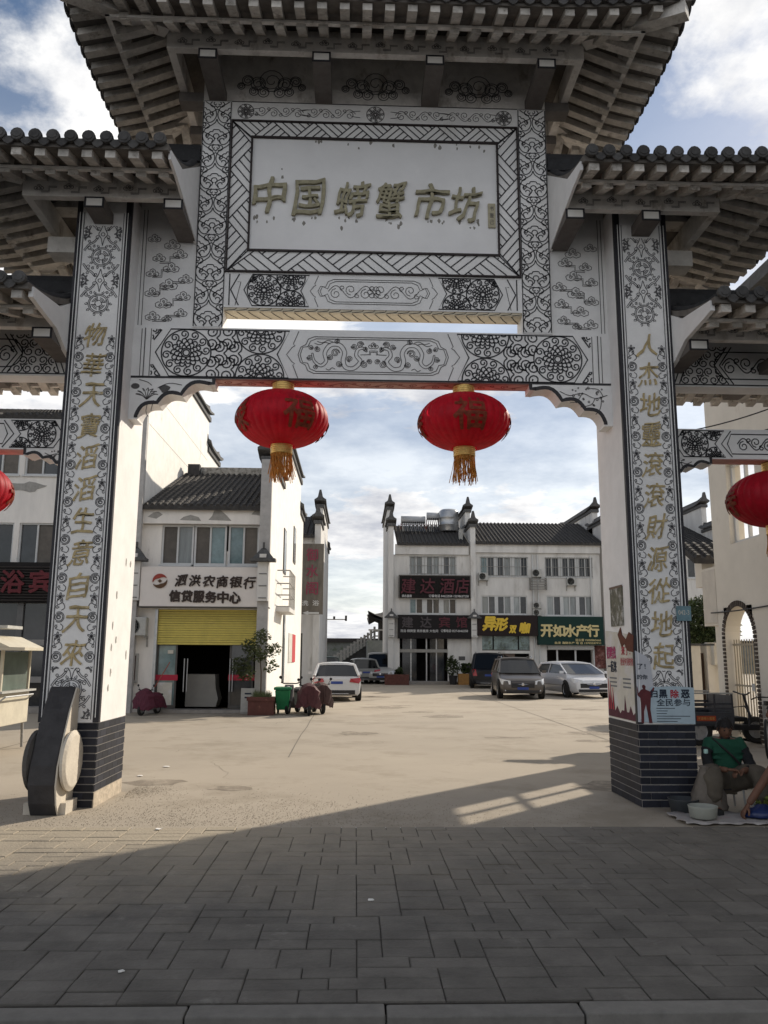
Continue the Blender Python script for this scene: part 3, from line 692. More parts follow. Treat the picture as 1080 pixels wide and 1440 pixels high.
# ---- corner brackets under the lower beam
def bracket(xw,s,z,L,H,y0,y1,motif):
    prof=[(0,0),(L,0),(L,-.07),(L-.06*L,-.07)]
    # scalloped underside, three concave scallops from tip to wall
    pts=[(L*.95,-.075),(L*.62,-H*.42),(L*.34,-H*.63),(L*.10,-H*.95)]
    for (a,b) in zip(pts,pts[1:]):
        mx_,mz_=(a[0]+b[0])/2,(a[1]+b[1])/2; nx_,nz_=(a[1]-b[1]),-(a[0]-b[0]); l=math.hypot(nx_,nz_)
        for t in [i/7 for i in range(0,8)]:
            k=math.sin(PI*t)*.26*l; prof.append((a[0]+(b[0]-a[0])*t-nx_/l*k*.9*1,a[1]+(b[1]-a[1])*t-nz_/l*k*.9))
    prof+=[(L*.10,-H),(0,-H)]
    pr=[(xw+s*a,z+b) for a,b in prof]
    o=MB().prism(pr,'Y',y0,y1).build('corner_bracket',PLG,GATE)
    e=[(xw+s*(a-.012),z+b+.018) for a,b in prof[1:-1]]
    ribbons([e],.045*(H/.5)**.5,Tf(y0),.006).build('bracket_edge',INK,o,fix=False)
    q=[]
    if motif=='lotus':
        cx,cz=xw+s*.2,z-.2
        for a in (0,.5,1,1.5,2,2.6,3.1): q.append(smooth([(cx,cz-.06),(cx+.08*math.cos(a-.1),cz+.05*math.sin(a)),(cx+.13*math.cos(a),cz+.08*math.sin(a)),(cx+.05*math.cos(a+.3),cz+.05*math.sin(a+.3))],4))
        q+=[smooth([(cx+.02,cz-.08),(cx,cz-.2),(cx+.03,z-H+.03)],4),smooth([(cx+.08,cz-.07),(cx+.06,cz-.18),(cx+.06,z-H+.1)],4),smooth([(cx+.12,cz+.08),(cx+.25,cz+.14),(cx+.4,cz+.12)],4),smooth([(cx-.1,z-.02),(cx,z-.05),(cx+.05,z-.09)],4)]
        lf=MB().prism([(cx+s*.2+.06*math.cos(a)*(1+.3*math.sin(3*a)),cz+.07+.05*math.sin(a)) for a in [i*PI/6 for i in range(12)]],'Y',y0-.004,y0+.01)
        lf.prism([(xw+s*.06+.05*math.cos(a),z-.1+.035*math.sin(a)) for a in [i*PI/6 for i in range(12)]],'Y',y0-.004,y0+.01).build('painted_leaf',INK2,o)
    else:
        q=[]
        q+=[smooth([(xw+s*.05,z-.12),(xw+s*.2,z-.16),(xw+s*.35,z-.1),(xw+s*.5,z-.13),(xw+s*.62,z-.08)],5),smooth([(xw+s*.2,z-.16),(xw+s*.25,z-.24),(xw+s*.38,z-.27)],4),smooth([(xw+s*.1,z-.14),(xw+s*.16,z-.05),(xw+s*.3,z-.04)],4),smooth([(xw+s*.35,z-.1),(xw+s*.42,z-.2),(xw+s*.5,z-.22)],4),smooth([(xw+s*.12,z-.14),(xw+s*.14,z-.28),(xw+s*.2,z-.36)],4)]
        for k in range(22): a,b=R.uniform(.05,.5),R.uniform(.04,.3); q.append(circ(xw+s*a,z-b*(1-a*.7),R.uniform(.006,.014),6))
    if H<.4: q=[[(xw+(a-xw)*.5,z+(b-z)*.5) for a,b in p] for p in q]
    ribbons(q,.009,Tf(y0),.004).build('bracket_painting',INK2,o,fix=False)
    return o
bracket(-2.84,1,4.737,.98,.5,FY,BY,'lotus'); bracket(2.84,-1,4.737,.98,.5,FY,BY,'plum')
# ---- side bays
for s in (-1,1):
    a,b=(3.45,5.95) if s>0 else (-5.95,-3.45)
    b3=hband('side_upper_beam',a,b,4.744,5.4,FY,BY,PLG); za,zb=4.78,5.25; zc=(za+zb)/2
    q=[]
    for c0 in (0,1):
        X=(lambda t:s*(3.45+t)) if c0==0 else (lambda t:s*(5.95-t))
        fld=[(X(.12),za),(X(.42),zb),(X(.75),zb),(X(.45),zc+.02),(X(.75),za)]
        fld=[(X(.22),za),(X(.40),zb),(X(.82),zb),(X(.66),zc),(X(.82),za)]
        l=lattice(-6,-3.4,za,zb,.06) if s<0 else lattice(3.4,6,za,zb,.06)
        q+=clip(l,fld); q+=[fld[:2],[fld[2],fld[3],fld[4]]]
        q+=[[(X(.10),za),(X(.28),zb)],[(X(.16),za),(X(.34),zb)],[(X(.72),zc),(X(.88),zb)],[(X(.72),zc),(X(.88),za)]]
    q+=clip(vine(s*4.7-.5,s*4.7+.5,zc,.13,.4),rect(s*4.7-.5,s*4.7+.5,za,zb))+[circ(s*4.7-.42,zc,.17,12,PI/2,3*PI/2)+circ(s*4.7+.42,zc,.17,12,-PI/2,PI/2)+[(s*4.7-.42,zc+.17)]]
    q.append([(a,za-.01),(b,za-.01)])
    ribbons(q,.015,Tf(FY)).build('painted_scrollwork',INK,b3,fix=False)
    b4=hband('side_lower_beam',a,b,3.86,4.22,FY,BY,PLG); za,zb=3.88,4.2; zc=(za+zb)/2; q=[]
    for c0 in (0,1):
        X=(lambda t:s*(3.45+t)) if c0==0 else (lambda t:s*(5.95-t))
        fld=[(X(.12),zc),(X(.22),zb),(X(.72),zb),(X(.6),zc),(X(.72),za),(X(.22),za)]
        q+=clip(rosette(X(.36),zc,.16,10)+rosette(X(.6),zb,.12,9)+rosette(X(.6),za,.12,9)+rosette(X(.2),zb,.06,7),fld)+[fld+[fld[0]]]
        q+=[[(X(.06),za),(X(.06),zb)],[(X(.8),za),(X(.68),zc),(X(.8),zb)]]
    q+=clip(vine(s*4.7-.38,s*4.7+.38,zc,.1,.3),rect(s*4.7-.38,s*4.7+.38,za,zb))+[[(s*4.7-.45,zb-.04),(s*4.7+.45,zb-.04),(s*4.7+.5,zc),(s*4.7+.45,za+.04),(s*4.7-.45,za+.04),(s*4.7-.5,zc),(s*4.7-.45,zb-.04)]]
    ribbons(q,.013,Tf(FY)).build('painted_scrollwork',INK,b4,fix=False)
    bx('beam_underside',MATS['red_washed_paint'],b4,a+.1,b-.1,FY+.01,BY-.01,3.852,3.86)
    bracket(s*3.45,s,3.858,.55,.27,FY,BY,'plum'); bracket(s*5.95,-s,3.858,.55,.27,FY,BY,'plum')
# ---- roofs
tile_round_n=7
def roof(name,x0,x1,hl,hr,y0,y1,ze,rise,xi=None,insx=1.0,insy=.74,lift=.14,boardz=None,heads=(),label=None):
    Dp=(y1-y0)/2
    def H(x,y):
        d=min(y-y0,y1-y,(x-x0)*(insy/insx) if hl else 9,(x1-x)*(insy/insx) if hr else 9); d=max(0,d)
        z=ze+rise*(.30*d/Dp+.70*(d/Dp)**2)
        for hx,f in ((x0,hl),(x1,hr)):
            if f:
                for hy in (y0,y1):
                    dd=math.hypot((x-hx)*.8,y-hy); z+=lift*math.exp(-(dd/.55)**1.5)
        return z
    rf=MB(); nx_=max(8,int((x1-x0)/.22)); ny_=18
    for off,flip in ((0,0),(-.07,1)):
        base=[(x0+(x1-x0)*i/nx_,y0+(y1-y0)*j/ny_) for j in range(ny_+1) for i in range(nx_+1)]
        rf.add([(x,y,H(x,y)+off) for x,y in base],[(j*(nx_+1)+i,j*(nx_+1)+i+1,(j+1)*(nx_+1)+i+1,(j+1)*(nx_+1)+i)[::(-1 if flip else 1)] for j in range(ny_) for i in range(nx_)])
    ring=[(x0+(x1-x0)*i/nx_,y0) for i in range(nx_+1)]+[(x1,y0+(y1-y0)*j/ny_) for j in range(1,ny_+1)]+[(x1-(x1-x0)*i/nx_,y1) for i in range(1,nx_+1)]+[(x0,y1-(y1-y0)*j/ny_) for j in range(1,ny_)]
    n=len(ring); rf.add([(x,y,H(x,y)) for x,y in ring]+[(x,y,H(x,y)-.07) for x,y in ring],[(i,(i+1)%n,n+(i+1)%n,n+i) for i in range(n)])
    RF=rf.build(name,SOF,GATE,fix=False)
    drip=MB().prism([(-.062,.0),(.062,0),(.06,-.04),(.038,-.07),(0,-.092),(-.038,-.07),(-.06,-.04)],'Y',-.012,.006).mesh('drip_tile',TIE)
    sp=.178; rear=MB()
    def row(px,py,dx_,dy_,L):
        m=MB(); n=5; r=.055; vs=[]; K=5
        for i in range(n+1):
            t=L*i/n; x,y=px+dx_*t,py+dy_*t; z=H(px+dx_*max(t,0.03),py+dy_*max(t,.03))+.005
            for k in range(K+1):
                a=PI*k/K; vs.append((x-dy_*r*math.cos(a)*-1,y-dx_*r*math.cos(a),z+r*math.sin(a)))
        fs=[(i*(K+1)+k,i*(K+1)+k+1,(i+1)*(K+1)+k+1,(i+1)*(K+1)+k) for i in range(n) for k in range(K)]
        if name!='top_roof' and dy_<0: rear.add(vs,fs); return
        m.add(vs,fs); o=m.build('cover_tile',TIL,RF,smooth=True)
        # round end tile
        z=H(px+dx_*.03,py+dy_*.03)+.03; e=MB()
        T_=Matrix.Translation((px-dx_*.0,py-dy_*.0,z))@Matrix.Rotation(math.atan2(dy_,dx_),4,'Z')@Matrix.Rotation(PI/2,4,'Y')
        e.lathe([(.016,-.04),(.043,-.04),(.047,-.032),(.056,-.032),(.067,-.028),(.067,.02)],(0,0,0),12,T_)
        e.build('end_tile',TIE,o)
    def rowset(a0,a1,fixed,axis,sgn):
        k=int((a1-a0)/sp); st=(a1-a0)/k
        for i in range(k+1):
            a=a0+st*i
            if axis=='x':
                L=Dp
                if hl: L=min(L,(a-x0)*insy/insx)
                if hr: L=min(L,(x1-a)*insy/insx)
                if L<.12: L=.12
                row(a,fixed-sgn*.03,0,sgn,L)
                if i<k: piece('drip_tile',drip,RF,(a+st/2,fixed-sgn*.03,H(a+st/2,fixed+sgn*.02)+.005),(R.uniform(-.08,.08),0,0 if sgn>0 else PI))
            else:
                L=min(a-y0,y1-a)*insx/insy
                if L<.12: L=.12
                row(fixed-sgn*.03,a,sgn,0,L)
                if i<k: piece('drip_tile',drip,RF,(fixed-sgn*.03,a+st/2,H(fixed+sgn*.02,a+st/2)+.005),(0,0,-PI/2 if sgn>0 else PI/2))
    rowset(x0+.08,x1-.08,y0,'x',1); rowset(x0+.08,x1-.08,y1,'x',-1)
    if hl: rowset(y0+.08,y1-.08,x0,'y',1)
    if hr: rowset(y0+.08,y1-.08,x1,'y',-1)
    rear.build('rear_tiles',TIL,RF,smooth=True,kind='stuff')
    # ridge and hip ridges
    ym=(y0+y1)/2; rx0=x0+(Dp*insx/insy if hl else 0); rx1=x1-(Dp*insx/insy if hr else 0); zr=H((rx0+rx1)/2,ym)
    rd=MB().prism([(ym-.1,zr-.05),(ym+.1,zr-.05),(ym+.1,zr+.12),(ym+.06,zr+.2),(ym-.06,zr+.2),(ym-.1,zr+.12)],'X',rx0-.1*hl,rx1+.1*hr)
    for hx,f,rx in ((x0,hl,rx0),(x1,hr,rx1)):
        if f:
            for hy in (y0,y1): rd.tube([(hx+(rx-hx)*t,hy+(ym-hy)*t,H(hx+(rx-hx)*t,hy+(ym-hy)*t)+.07) for t in [i/8 for i in range(9)]],.09,8)
    rd.build('ridge',TIL,RF)
    # rafters
    bx0=x0+insx if hl else x0+.02; bx1=x1-insx if hr else x1-.02; by0=y0+insy; by1=y1-insy
    bz0=boardz; bz1=boardz+.27
    def raf(p,q,w_,h_,off):
        p=Vector(p);q=Vector(q); d=(q-p).normalized(); s=d.cross(Vector((0,0,1))).normalized()*w_/2; m=MB(); up=Vector((0,0,h_))
        m.add([p-s-up,p+s-up,p+s,p-s,q-s-up,q+s-up,q+s,q-s],[(0,1,2,3),(4,5,6,7),(0,1,5,4),(1,2,6,5),(2,3,7,6),(3,0,4,7)]); return m
    def rafset(a0,a1,axis,fixed,sgn,ins,hipa,hipb,ratio):
        k=int((a1-a0)/.24); st=(a1-a0)/k
        for i in range(k):
            a=a0+st*(i+.5); lim=9
            if hipa: lim=min(lim,(a-a0)*ratio+.02)
            if hipb: lim=min(lim,(a1-a)*ratio+.02)
            def P_(t,dz):
                x,y=(a,fixed+sgn*t) if axis=='x' else (fixed+sgn*t,a)
                return Vector((x,y,H(x,y)-.072+dz))
            e1=min(.56*ins,lim)
            if e1>.1: raf(P_(.03,0),P_(e1,0),.105,.085,0).build('flying_rafter',RAF,RF)
            s2=.44*ins; e2=min(ins+.02,lim)
            if e2-s2>.1: raf(P_(s2,-.086),P_(e2,-.086),.105,.09,0).build('rafter',RAF,RF)
    rafset(x0,x1,'x',y0,1,insy,hl,hr,insy/insx); rafset(x0,x1,'x',y1,-1,insy,hl,hr,insy/insx)
    if hl: rafset(y0,y1,'y',x0,1,insx,1,1,insx/insy)
    if hr: rafset(y0,y1,'y',x1,-1,insx,1,1,insx/insy)
    # fillet between the two rafter tiers + hip rafters
    fb=MB()
    def fil(t,dz,w_):
        pr=insy*t; pq=insx*t; xa=x0+pq if hl else x0; xb=x1-pq if hr else x1
        for (ya,sg) in ((y0+pr,1),(y1-pr,-1)):
            z=H((xa+xb)/2,ya)-.072+dz; fb.box(xa,xb,min(ya,ya+sg*w_),max(ya,ya+sg*w_),z-.03,z+.001)
        for f,xx,sg in ((hl,x0+pq,1),(hr,x1-pq,-1)):
            if f: z=H(xx,ym)-.072+dz; fb.box(min(xx,xx+sg*w_),max(xx,xx+sg*w_),y0+pr,y1-pr,z-.03,z+.001)
    fil(.42,-.085,.05)
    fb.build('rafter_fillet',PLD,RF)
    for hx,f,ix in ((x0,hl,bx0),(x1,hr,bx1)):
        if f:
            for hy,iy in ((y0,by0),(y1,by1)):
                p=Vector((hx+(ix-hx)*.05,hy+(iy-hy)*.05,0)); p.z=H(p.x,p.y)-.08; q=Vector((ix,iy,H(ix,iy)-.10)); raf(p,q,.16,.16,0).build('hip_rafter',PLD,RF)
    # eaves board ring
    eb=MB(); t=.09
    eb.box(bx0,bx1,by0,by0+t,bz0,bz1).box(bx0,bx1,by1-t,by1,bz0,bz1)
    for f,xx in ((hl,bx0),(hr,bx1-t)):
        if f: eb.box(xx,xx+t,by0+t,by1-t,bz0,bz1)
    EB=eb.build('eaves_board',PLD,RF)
    q=[]; x=bx0+.08; i=0
    while x<bx1-.3:
        q+=cloud(x+.1,bz0+.09+(i%2)*.02,.055,1 if i%2 else -1); q+=tail(x+.13,bz0+.05,x+.3,bz0+.11,.015); x+=.33; i+=1
    ribbons(q,.007,Tf(by0)).build('painted_clouds',INK2,EB,fix=False)
    for f,xx,nrm in ((hl,bx0,1),(hr,bx1,-1)):
        if f:
            q=[];y=by0+.15
            while y<by1-.2: q+=cloud(y,bz0+.09,.06,1); y+=.3
            Tn=frameT((xx-nrm*.0,0,0),(0,-nrm,0),(0,0,1)) if nrm>0 else frameT((xx,0,0),(0,1,0),(0,0,1))
            if nrm>0: q=[[(-a_,b_) for a_,b_ in p] for p in q]
            ribbons(q,.008,Tn).build('painted_clouds',INK2,EB,fix=False)
    # soffit closing the space between eaves boards
    # beam heads carried forward and back from the wall
    for hx in heads:
        for (ya,yb,face) in ((by0,FY,1),(BY+.0,by1,0)):
            h=bx('beam_head',mat('brown_beam_paint',(.15,.135,.125),.8,.2,9),RF,hx-.105,hx+.105,ya,yb,bz0-.128,bz0-.004)
            if face:
                bx('beam_head_face',PLA,h,hx-.088,hx+.088,ya-.012,ya-.001,bz0-.112,bz0-.022)
                mb=MB()
                for a_,b_,c_,d_ in ((-.108,.108,-.128,-.112),(-.108,.108,-.022,-.004),(-.108,-.088,-.112,-.022),(.088,.108,-.112,-.022)): mb.box(hx+a_,hx+b_,ya-.016,ya-.001,bz0+c_,bz0+d_)
                mb.build('beam_head_rim',BAND,h)
    return RF
top=roof('top_roof',-3.45,3.45,True,True,-1.1,1.9,8.60,1.05,boardz=8.50,heads=(-1.97,-.65,.68,2.0))
for s in (-1,1):   # sideways heads of the top roof
    for y in (.39,1.05): bx('beam_head',MATS['brown_beam_paint'],top,*((2.15,2.46) if s>0 else (-2.46,-2.15)),y,y+.2,8.372,8.496)
for s in (-1,1):
    a,b=(2.17,5.05) if s>0 else (-5.05,-2.17)
    m2=roof('middle_roof',a,b,s<0,s>0,-1.1,2.1,6.76,.85,insx=1.1,boardz=6.585,heads=(s*2.27,s*3.145))
    for sg in (1,):
        pr=[(-1.02,6.64),(-1.02,6.74),(-.5,6.86),(.5,7.55),(1.5,6.86),(2.02,6.74),(2.06,6.66),(1.4,6.5),(.386,6.45),(-.42,6.58),(-.7,6.62)]
        MB().prism(pr,'X',s*2.155,s*2.185).build('gable_board',PLG,m2)
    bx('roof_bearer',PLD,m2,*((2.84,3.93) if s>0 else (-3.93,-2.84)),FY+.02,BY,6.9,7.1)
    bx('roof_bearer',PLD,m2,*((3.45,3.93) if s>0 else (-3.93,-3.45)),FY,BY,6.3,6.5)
    a,b=(3.47,7.5) if s>0 else (-7.5,-3.47)
    m3=roof('lower_roof',a,b,s<0,s>0,-1.1,2.1,5.2,.62,insx=1.0,boardz=5.035,heads=(s*3.6,s*4.75,s*5.85))
    pr=[(-1.02,5.08),(-1.02,5.19),(-.3,5.30),(.5,5.76),(1.3,5.3),(2.02,5.19),(2.08,5.08),(1.3,4.95),(.386,4.8),(-.05,4.9),(-.35,5.03),(-.8,5.06)]
    MB().prism(pr,'X',s*3.452,s*3.50).build('gable_board',PLG,m3)
    bx('roof_bearer',PLD,m3,*((5.95,6.5) if s>0 else (-6.5,-5.95)),FY,BY,5.1,5.4)
# ---- posters, plates on the right pillar
PAP=mat('pale_blue_poster_paper',(.42,.52,.58),.7,.12,5); PAW=mat('cream_poster_paper',(.58,.55,.48),.7,.12,5,dirt=(.62,.60,.6),dscale=4,dthr=.5)
RED=mat('poster_red_ink',(.42,.03,.05),.7); MAG=mat('poster_magenta_ink',(.42,.06,.16),.7); NVY=mat('poster_black_ink',(.02,.03,.05),.7); PUR=mat('poster_purple_ink',(.10,.025,.04),.8,.3,6)
PGR=mat('poster_grey_ink',(.16,.17,.18),.7)
Ts=frameT((2.84,0,0),(0,-1,0),(0,0,1))   # inner face of the right pillar, faces -X; local x = -Y
def side_pt(u,v): p=at(u,v,X=2.835); return (-p.y,p.z)
def poly_on(T,pts,m,name,parent,d0=.001,d1=.004): return MB().prism(pts,'Z',d0,d1,T).build(name,m,parent)
sp_=[(-.99,.86),(-.02,.86),(.005,.86),(.005,1.78),(-.2,1.80),(-.55,1.83),(-.99,1.86)]
pw=poly_on(Ts,sp_,PAW,'torn_poster',PR)
poly_on(Ts,[(-.99,.87),(-.02,.87),(-.02,.98),(-.12,.93),(-.2,1.02),(-.26,.95),(-.33,.95),(-.38,1.13),(-.42,.96),(-.5,.96),(-.56,.92),(-.66,1.0),(-.74,.94),(-.8,1.2),(-.84,1.0),(-.88,1.26),(-.92,1.05),(-.95,1.28),(-.99,1.0)],PUR,'printed_skyline',PR,.004,.0055)
for k,y in enumerate((-.95,-.88,-.80)): poly_on(Ts,[(y-.02,.95),(y+.02,.95),(y+.004,1.3-.05*k),(y-.008,1.3-.05*k)],RED,'printed_tower',PR,.0055,.0065)
def st(s,y,z,m,w,h,**k): return text('printed_character',s,(2.834,-y,z),m,PR,w=w,h=h,frame=((0,-1,0),(0,0,1)),ext=.001,**k)
st('招聘找',-.80,1.60,MAG,.34,.14,off=.02); st('一起来',-.78,1.44,NVY,.32,.13,off=.02)
st('来了！',-.28,1.62,RED,.30,.10,off=.01); st('创业时刻的你',-.26,1.50,RED,.44,.09)
for k in range(6):
    y=-.9 if k<3 else -.42; z=1.30-.045*(k%3); poly_on(Ts,[(y,z),(y+.26,z),(y+.26,z+.018),(y,z+.018)],PGR,'printed_line',PR,.004,.0055)
# torn brown strip and small framed notice higher up
poly_on(Ts,[(-.52,1.80),(-.40,1.66),(-.3,1.70),(-.22,1.62),(-.02,1.60),(.006,1.78),(-.14,1.82),(-.25,1.74),(-.38,1.80),(-.42,1.88)],mat('torn_brown_paper',(.12,.035,.02),.8,.2,20),'torn_strip',PR,.004,.012)
bx('notice_board',mat('weathered_green_board',(.13,.125,.09),.7,.6,14,dirt=(.45,.44,.42),dscale=9,dthr=.5),PR,2.822,2.8405,.30,.72,1.90,2.34)
bx('notice_rim',mat('rusty_rim',(.16,.11,.08),.7,.3,20),PR,2.818,2.830,.29,.73,2.33,2.355)
# front poster
Tp=Tf(0)
def poly_f(pts,m,name,d0=.009,d1=.012): return MB().prism(pts,'Z',d0,d1,Tp).build(name,m,PR)
pz=[(2.90,.87),(3.452,.85),(3.458,1.23),(3.25,1.245),(2.98,1.235),(2.97,1.1)]
poly_f(pz,PAP,'front_poster',.0105,.0135)
poly_f([(2.838,.87),(2.97,.87),(3.02,1.25),(3.0,1.5),(2.96,1.56),(2.838,1.62)],mat('white_poster_paper',(.52,.53,.57),.7,.1,5),'wrapped_poster',.009,.0105)
def ft(s,x,z,m,w,h,**k): return text('printed_character',s,(x,-.0135,z),m,PR,w=w,h=h,ext=.001,**k)
ft('扫',3.02,1.165,NVY,.075,.075,off=.03); ft('黑',3.12,1.165,NVY,.085,.085,off=.035); ft('除',3.245,1.165,RED,.085,.085,off=.03); ft('恶',3.36,1.165,NVY,.09,.085,off=.035)
ft('全民参与',3.225,1.075,NVY,.36,.075,off=.012)
for k,w_ in enumerate((.2,.12,.11,.36,.26,.22)): poly_f([(3.04,1.01-k*.027),(3.04+w_,1.01-k*.027),(3.04+w_,1.017-k*.027),(3.04,1.017-k*.027)],NVY,'printed_line',.0136,.0145)
ft('了！',2.90,1.45,NVY,.09,.055,off=.02).location.y=-.0105; ft('的你',2.905,1.34,NVY,.11,.05,off=.02).location.y=-.0105
man=[(2.87,.86),(2.90,.86),(2.905,.98),(2.93,1.06),(2.94,.98),(2.955,.86),(2.99,.86),(2.975,1.0),(2.985,1.12),(3.0,1.16),(3.03,1.22),(3.02,1.235),(2.98,1.19),(2.94,1.205),(2.93,1.215),(2.935,1.24),(2.92,1.26),(2.90,1.255),(2.895,1.235),(2.905,1.215),(2.88,1.205),(2.855,1.17),(2.845,1.24),(2.84,1.24),(2.842,1.15),(2.87,1.12),(2.875,1.05)]
poly_f(man,mat('poster_maroon_ink',(.12,.03,.035),.7,.3,8),'printed_silhouette',.0137,.015)
nb=bx('number_plate',mat('faded_blue_plate',(.16,.26,.30),.6,.2,20),PR,3.31,3.47,-.03,-.022,1.94,2.10)
ft('042-3',3.39,2.03,PAW,.12,.05).location.y=-.031
# ================================================================ lanterns
LRED=mat('red_lantern_silk',(.60,.012,.036),.55,.2,9,trans=.52,spec=.4); LGD=mat('gold_lantern_print',(.34,.07,.035),.6,.5,22,trans=.4)
BRS=mat('gold_lantern_trim',(.75,.50,.16),.35,.2,20,metal=.6,spec=.6); TSL=mat('orange_tassel',(.62,.28,.06),.7,.35,30,trans=.3)
def lantern(x,y,zt,label,rot=0,chars=('福','福'),seed=1):
    rr=random.Random(seed)
    t=thing('red_lantern',(x,y,zt),label,'lantern','red palace lanterns hanging from the archway beams')
    a,b=.545,.325; zc=zt-.115-b
    m=MB(); NR=32; n=NR*6; prof=[]
    for i in range(25):
        ph=-PI/2+PI*i/24; ph=max(-1.32,min(1.32,ph*.84*1.0))
        prof.append((math.cos(ph),math.sin(ph)))
    vs=[]
    for c,s in prof:
        for k in range(n):
            th=2*PI*k/n; rib=1+.028*abs(math.sin(NR*th/2))**.6-.028
            r=a*(abs(c)**.92)*rib; vs.append((x+r*math.cos(th),y+r*math.sin(th),zc+b*s/.969))
    m.add(vs,[(i*n+k,i*n+(k+1)%n,(i+1)*n+(k+1)%n,(i+1)*n+k) for i in range(24) for k in range(n)])
    B=m.build('lantern_body',LRED,t,smooth=True)
    for zz_,z2,nm,r0 in ((zc+b-.02,zt,'top_collar',.125),(zc-b-.10,zc-b+.02,'bottom_collar',.125)):
        pr=[]; k=5
        for i in range(k*4+1): pr.append((r0+.007*abs(math.sin(PI*i/4)),zz_+(z2-zz_)*i/(k*4)))
        MB().lathe(pr,(x,y,0),24).build(nm,BRS,t,smooth=True)
    ts=MB(); zb=zc-b-.09
    for k in range(130):
        th=2*PI*k/130+rr.uniform(-.03,.03); r=.116+rr.uniform(-.012,.008); dx_,dy_=rr.gauss(.01,.03),rr.gauss(0,.03); L=.29+rr.uniform(-.09,.05)
        ts.tube([(x+r*math.cos(th),y+r*math.sin(th),zb),(x+r*math.cos(th)+dx_*.4,y+r*math.sin(th)+dy_*.4,zb-L*.5),(x+(r-.008)*math.cos(th)+dx_,y+(r-.008)*math.sin(th)+dy_,zb-L)],[.0034,.003,.0042],4)
    ts.build('tassel',TSL,t)
    # printed gold characters wrapped on the body
    for k in range(4):
        me=text_mesh(chars[k%len(chars)],.38,.38,off=.02,ext=0,mat_=LGD)
        bm=bmesh.new(); bm.from_mesh(me); bmesh.ops.subdivide_edges(bm,edges=[e for e in bm.edges if e.calc_length()>.03],cuts=3,use_grid_fill=True)
        for v in bm.verts:
            th=rot+k*PI/2+v.co.x/a; s_=max(-.95,min(.95,v.co.y/b)); c=math.sqrt(1-s_*s_)**.92
            r=a*c*1.0+.006+v.co.z*3; v.co=(x+r*math.cos(th),y+r*math.sin(th),zc-.02+b*s_)
        bm.to_mesh(me); bm.free(); o=bpy.data.objects.new('printed_character',me); COL.objects.link(o); par(o,t)
    return t
lantern(-1.07,.52,4.738,'red lantern hanging left of centre under the archway beam, thick bright tassel below',-1.1,('福','禄'),1)
lantern(1.09,.52,4.738,'red lantern hanging right of centre under the archway beam, thinner sparse tassel',-1.57,('福','寿'),2)
lantern(-4.72,.52,3.85,'red lantern cut by the left picture edge, hanging in the side bay',-1.2,('福','寿'),3)
lantern(4.80,.52,3.85,'darker red lantern hanging in the right side bay beside the white arched house',-1.7,('福','寿'),4)
# ================================================================ drum stone
STN=mat('weathered_drum_stone',(.10,.095,.09),.85,.25,6,bump=.5,bscale=40); STD=mat('drum_stone_face',(.58,.53,.45),.85,.15,5,bump=.3,bscale=40); DRK=mat('black_stone_paint',(.045,.043,.045),.6,.3,8,bump=.4,bscale=30)
dr=thing('drum_stone',(-3.17,-.3,0),'black and cream stone drum guard leaning against the left pillar','stone drum')
back=[(-.015,1.20),(-.10,1.22),(-.26,1.0),(-.40,.72),(-.50,.48),(-.52,.3),(-.47,.12),(-.40,0),(-.015,0)]
MB().prism(back,'X',-3.32,-3.06).build('stone_body',DRK,dr,bevel=.015)
MB().prism([(y+.006 if y<-.02 else y,z-.012 if z>.02 else z) for y,z in back],'X',-3.06,-3.045).build('side_face',STD,dr)
rc=Matrix.Translation((0,-.24,.46))@Matrix.Rotation(PI/2,4,'Y')
for xa,xb,m_,nm in ((-3.045,-2.975,STD,'drum'),(-3.395,-3.32,STN,'drum')):
    r=.285; pr=[(0.001,0),(r*.8,0),(r,.02),(r+.01,.05),(r,.055),(r*.9,.07),(r*.86,.073),(.001,.073)]
    if xa<-3.2: pr=[(a_,.073-b_) for a_,b_ in pr]
    T_=Matrix.Translation((xa,-.24,.50))@Matrix.Rotation(PI/2,4,'Y')
    d_=MB().lathe(pr,(0,0,0),28,T_,cap=False).build(nm,m_,dr,smooth=False)
bx('foot_block',STD,dr,-3.40,-2.99,-.36,-.03,0,.11)
# ================================================================ buildings
WFR=mat('white_window_frame',(.55,.56,.56),.5,.08,8); DFR=mat('dark_window_frame',(.09,.085,.08),.5,.2,8)
GLD=mat('dark_window_glass',(.035,.038,.042),.08,.5,2.5,spec=.6,obj=.5); GLC=mat('curtained_glass',(.24,.26,.26),.12,.35,7,streak=.12,spec=.6,obj=.35)
GLT=mat('teal_tinted_glass',(.16,.23,.24),.08,.3,4,spec=.7,obj=.2); GLB=mat('brown_shutter_glass',(.11,.095,.08),.3,.25,5,obj=.2)
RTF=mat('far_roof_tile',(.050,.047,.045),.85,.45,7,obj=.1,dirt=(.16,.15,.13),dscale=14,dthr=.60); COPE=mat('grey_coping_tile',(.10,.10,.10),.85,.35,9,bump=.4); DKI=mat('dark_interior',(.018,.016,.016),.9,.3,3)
MET=mat('galvanised_metal',(.45,.46,.47),.35,.15,9,metal=.7); ACW=mat('air_conditioner_casing',(.42,.42,.40),.6,.15,12); ACD=mat('air_conditioner_grille',(.05,.05,.05),.7,.2,12)
IRN=mat('painted_iron',(.30,.29,.27),.6,.3,20)
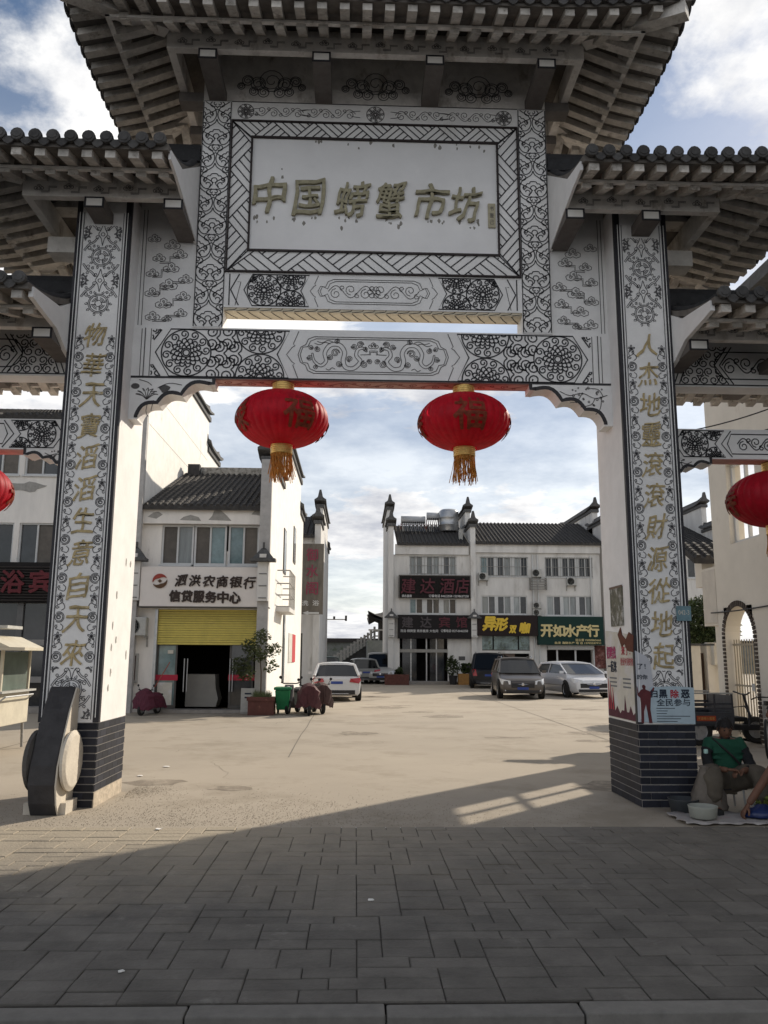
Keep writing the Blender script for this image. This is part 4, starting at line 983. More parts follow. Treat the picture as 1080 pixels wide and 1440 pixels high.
def facade(parent,x0,x1,z0,z1,Y,holes,m=FAC,depth=.16,name='wall'):
    xs=sorted({x0,x1}|{h[0] for h in holes}|{h[1] for h in holes}); zs=sorted({z0,z1}|{h[2] for h in holes}|{h[3] for h in holes})
    mb=MB()
    for a,b in zip(xs,xs[1:]):
        for c,d in zip(zs,zs[1:]):
            mx_,mz_=(a+b)/2,(c+d)/2
            if any(h[0]<mx_<h[1] and h[2]<mz_<h[3] for h in holes): continue
            mb.quad((a,Y,c),(b,Y,c),(b,Y,d),(a,Y,d))
    for h in holes:
        a,b,c,d=h[:4]; y2=Y+depth
        mb.quad((a,Y,c),(a,y2,c),(a,y2,d),(a,Y,d)).quad((b,Y,c),(b,Y,d),(b,y2,d),(b,y2,c)).quad((a,Y,c),(b,Y,c),(b,y2,c),(a,y2,c)).quad((a,Y,d),(a,y2,d),(b,y2,d),(b,Y,d))
    return mb.build(name,m,parent,fix=False)
def window(parent,x0,x1,z0,z1,Y,panes,groups=None,fr=WFR,fw=.05,gap=.16,bars=0):
    "panes: list of materials; groups: panes per sash group"
    f=MB(); n=len(panes); groups=groups or [n]; yb=Y+.10
    f.box(x0,x1,Y+.04,yb+.03,z0,z0+fw).box(x0,x1,Y+.04,yb+.03,z1-fw,z1)
    f.box(x0,x0+fw,Y+.04,yb+.03,z0+fw,z1-fw).box(x1-fw,x1,Y+.04,yb+.03,z0+fw,z1-fw)
    f.box(x0-.04,x1+.04,Y-.05,Y+.02,z0-.05,z0-.004)
    inner=x1-x0-2*fw-gap*(len(groups)-1); pw_=inner/n; x=x0+fw; k=0; P=[]
    for gi,gn in enumerate(groups):
        for j in range(gn):
            P.append((x,x+pw_,panes[k])); k+=1; x+=pw_
            if j<gn-1: f.box(x-fw*.5,x+fw*.5,Y+.05,yb+.025,z0+fw,z1-fw)
        if gi<len(groups)-1: f.box(x,x+gap,Y+.02,yb+.03,z0+fw,z1-fw); x+=gap
    o=f.build('window',fr,parent)
    for a,b,m in P: bx('pane',m,o,a+.001,b-.001,yb,yb+.012,z0+fw+.001,z1-fw-.001)
    if bars:
        b=MB()
        for i in range(bars): xx=x0+(x1-x0)*(i+.5)/bars; b.tube([(xx,Y-.06,z0),(xx,Y-.06,z1)],.011,5)
        for zz_ in (z0+.06,(z0+z1)/2,z1-.06): b.tube([(x0,Y-.06,zz_),(x1,Y-.06,zz_)],.013,5)
        b.build('security_bars',IRN,o)
    return o
def pxr(u0,v0,u1,v1,Y):
    a=at(u0,v1,Y=Y);b=at(u1,v0,Y=Y);c=at(u0,v0,Y=Y);d=at(u1,v1,Y=Y)
    return ((a.x+c.x)/2,(b.x+d.x)/2,(a.z+d.z)/2,(b.z+c.z)/2)
def tile_roof(parent,x0,x1,y0,z0,y1,z1,sp=.17,name='roof',r=.05,curve=0.0):
    slab=MB(); slab.add([(x0,y0,z0),(x1,y0,z0),(x1,y1,z1),(x0,y1,z1),(x0,y0,z0-.12),(x1,y0,z0-.12),(x1,y1,z1-.12),(x0,y1,z1-.12)],[(0,1,2,3),(4,7,6,5),(0,4,5,1),(1,5,6,2),(2,6,7,3),(3,7,4,0)])
    o=slab.build(name,RTF,parent)
    m=MB(); n=int((x1-x0)/sp); sp=(x1-x0)/n; L=math.hypot(y1-y0,z1-z0); K=max(6,int(L/.28)); ny=abs(z1-z0)/L
    for i in range(n):
        x=x0+sp*(i+.5); vs=[]
        for k in range(K):
            t0,t1=k/K,(k+1)/K
            for t,rr in ((t0,r*1.12),(t1,r*.9)):
                y=y0+(y1-y0)*t; z=z0+(z1-z0)*t
                for q in range(4): a=PI*q/3; vs.append((x+rr*math.cos(a),y-ny*rr*math.sin(a)*(1 if y1>y0 else -1),z+rr*1.1*math.sin(a)))
        fs=[]
        for k in range(K):
            b=k*8
            for q in range(3): fs.append((b+q,b+q+1,b+4+q+1,b+4+q))
            fs.append((b,b+1,b+2,b+3))
        m.add(vs,fs)
    m.build('roof_tiles',RTF,o,kind='stuff',fix=False)
    return o
def gable_wall(parent,X0,X1,steps,zb=0,m=FAC,ends=True):
    "stepped fire gable: steps = [(ya,yb,z)...] ; tiled coping on every step with up-curved ends"
    w=MB()
    if m is None: m=PLA
    for i,(a,b,z) in enumerate(steps): w.box(X0,X1,a,b,zb,z)
    W_=w.build('gable_wall',m,parent)
    xc=(X0+X1)/2; hw=(X1-X0)/2+.16
    for a,b,z in steps:
        c=MB(); n=8
        sec=[(-hw,0),(hw,0),(hw,.07),(hw*.55,.16),(.07,.30),(.07,.38),(-.07,.38),(-.07,.30),(-hw*.55,.16),(-hw,.07)]
        ys=[a-.22+(b-a+.44)*t/n for t in range(n+1)]; vs=[]
        for y in ys:
            e=max(0,1-min(y-ys[0],ys[-1]-y)/.7)**2*.16
            vs+=[(xc+p,y,z+.02+q+e) for p,q in sec]
        k=len(sec); fs=[(i*k+j,i*k+(j+1)%k,(i+1)*k+(j+1)%k,(i+1)*k+j) for i in range(n) for j in range(k)]+[tuple(range(k)),tuple(range(n*k,(n+1)*k))]
        c.add(vs,fs); c.box(X0-.07,X1+.07,a-.1,b+.1,z-.16,z+.02)
        cp=c.build('coping',COPE,W_)
        if ends:
            e=MB(); y=a-.22; zt=z+.38+.16
            e.prism([(xc-.16,z+.2),(xc+.16,z+.2),(xc+.10,zt),(xc+.05,zt+.22),(xc-.05,zt+.22),(xc-.10,zt)],'Y',y-.02,y+.16).build('ridge_finial',COPE,W_)
    return W_
def hood(parent,x,Y,z,w=.34):
    m=MB(); a=w
    m.add([(x-a,Y-.3,z),(x+a,Y-.3,z),(x+a,Y,z),(x-a,Y,z),(x-.06,Y-.12,z+.30),(x+.06,Y-.12,z+.30),(x+.06,Y,z+.30),(x-.06,Y,z+.30)],[(0,1,5,4),(1,2,6,5),(2,3,7,6),(3,0,4,7),(0,3,2,1),(4,5,6,7)])
    m.box(x-a-.04,x+a+.04,Y-.34,Y,z-.08,z-.001).box(x-.03,x+.03,Y-.16,Y-.08,z+.30,z+.46)
    o=m.build('hood_ornament',COPE,parent)
    bx('pediment_panel',FAC,o,x-a*.3,x+a*.3,Y-.31,Y-.2,z+.02,z+.12)
    bx('hood_bracket',FAC,o,x-a*.5,x+a*.5,Y-.16,Y,z-1.15,z-.085)
    for k in range(3): bx('carved_panel',COPE,o,x-a*.35,x+a*.35,Y-.175,Y-.161,z-.42-.33*k,z-.40-.33*k)
def ac(parent_label,x,Y,z,w=.72,h=.52,d=.3,loc=None):
    t=thing('air_conditioner',(x,Y,z),parent_label,'air conditioner','outdoor air conditioner units on the house fronts')
    b=bx('casing',ACW,t,x-w/2,x+w/2,Y-d-.02,Y-.06,z,z+h,bevel=.02)
    T_=Matrix.Translation((x-w*.12,Y-d-.02,z+h/2))@Matrix.Rotation(PI/2,4,'X')
    MB().lathe([(.001,.0),(h*.40,.0),(h*.43,.015)],(0,0,0),18,T_,cap=False).build('fan_grille',ACD,t)
    g_=MB()
    for k in range(4): g_.lathe([(h*.1*(k+1)-.006,.018),(h*.1*(k+1),.022)],(0,0,0),16,T_,cap=False)
    g_.build('fan_guard',ACW,t,fix=False)
    MB().box(x-w/2,x-w/2+.04,Y-d-.02,Y,z-.05,z-.002).box(x+w/2-.04,x+w/2,Y-d-.02,Y,z-.05,z-.002).box(x-w/2,x-w/2+.04,Y-.04,Y,z-.3,z-.05).box(x+w/2-.04,x+w/2,Y-.04,Y,z-.3,z-.05).build('mounting_bracket',IRN,t)
    return t
# ---- bank
YB=14.0
bank=thing('bank_building',(-4.35,YB,0),'two-storey white bank branch with half-open yellow roller shutter and curved logo sign','building')
h1=pxr(227,738,271,794,YB);h2=pxr(274,738,317,794,YB);h3=pxr(322,738,364,794,YB)
door=pxr(218,857,362,997,YB); door=(door[0],door[1],.06,door[3])
hole=(h1[0],h3[1],h1[2],h1[3])
facade(bank,-6.2,-2.85,0,5.15,YB,[hole,door],depth=.2,m=FAB)
bx('eaves_wall',FAB,bank,-6.2,-2.75,YB-.16,YB+.3,5.17,5.62)
for pts in ([(.0,5.35),(.25,5.30),(.42,5.42),(.3,5.5),(.15,5.47)],[(1.7,5.28),(2.35,5.26),(2.2,5.42),(2.02,5.58),(1.85,5.55),(1.8,5.4)],[(2.9,5.45),(3.3,5.40),(3.35,5.6),(3.0,5.58)],[(.9,5.27),(1.5,5.25),(1.42,5.36),(1.2,5.42),(1.0,5.36)]):
    MB().prism([(-6.05+a,b) for a,b in pts],'Y',YB-.164,YB-.15).build('bare_render_patch',GREY,bank)
window(bank,h1[0],h1[1]+.02,h1[2],h1[3],YB,[GLB,GLC],fw=.05); window(bank,h2[0]-.02,h2[1]+.02,h1[2],h1[3],YB,[GLB,GLT],fw=.05); window(bank,h3[0]-.02,h3[1],h1[2],h1[3],YB,[GLT,GLB],fw=.05)
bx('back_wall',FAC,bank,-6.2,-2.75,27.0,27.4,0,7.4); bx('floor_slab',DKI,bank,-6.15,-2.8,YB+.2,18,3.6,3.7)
tile_roof(bank,-6.18,-2.72,YB-.28,5.66,18.9,7.72,sp=.175,r=.055); tile_roof(bank,-6.18,-2.72,24,5.8,18.92,7.72,sp=.35,name='rear_roof',r=.06)
rp=MB().box(-6.0,-2.75,18.8,19.05,7.68,7.95).build('ridge_wall',mat('dirty_ridge',(.36,.35,.33),.9,.4,8,dirt=(.12,.11,.1),dscale=9,dthr=.5),bank)
bx('ridge_end',TIL,bank,-6.0,-5.6,18.55,18.8,7.62,8.0)
# interior
rm=MB(); a,b,c,d=door
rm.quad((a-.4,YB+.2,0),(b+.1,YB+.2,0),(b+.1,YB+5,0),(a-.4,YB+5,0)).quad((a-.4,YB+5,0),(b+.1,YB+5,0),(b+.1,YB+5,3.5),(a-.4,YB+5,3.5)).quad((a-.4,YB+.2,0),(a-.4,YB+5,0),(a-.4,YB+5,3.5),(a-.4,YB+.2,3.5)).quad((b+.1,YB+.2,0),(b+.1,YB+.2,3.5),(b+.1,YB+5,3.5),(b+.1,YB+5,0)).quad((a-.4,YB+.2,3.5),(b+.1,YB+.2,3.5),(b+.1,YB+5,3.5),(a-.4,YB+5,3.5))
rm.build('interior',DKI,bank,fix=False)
cA=at(262,948,Y=15.2);cB=at(303,995,Y=15.2)
MB().prism([(cA.x,.08),(cB.x,.08),(cB.x+.06,.3),(cB.x-.02,.6),(cB.x-.05,cA.z),(cA.x,cA.z)],'Y',15.2,15.9).build('reception_counter',mat('white_counter',(.36,.35,.33),.4,.1,4),bank)
bx('door_step',mat('stone_step',(.28,.26,.24),.8,.2,6),bank,door[0]-.1,door[1]+.1,YB-.35,YB+.2,.004,.09)
# roller shutter: every lath of its own
SHY=mat('yellow_shutter_lath',(.62,.52,.13),.45,.12,5,dirt=(.45,.36,.14),dscale=3,dthr=.6,vert=3)
zt,zb_=door[3],pxr(218,857,362,907,YB)[2]
lm=MB().prism([(0,0),(.035,.008),(.035,.06),(0,.068)],'X',0,1).mesh('shutter_lath',SHY)
nl=15
for k in range(nl): z=zb_+(zt-zb_)*k/nl; piece('shutter_lath',lm,bank,(door[0]+.02,YB+.12,z+.002),(0,0,0),(door[1]-door[0]-.04,-1,(zt-zb_)/nl/.0695))
bx('shutter_guide',MET,bank,door[0]-.05,door[0]+.02,YB-.02,YB+.1,.06,zt); bx('shutter_guide',MET,bank,door[1]-.02,door[1]+.05,YB-.02,YB+.1,.06,zt)
# glass doors with red bands and handles
def gdoor(u0,u1,kind):
    a=at(u0,950,Y=YB+.17).x;b=at(u1,950,Y=YB+.17).x; z1=at(u0,905,Y=YB+.17).z
    o=MB().box(a,a+.05,YB+.17,YB+.21,.1,z1).box(b-.05,b,YB+.17,YB+.21,.1,z1).box(a+.05,b-.05,YB+.17,YB+.21,.1,.18).box(a+.05,b-.05,YB+.17,YB+.21,z1-.05,z1).build('glass_door',DFR,bank)
    bx('pane',GLD if kind else GLT,o,a+.05,b-.05,YB+.19,YB+.20,.18,z1-.05)
    bx('red_band',mat('red_door_band',(.42,.02,.05),.5),o,a-.02,b+.04,YB+.155,YB+.169,at(u0,957,Y=YB).z,at(u0,949,Y=YB).z)
    return o,a,b
o,a,b=gdoor(219,248,0)
bx('door_notice',PAW,o,a+.06,b-.1,YB+.15,YB+.165,at(220,992,Y=YB).z,at(220,960,Y=YB).z); bx('door_notice',PAW,o,a+.3,a+.45,YB+.15,YB+.165,at(220,919,Y=YB).z,at(220,914,Y=YB).z)
o,a,b=gdoor(322,356,1)
for u in (258.5,263,323,327): p=at(u,950,Y=YB+.05); MB().tube([(p.x,p.y,at(u,973,Y=YB+.05).z),(p.x,p.y,at(u,926,Y=YB+.05).z)],.014,8).build('door_handle',MET,bank)
# sign
sg=pxr(197,797,378,853,YB-.35)
SGN=mat('cream_sign_panel',(.70,.66,.63),.5,.06,3,dirt=(.60,.56,.53),dscale=3,dthr=.62,vert=.25)
sb=bx('sign_board',SGN,bank,sg[0],sg[1],YB-.35,YB-.002,sg[2],sg[3],bevel=.01)
bx('sign_trim',DFR,sb,sg[0]-.02,sg[1]+.02,YB-.36,YB-.02,sg[2]-.03,sg[2]-.002)
ys=YB-.352; DKB=mat('dark_brown_lettering',(.035,.022,.018),.5)
for k,c in enumerate('泗洪农商银行'):
    p=at(255+19.3*k,816+.7*k,Y=ys); text('letter',c,(p.x,ys,p.z),DKB,sb,w=.33,h=.30,off=.03,ext=.03,shear=.2,warp=.04)
for k,c in enumerate('信贷服务中心'):
    p=at(246+16.9*k,838+.5*k,Y=ys); text('letter',c,(p.x,ys,p.z),DKB,sb,w=.29,h=.30,off=.045,ext=.03)
p=at(225,817,Y=ys)
def arcp(c,r0,r1,a0,a1,n=12,sw=1): return [(c[0]+r0*math.cos(a0+(a1-a0)*i/n),c[1]+r0*math.sin(a0+(a1-a0)*i/n)) for i in range(n+1)]+[(c[0]+(r0+(r1-r0)*math.sin(PI*(1-i/n)))*math.cos(a0+(a1-a0)*(1-i/n)),c[1]+(r0+(r1-r0)*math.sin(PI*(1-i/n)))*math.sin(a0+(a1-a0)*(1-i/n))) for i in range(1,n)]
MB().prism(arcp((p.x,p.z),.20,.08,.4,PI+.2),'Y',ys-.03,ys).build('logo_arc',mat('logo_red',(.30,.045,.03),.5),sb)
MB().prism(arcp((p.x,p.z),.20,.08,PI+.4,2*PI+.2),'Y',ys-.03,ys).build('logo_arc',mat('logo_brown',(.09,.045,.02),.5),sb)
MB().prism([(p.x-.06,p.z),(p.x,p.z+.05),(p.x+.06,p.z),(p.x,p.z-.05)],'Y',ys-.03,ys).build('logo_diamond',MATS['logo_brown'],sb)
# corner pier, side wall and stepped gables
gw=gable_wall(bank,-2.85,-2.6,[(13.8,17.4,7.1),(17.4,25.5,8.95),(25.5,27.5,7.65)],m=PLA)
bx('corner_pier',mat('grey_pier',(.42,.41,.40),.9,.2,5),bank,-2.88,-2.58,13.60,13.80,0,7.0)
hood(bank,-2.73,13.6,4.15,.3); hood(bank,-6.25,13.75,4.15,.28)
hooks=MB()
for u0,v0,u1,v1 in ((398,748,403,805),(412,745,416,790),(396,855,401,960)):
    q0=at(u0,v1,X=-2.59);q1=at(u1,v0,X=-2.59); s_=bx('side_window',DFR,bank,-2.60,-2.57,q0.y,q1.y,max(.3,q0.z),q1.z); bx('pane',GLC,s_,-2.57,-2.56,q0.y+.06,q1.y-.06,max(.3,q0.z)+.06,q1.z-.06)
q0=at(400,845,X=-2.59); rl=MB()
for z in (3.0,3.35,3.7,4.1): rl.tube([(-2.59,16,z),(-2.2,16,z),(-2.2,18,z),(-2.59,18,z)],.02,5)
for y in (16,16.5,17,17.5,18): rl.tube([(-2.2,y,3.0),(-2.2,y,4.1)],.018,5)
rl.build('iron_balcony_rail',IRN,bank); bx('balcony_slab',FAC,bank,-2.599,-2.18,15.9,18.1,2.85,2.98)
q0=at(405,932,X=-2.59);q1=at(415,893,X=-2.59)
nb_=bx('wall_notice',PAW,bank,-2.60,-2.575,q0.y,q1.y,q0.z,q1.z); bx('notice_red_half',mat('notice_red',(.5,.05,.06),.6),nb_,-2.575,-2.568,(q0.y+q1.y)/2,q1.y,q0.z,q1.z)
# ---- tall house on the far left
hl_=thing('corner_house',(-10,YB,0),'three-storey white house on the far left, dark louvred shopfront with red lettering','building')
w1=pxr(0,735,75,794,YB); w0=pxr(0,640,78,676,YB)
za=w1[2];zb_=w1[3]; zc0=6.55; zd=7.6
holes=[(-8.95,-7.98,za,zb_),(-7.93,-6.95,za,zb_),(-10.6,-9.4,za,zb_),(-8.95,-7.98,zc0,zd),(-7.93,-6.95,zc0,zd),(-10.6,-9.4,zc0,zd)]
XR=at(76,765,Y=YB).x; holes=[(XR-1.0,XR,za,zb_),(XR-2.15,XR-1.15,za,zb_),(XR-3.4,XR-2.4,za,zb_),(XR-1.0,XR,zc0,zd),(XR-2.15,XR-1.15,zc0,zd),(XR-3.4,XR-2.4,zc0,zd)]
facade(hl_,-16,-6.35,0,8.2,YB+.02,holes,m=FAB)
for i,h in enumerate(holes): window(hl_,*h[:4],YB+.02,[GLB,GLD] if i%2 else [GLD,GLB],fw=.045)
MB().prism([(XR-.9+.5*math.cos(a)*(1+.25*math.sin(3*a)),6.2+.13*math.sin(a)*(1+.3*math.cos(5*a))) for a in [i*PI/9 for i in range(18)]],'Y',YB+.008,YB+.03).build('bare_render_patch',GREY,hl_)
lv=pxr(0,798,76,848,YB); louv=MB()
bx('sign_backing',DKI,hl_,-12,XR+.25,YB-.25,YB-.0,lv[2],lv[3]+.12)
lm2=MB().box(0,1,0,.03,0,.035).mesh('louvre_slat',mat('dark_louvre',(.04,.035,.035),.5,.2,8))
for k in range(13): piece('louvre_slat',lm2,hl_,(-12,YB-.30,lv[2]+.04+k*(lv[3]-lv[2])/13),(0.4,0,0),(12+XR+.25,1,1))
RD=mat('dim_red_lettering',(.11,.010,.016),.5)
for c,u in (('浴',18),('宾',58)): p=at(u,818,Y=YB-.33); text('letter',c,(p.x,YB-.33,p.z),RD,hl_,w=.62,h=.6,off=.03,ext=.03)
bx('shopfront_glass',GLD,hl_,-12,XR+.2,YB-.05,YB+.0,.15,lv[2]-.02)
for u in (30,):
    p=at(u,870,Y=YB); bx('shopfront_post',mat('grey_post',(.12,.12,.12),.5),hl_,p.x-.08,p.x+.08,YB-.12,YB-.05,.15,lv[2])
for v in (903,955): p=at(40,v,Y=YB); bx('shopfront_rail',mat('pale_rail',(.25,.24,.23),.5),hl_,-10,XR+.2,YB-.13,YB-.055,p.z-.09,p.z+.07)
bx('shop_step',MATS['stone_step'],hl_,-12,XR+.4,YB-.6,YB+.02,.004,.16)
tile_roof(hl_,-16,-6.4,YB-.3,8.22,20.5,10.4,sp=.2,r=.06)
gable_wall(hl_,-6.4,-6.2,[(13.85,16.6,9.9),(16.6,23.1,11.0),(23.1,25.7,9.75)],m=PLA)
bx('side_pier',MATS['grey_pier'],hl_,-6.44,-6.17,13.66,13.84,0,9.7)
for z in (9.2,8.1): bx('side_wall_joint',mat('wall_joint',(.48,.47,.44),.9),hl_,-6.199,-6.196,14,23,z,z+.02)
ac('dusty air conditioner on the wall left of the yellow shutter',at(198,820,Y=YB).x-.02,YB,2.05,.62,.5)
bdn=pxr(176,919,192,960,YB); 
# notice case
nc=thing('notice_case',(bdn[0]+.2,YB,1.0),'dark notice case hanging on the wall beside the bank entrance','notice board')
_=bx('case_frame',ACW,nc,bdn[0]-.1,bdn[1]+.05,YB-.08,YB-.002,bdn[2],bdn[3]); bx('case_panel',mat('maroon_panel',(.07,.025,.02),.4,.2,6),nc,bdn[0]-.04,bdn[1]-.01,YB-.095,YB-.081,bdn[2]+.06,bdn[3]-.06)
# ---- bath house behind the bank
YC=31.0
bh=thing('bath_house',(-4.5,YC,0),'narrow white house with tall red lettered sign behind the bank','building')
xr=at(441,850,Y=YC).x
facade(bh,-8,xr,0,7.3,YC,[(-3.4,-2.75,.1,2.6)]); bx('door_leaf',GLD,bh,-3.4,-2.75,YC+.12,YC+.16,.1,2.6)
tile_roof(bh,-8,xr,YC-.3,7.35,YC+4.5,9.1,sp=.3,r=.07)
gable_wall(bh,xr,xr+.3,[(YC-.2,YC+1.9,8.1),(YC+1.9,YC+9,9.3),(YC+9,YC+11,8.0)])
bx('back_wall',FAC,bh,-8,xr,YC+10.6,YC+10.9,0,7.3)
vs=pxr(423,765,455,864,YC-1.3)
vsn=bx('vertical_sign',mat('weathered_grey_sign',(.15,.135,.115),.7,.35,6,streak=.2),bh,vs[0],vs[1],YC-1.42,YC-1.3,vs[2],vs[3])
bx('sign_arm',IRN,bh,vs[1]-.5,vs[1]-.4,YC-1.3,YC,vs[3]-.5,vs[3]-.4)
PRD=mat('faded_red_lettering',(.24,.045,.08),.6)
for c,v in zip('御水阁',(780,803,827)): p=at(439,v,Y=YC-1.43); text('letter',c,(p.x,YC-1.42,p.z),PRD,vsn,w=.55,h=.6,off=.01,ext=.03)
for c,u in zip('洗浴',(429,444)): p=at(u,848,Y=YC-1.43); text('letter',c,(p.x,YC-1.42,p.z),WFR,vsn,w=.30,h=.24,off=.02,ext=.02)
p=at(438,862,Y=YC-1.43); MB().prism([(p.x-.42,p.z),(p.x-.15,p.z+.1),(p.x-.15,p.z+.04),(p.x+.35,p.z+.04),(p.x+.35,p.z-.04),(p.x-.15,p.z-.04),(p.x-.15,p.z-.1)],'Y',YC-1.44,YC-1.42).build('arrow',WFR,vsn)
# ---- hotel row
YH=38.0
ht=thing('hotel_building',(4.1,YH,0),'narrow three-storey hotel with two dark signs, water tank on the roof','building')
X0,X1=at(553,860,Y=YH).x,at(662,860,Y=YH).x
u1=pxr(575.6,782,642,808.5,YH);u2=pxr(575.6,841.5,642,863.5,YH);dr_=pxr(562,898,629.6,957,YH)
facade(ht,X0,X1,0,7.35,YH,[u1,u2,(dr_[0],dr_[1],.1,dr_[3])])
window(ht,*u1,YH,[GLC,GLC,GLC,GLC,GLD,GLC],[2,2,2],fw=.06,gap=.3,bars=14); window(ht,*u2,YH,[GLT,GLB,GLB,GLD,GLC,GLB],[2,2,2],fw=.06,gap=.28)
bx('eaves_wall',FAC,ht,X0+.1,X1-.1,YH-.15,YH+.1,7.36,7.95)
tile_roof(ht,X0+.2,X1-.1,YH-.3,7.98,YH+4.4,9.75,sp=.23,r=.065)
bx('lobby_back',DKI,ht,X0,X1,YH+2,YH+2.1,0,3)
bx('lobby_wall',DKI,ht,dr_[0]-.15,dr_[0]-.02,YH+.17,YH+2,0,3); bx('lobby_wall',DKI,ht,dr_[1]+.02,dr_[1]+.15,YH+.17,YH+2,0,3)
lb=pxr(562,913,629.6,917.5,YH); bx('door_beam',mat('grey_beam',(.28,.27,.25),.7),ht,dr_[0],dr_[1],YH-.05,YH+.1,lb[2],lb[3])
for u in (578,600,614): p=at(u,930,Y=YH); bx('door_post',MET,ht,p.x-.035,p.x+.035,YH+.1,YH+.16,.1,dr_[3])
for u in (566,605): p=at(u,930,Y=YH); q=at(u+20,930,Y=YH); bx('pane',GLD,ht,p.x,q.x,YH+.17,YH+.19,.1,dr_[3])
bx('entrance_step',MATS['stone_step'],ht,X0,X1,YH-1.2,YH-.002,.004,.15)
gable_wall(ht,X0-.3,X0,[(YH-.2,YH+1.9,9.15),(YH+1.9,YH+9,10.5)]); gable_wall(ht,X1,X1+.3,[(YH-.2,YH+1.9,9.15),(YH+1.9,YH+7,10.4)])
bx('back_wall',FAC,ht,X0,X1,YH+9,YH+9.3,0,8)
hood(ht,X0-.12,YH-.2,3.75,.35); hood(ht,X1+.15,YH-.2,3.75,.35)
bx('roof_vent',ACW,ht,at(645,762,Y=YH+1).x,at(650,762,Y=YH+1).x,YH+.7,YH+1.1,8.3,9.0)
DSG=mat('dark_louvre_sign',(.014,.012,.012),.7,.2,6); DS2=mat('dark_sign_panel',(.010,.008,.009),.7,.2,6)
RDL=mat('dull_red_lettering',(.085,.016,.026),.5); WHL=mat('small_white_lettering',(.5,.5,.5),.5)
s1=pxr(560.6,810,662,841,YH-.25); sA=bx('upper_sign',DSG,ht,s1[0],s1[1],YH-.25,YH-.03,s1[2],s1[3])
lm3=MB().box(0,1,0,.03,0,.03).mesh('sign_louvre',DSG)
for k in range(16): piece('sign_louvre',lm3,sA,(s1[0]+.06,YH-.29,s1[2]+.06+k*(s1[3]-s1[2]-.1)/16),(0,0,0),(s1[1]-s1[0]-.12,1,1))
MB().box(s1[0],s1[1],YH-.32,YH-.25,s1[3],s1[3]+.05).box(s1[0],s1[0]+.05,YH-.32,YH-.25,s1[2],s1[3]).box(s1[1]-.05,s1[1],YH-.32,YH-.25,s1[2],s1[3]).build('sign_frame',mat('bronze_trim',(.13,.12,.11),.5),sA)
for c,u in zip('建达酒店',(574,601,629,650)): p=at(u,824,Y=YH-.33); text('letter',c,(p.x,YH-.33,p.z),RDL,sA,w=.85,h=.85,off=.015,ext=.04,shear=.1)
def small(s,u0,u1,v,Y,parent,m=WHL,h=.16,k=.0): a=at(u0,v,Y=Y);b=at(u1,v,Y=Y); return text('small_lettering',s,((a.x+b.x)/2,Y,a.z),m,parent,w=b.x-a.x,h=h,ext=.01,off=.02)
small('承办宴席',565,579,838,YH-.33,sA); small('订餐电话 84622558 15298627238',603,659,838,YH-.33,sA)
s2=pxr(559.5,864.8,663,898,YH-.35); sB=bx('lower_sign',DS2,ht,s2[0],s2[1],YH-.35,YH-.0,s2[2],s2[3])
for c,u,m_ in (('建',573,mat('unlit_grey_lettering',(.07,.06,.065),.5)),('达',599,MATS['unlit_grey_lettering']),('宾',625,RDL),('馆',649,RDL)): p=at(u,875,Y=YH-.36); text('letter',c,(p.x,YH-.35,p.z),m_,sB,w=.62,h=.6,off=.02,ext=.04)
small('洗浴 棋牌室 商务套房 大包间',563,616,887,YH-.36,sB); small('订餐电话 0527-86462558',620,658,887,YH-.36,sB)
pl=pxr(645,923,654,928.5,YH); bx('wall_plaque',COPE,ht,pl[0],pl[1],YH-.03,YH-.002,pl[2],pl[3])
# roof plant
wt=thing('water_tank',(at(631,735,Y=YH+3).x,YH+3,9.4),'steel cylinder water tank standing on the hotel roof','water tank')
p=at(631,738,Y=YH+3); MB().lathe([(.60,0),(.62,.05),(.62,.4),(.64,.42),(.62,.44),(.62,.85),(.64,.87),(.62,.9),(.62,1.25),(.5,1.38),(.1,1.45)],(p.x,YH+3,p.z-.45),24).build('tank_body',MET,wt,smooth=True); MB().box(p.x-.5,p.x+.5,YH+2.6,YH+3.4,9.2,p.z-.45).build('tank_stand',IRN,wt)
for (a_,b_,v,lab) in ((564,598,731,'longer solar water heater on a red frame along the hotel ridge'),(600,617,726,'shorter solar water heater between the long one and the steel tank')):
    pa=at(a_,v,Y=YH+3.2);pb=at(b_,v,Y=YH+3.2); sw=thing('solar_water_heater',((pa.x+pb.x)/2,YH+3.2,9.3),lab,'water heater','solar water heaters on the hotel roof')
    MB().tube([(pa.x,YH+3.2,pa.z),(pb.x,YH+3.2,pa.z)],.24,14).build('tank',mat('heater_tank',(.42,.43,.45),.4,.1,6),sw,smooth=True)
    m=MB(); n=int((pb.x-pa.x)/.12)
    for k in range(n): x=pa.x+.06+k*.12; m.tube([(x,YH+3.1,pa.z-.1),(x,YH+1.9,9.0)],.03,5)
    m.build('glass_tubes',GLD,sw,kind='stuff'); MB().tube([(pa.x,YH+3.3,pa.z-.2),(pa.x,YH+3.3,9.2)],.03,5).tube([(pb.x,YH+3.3,pa.z-.2),(pb.x,YH+3.3,9.2)],.03,5).tube([(pa.x,YH+3.0,9.6),(pb.x,YH+3.0,9.6)],.03,5).build('frame',mat('red_oxide_frame',(.2,.06,.04),.7),sw)
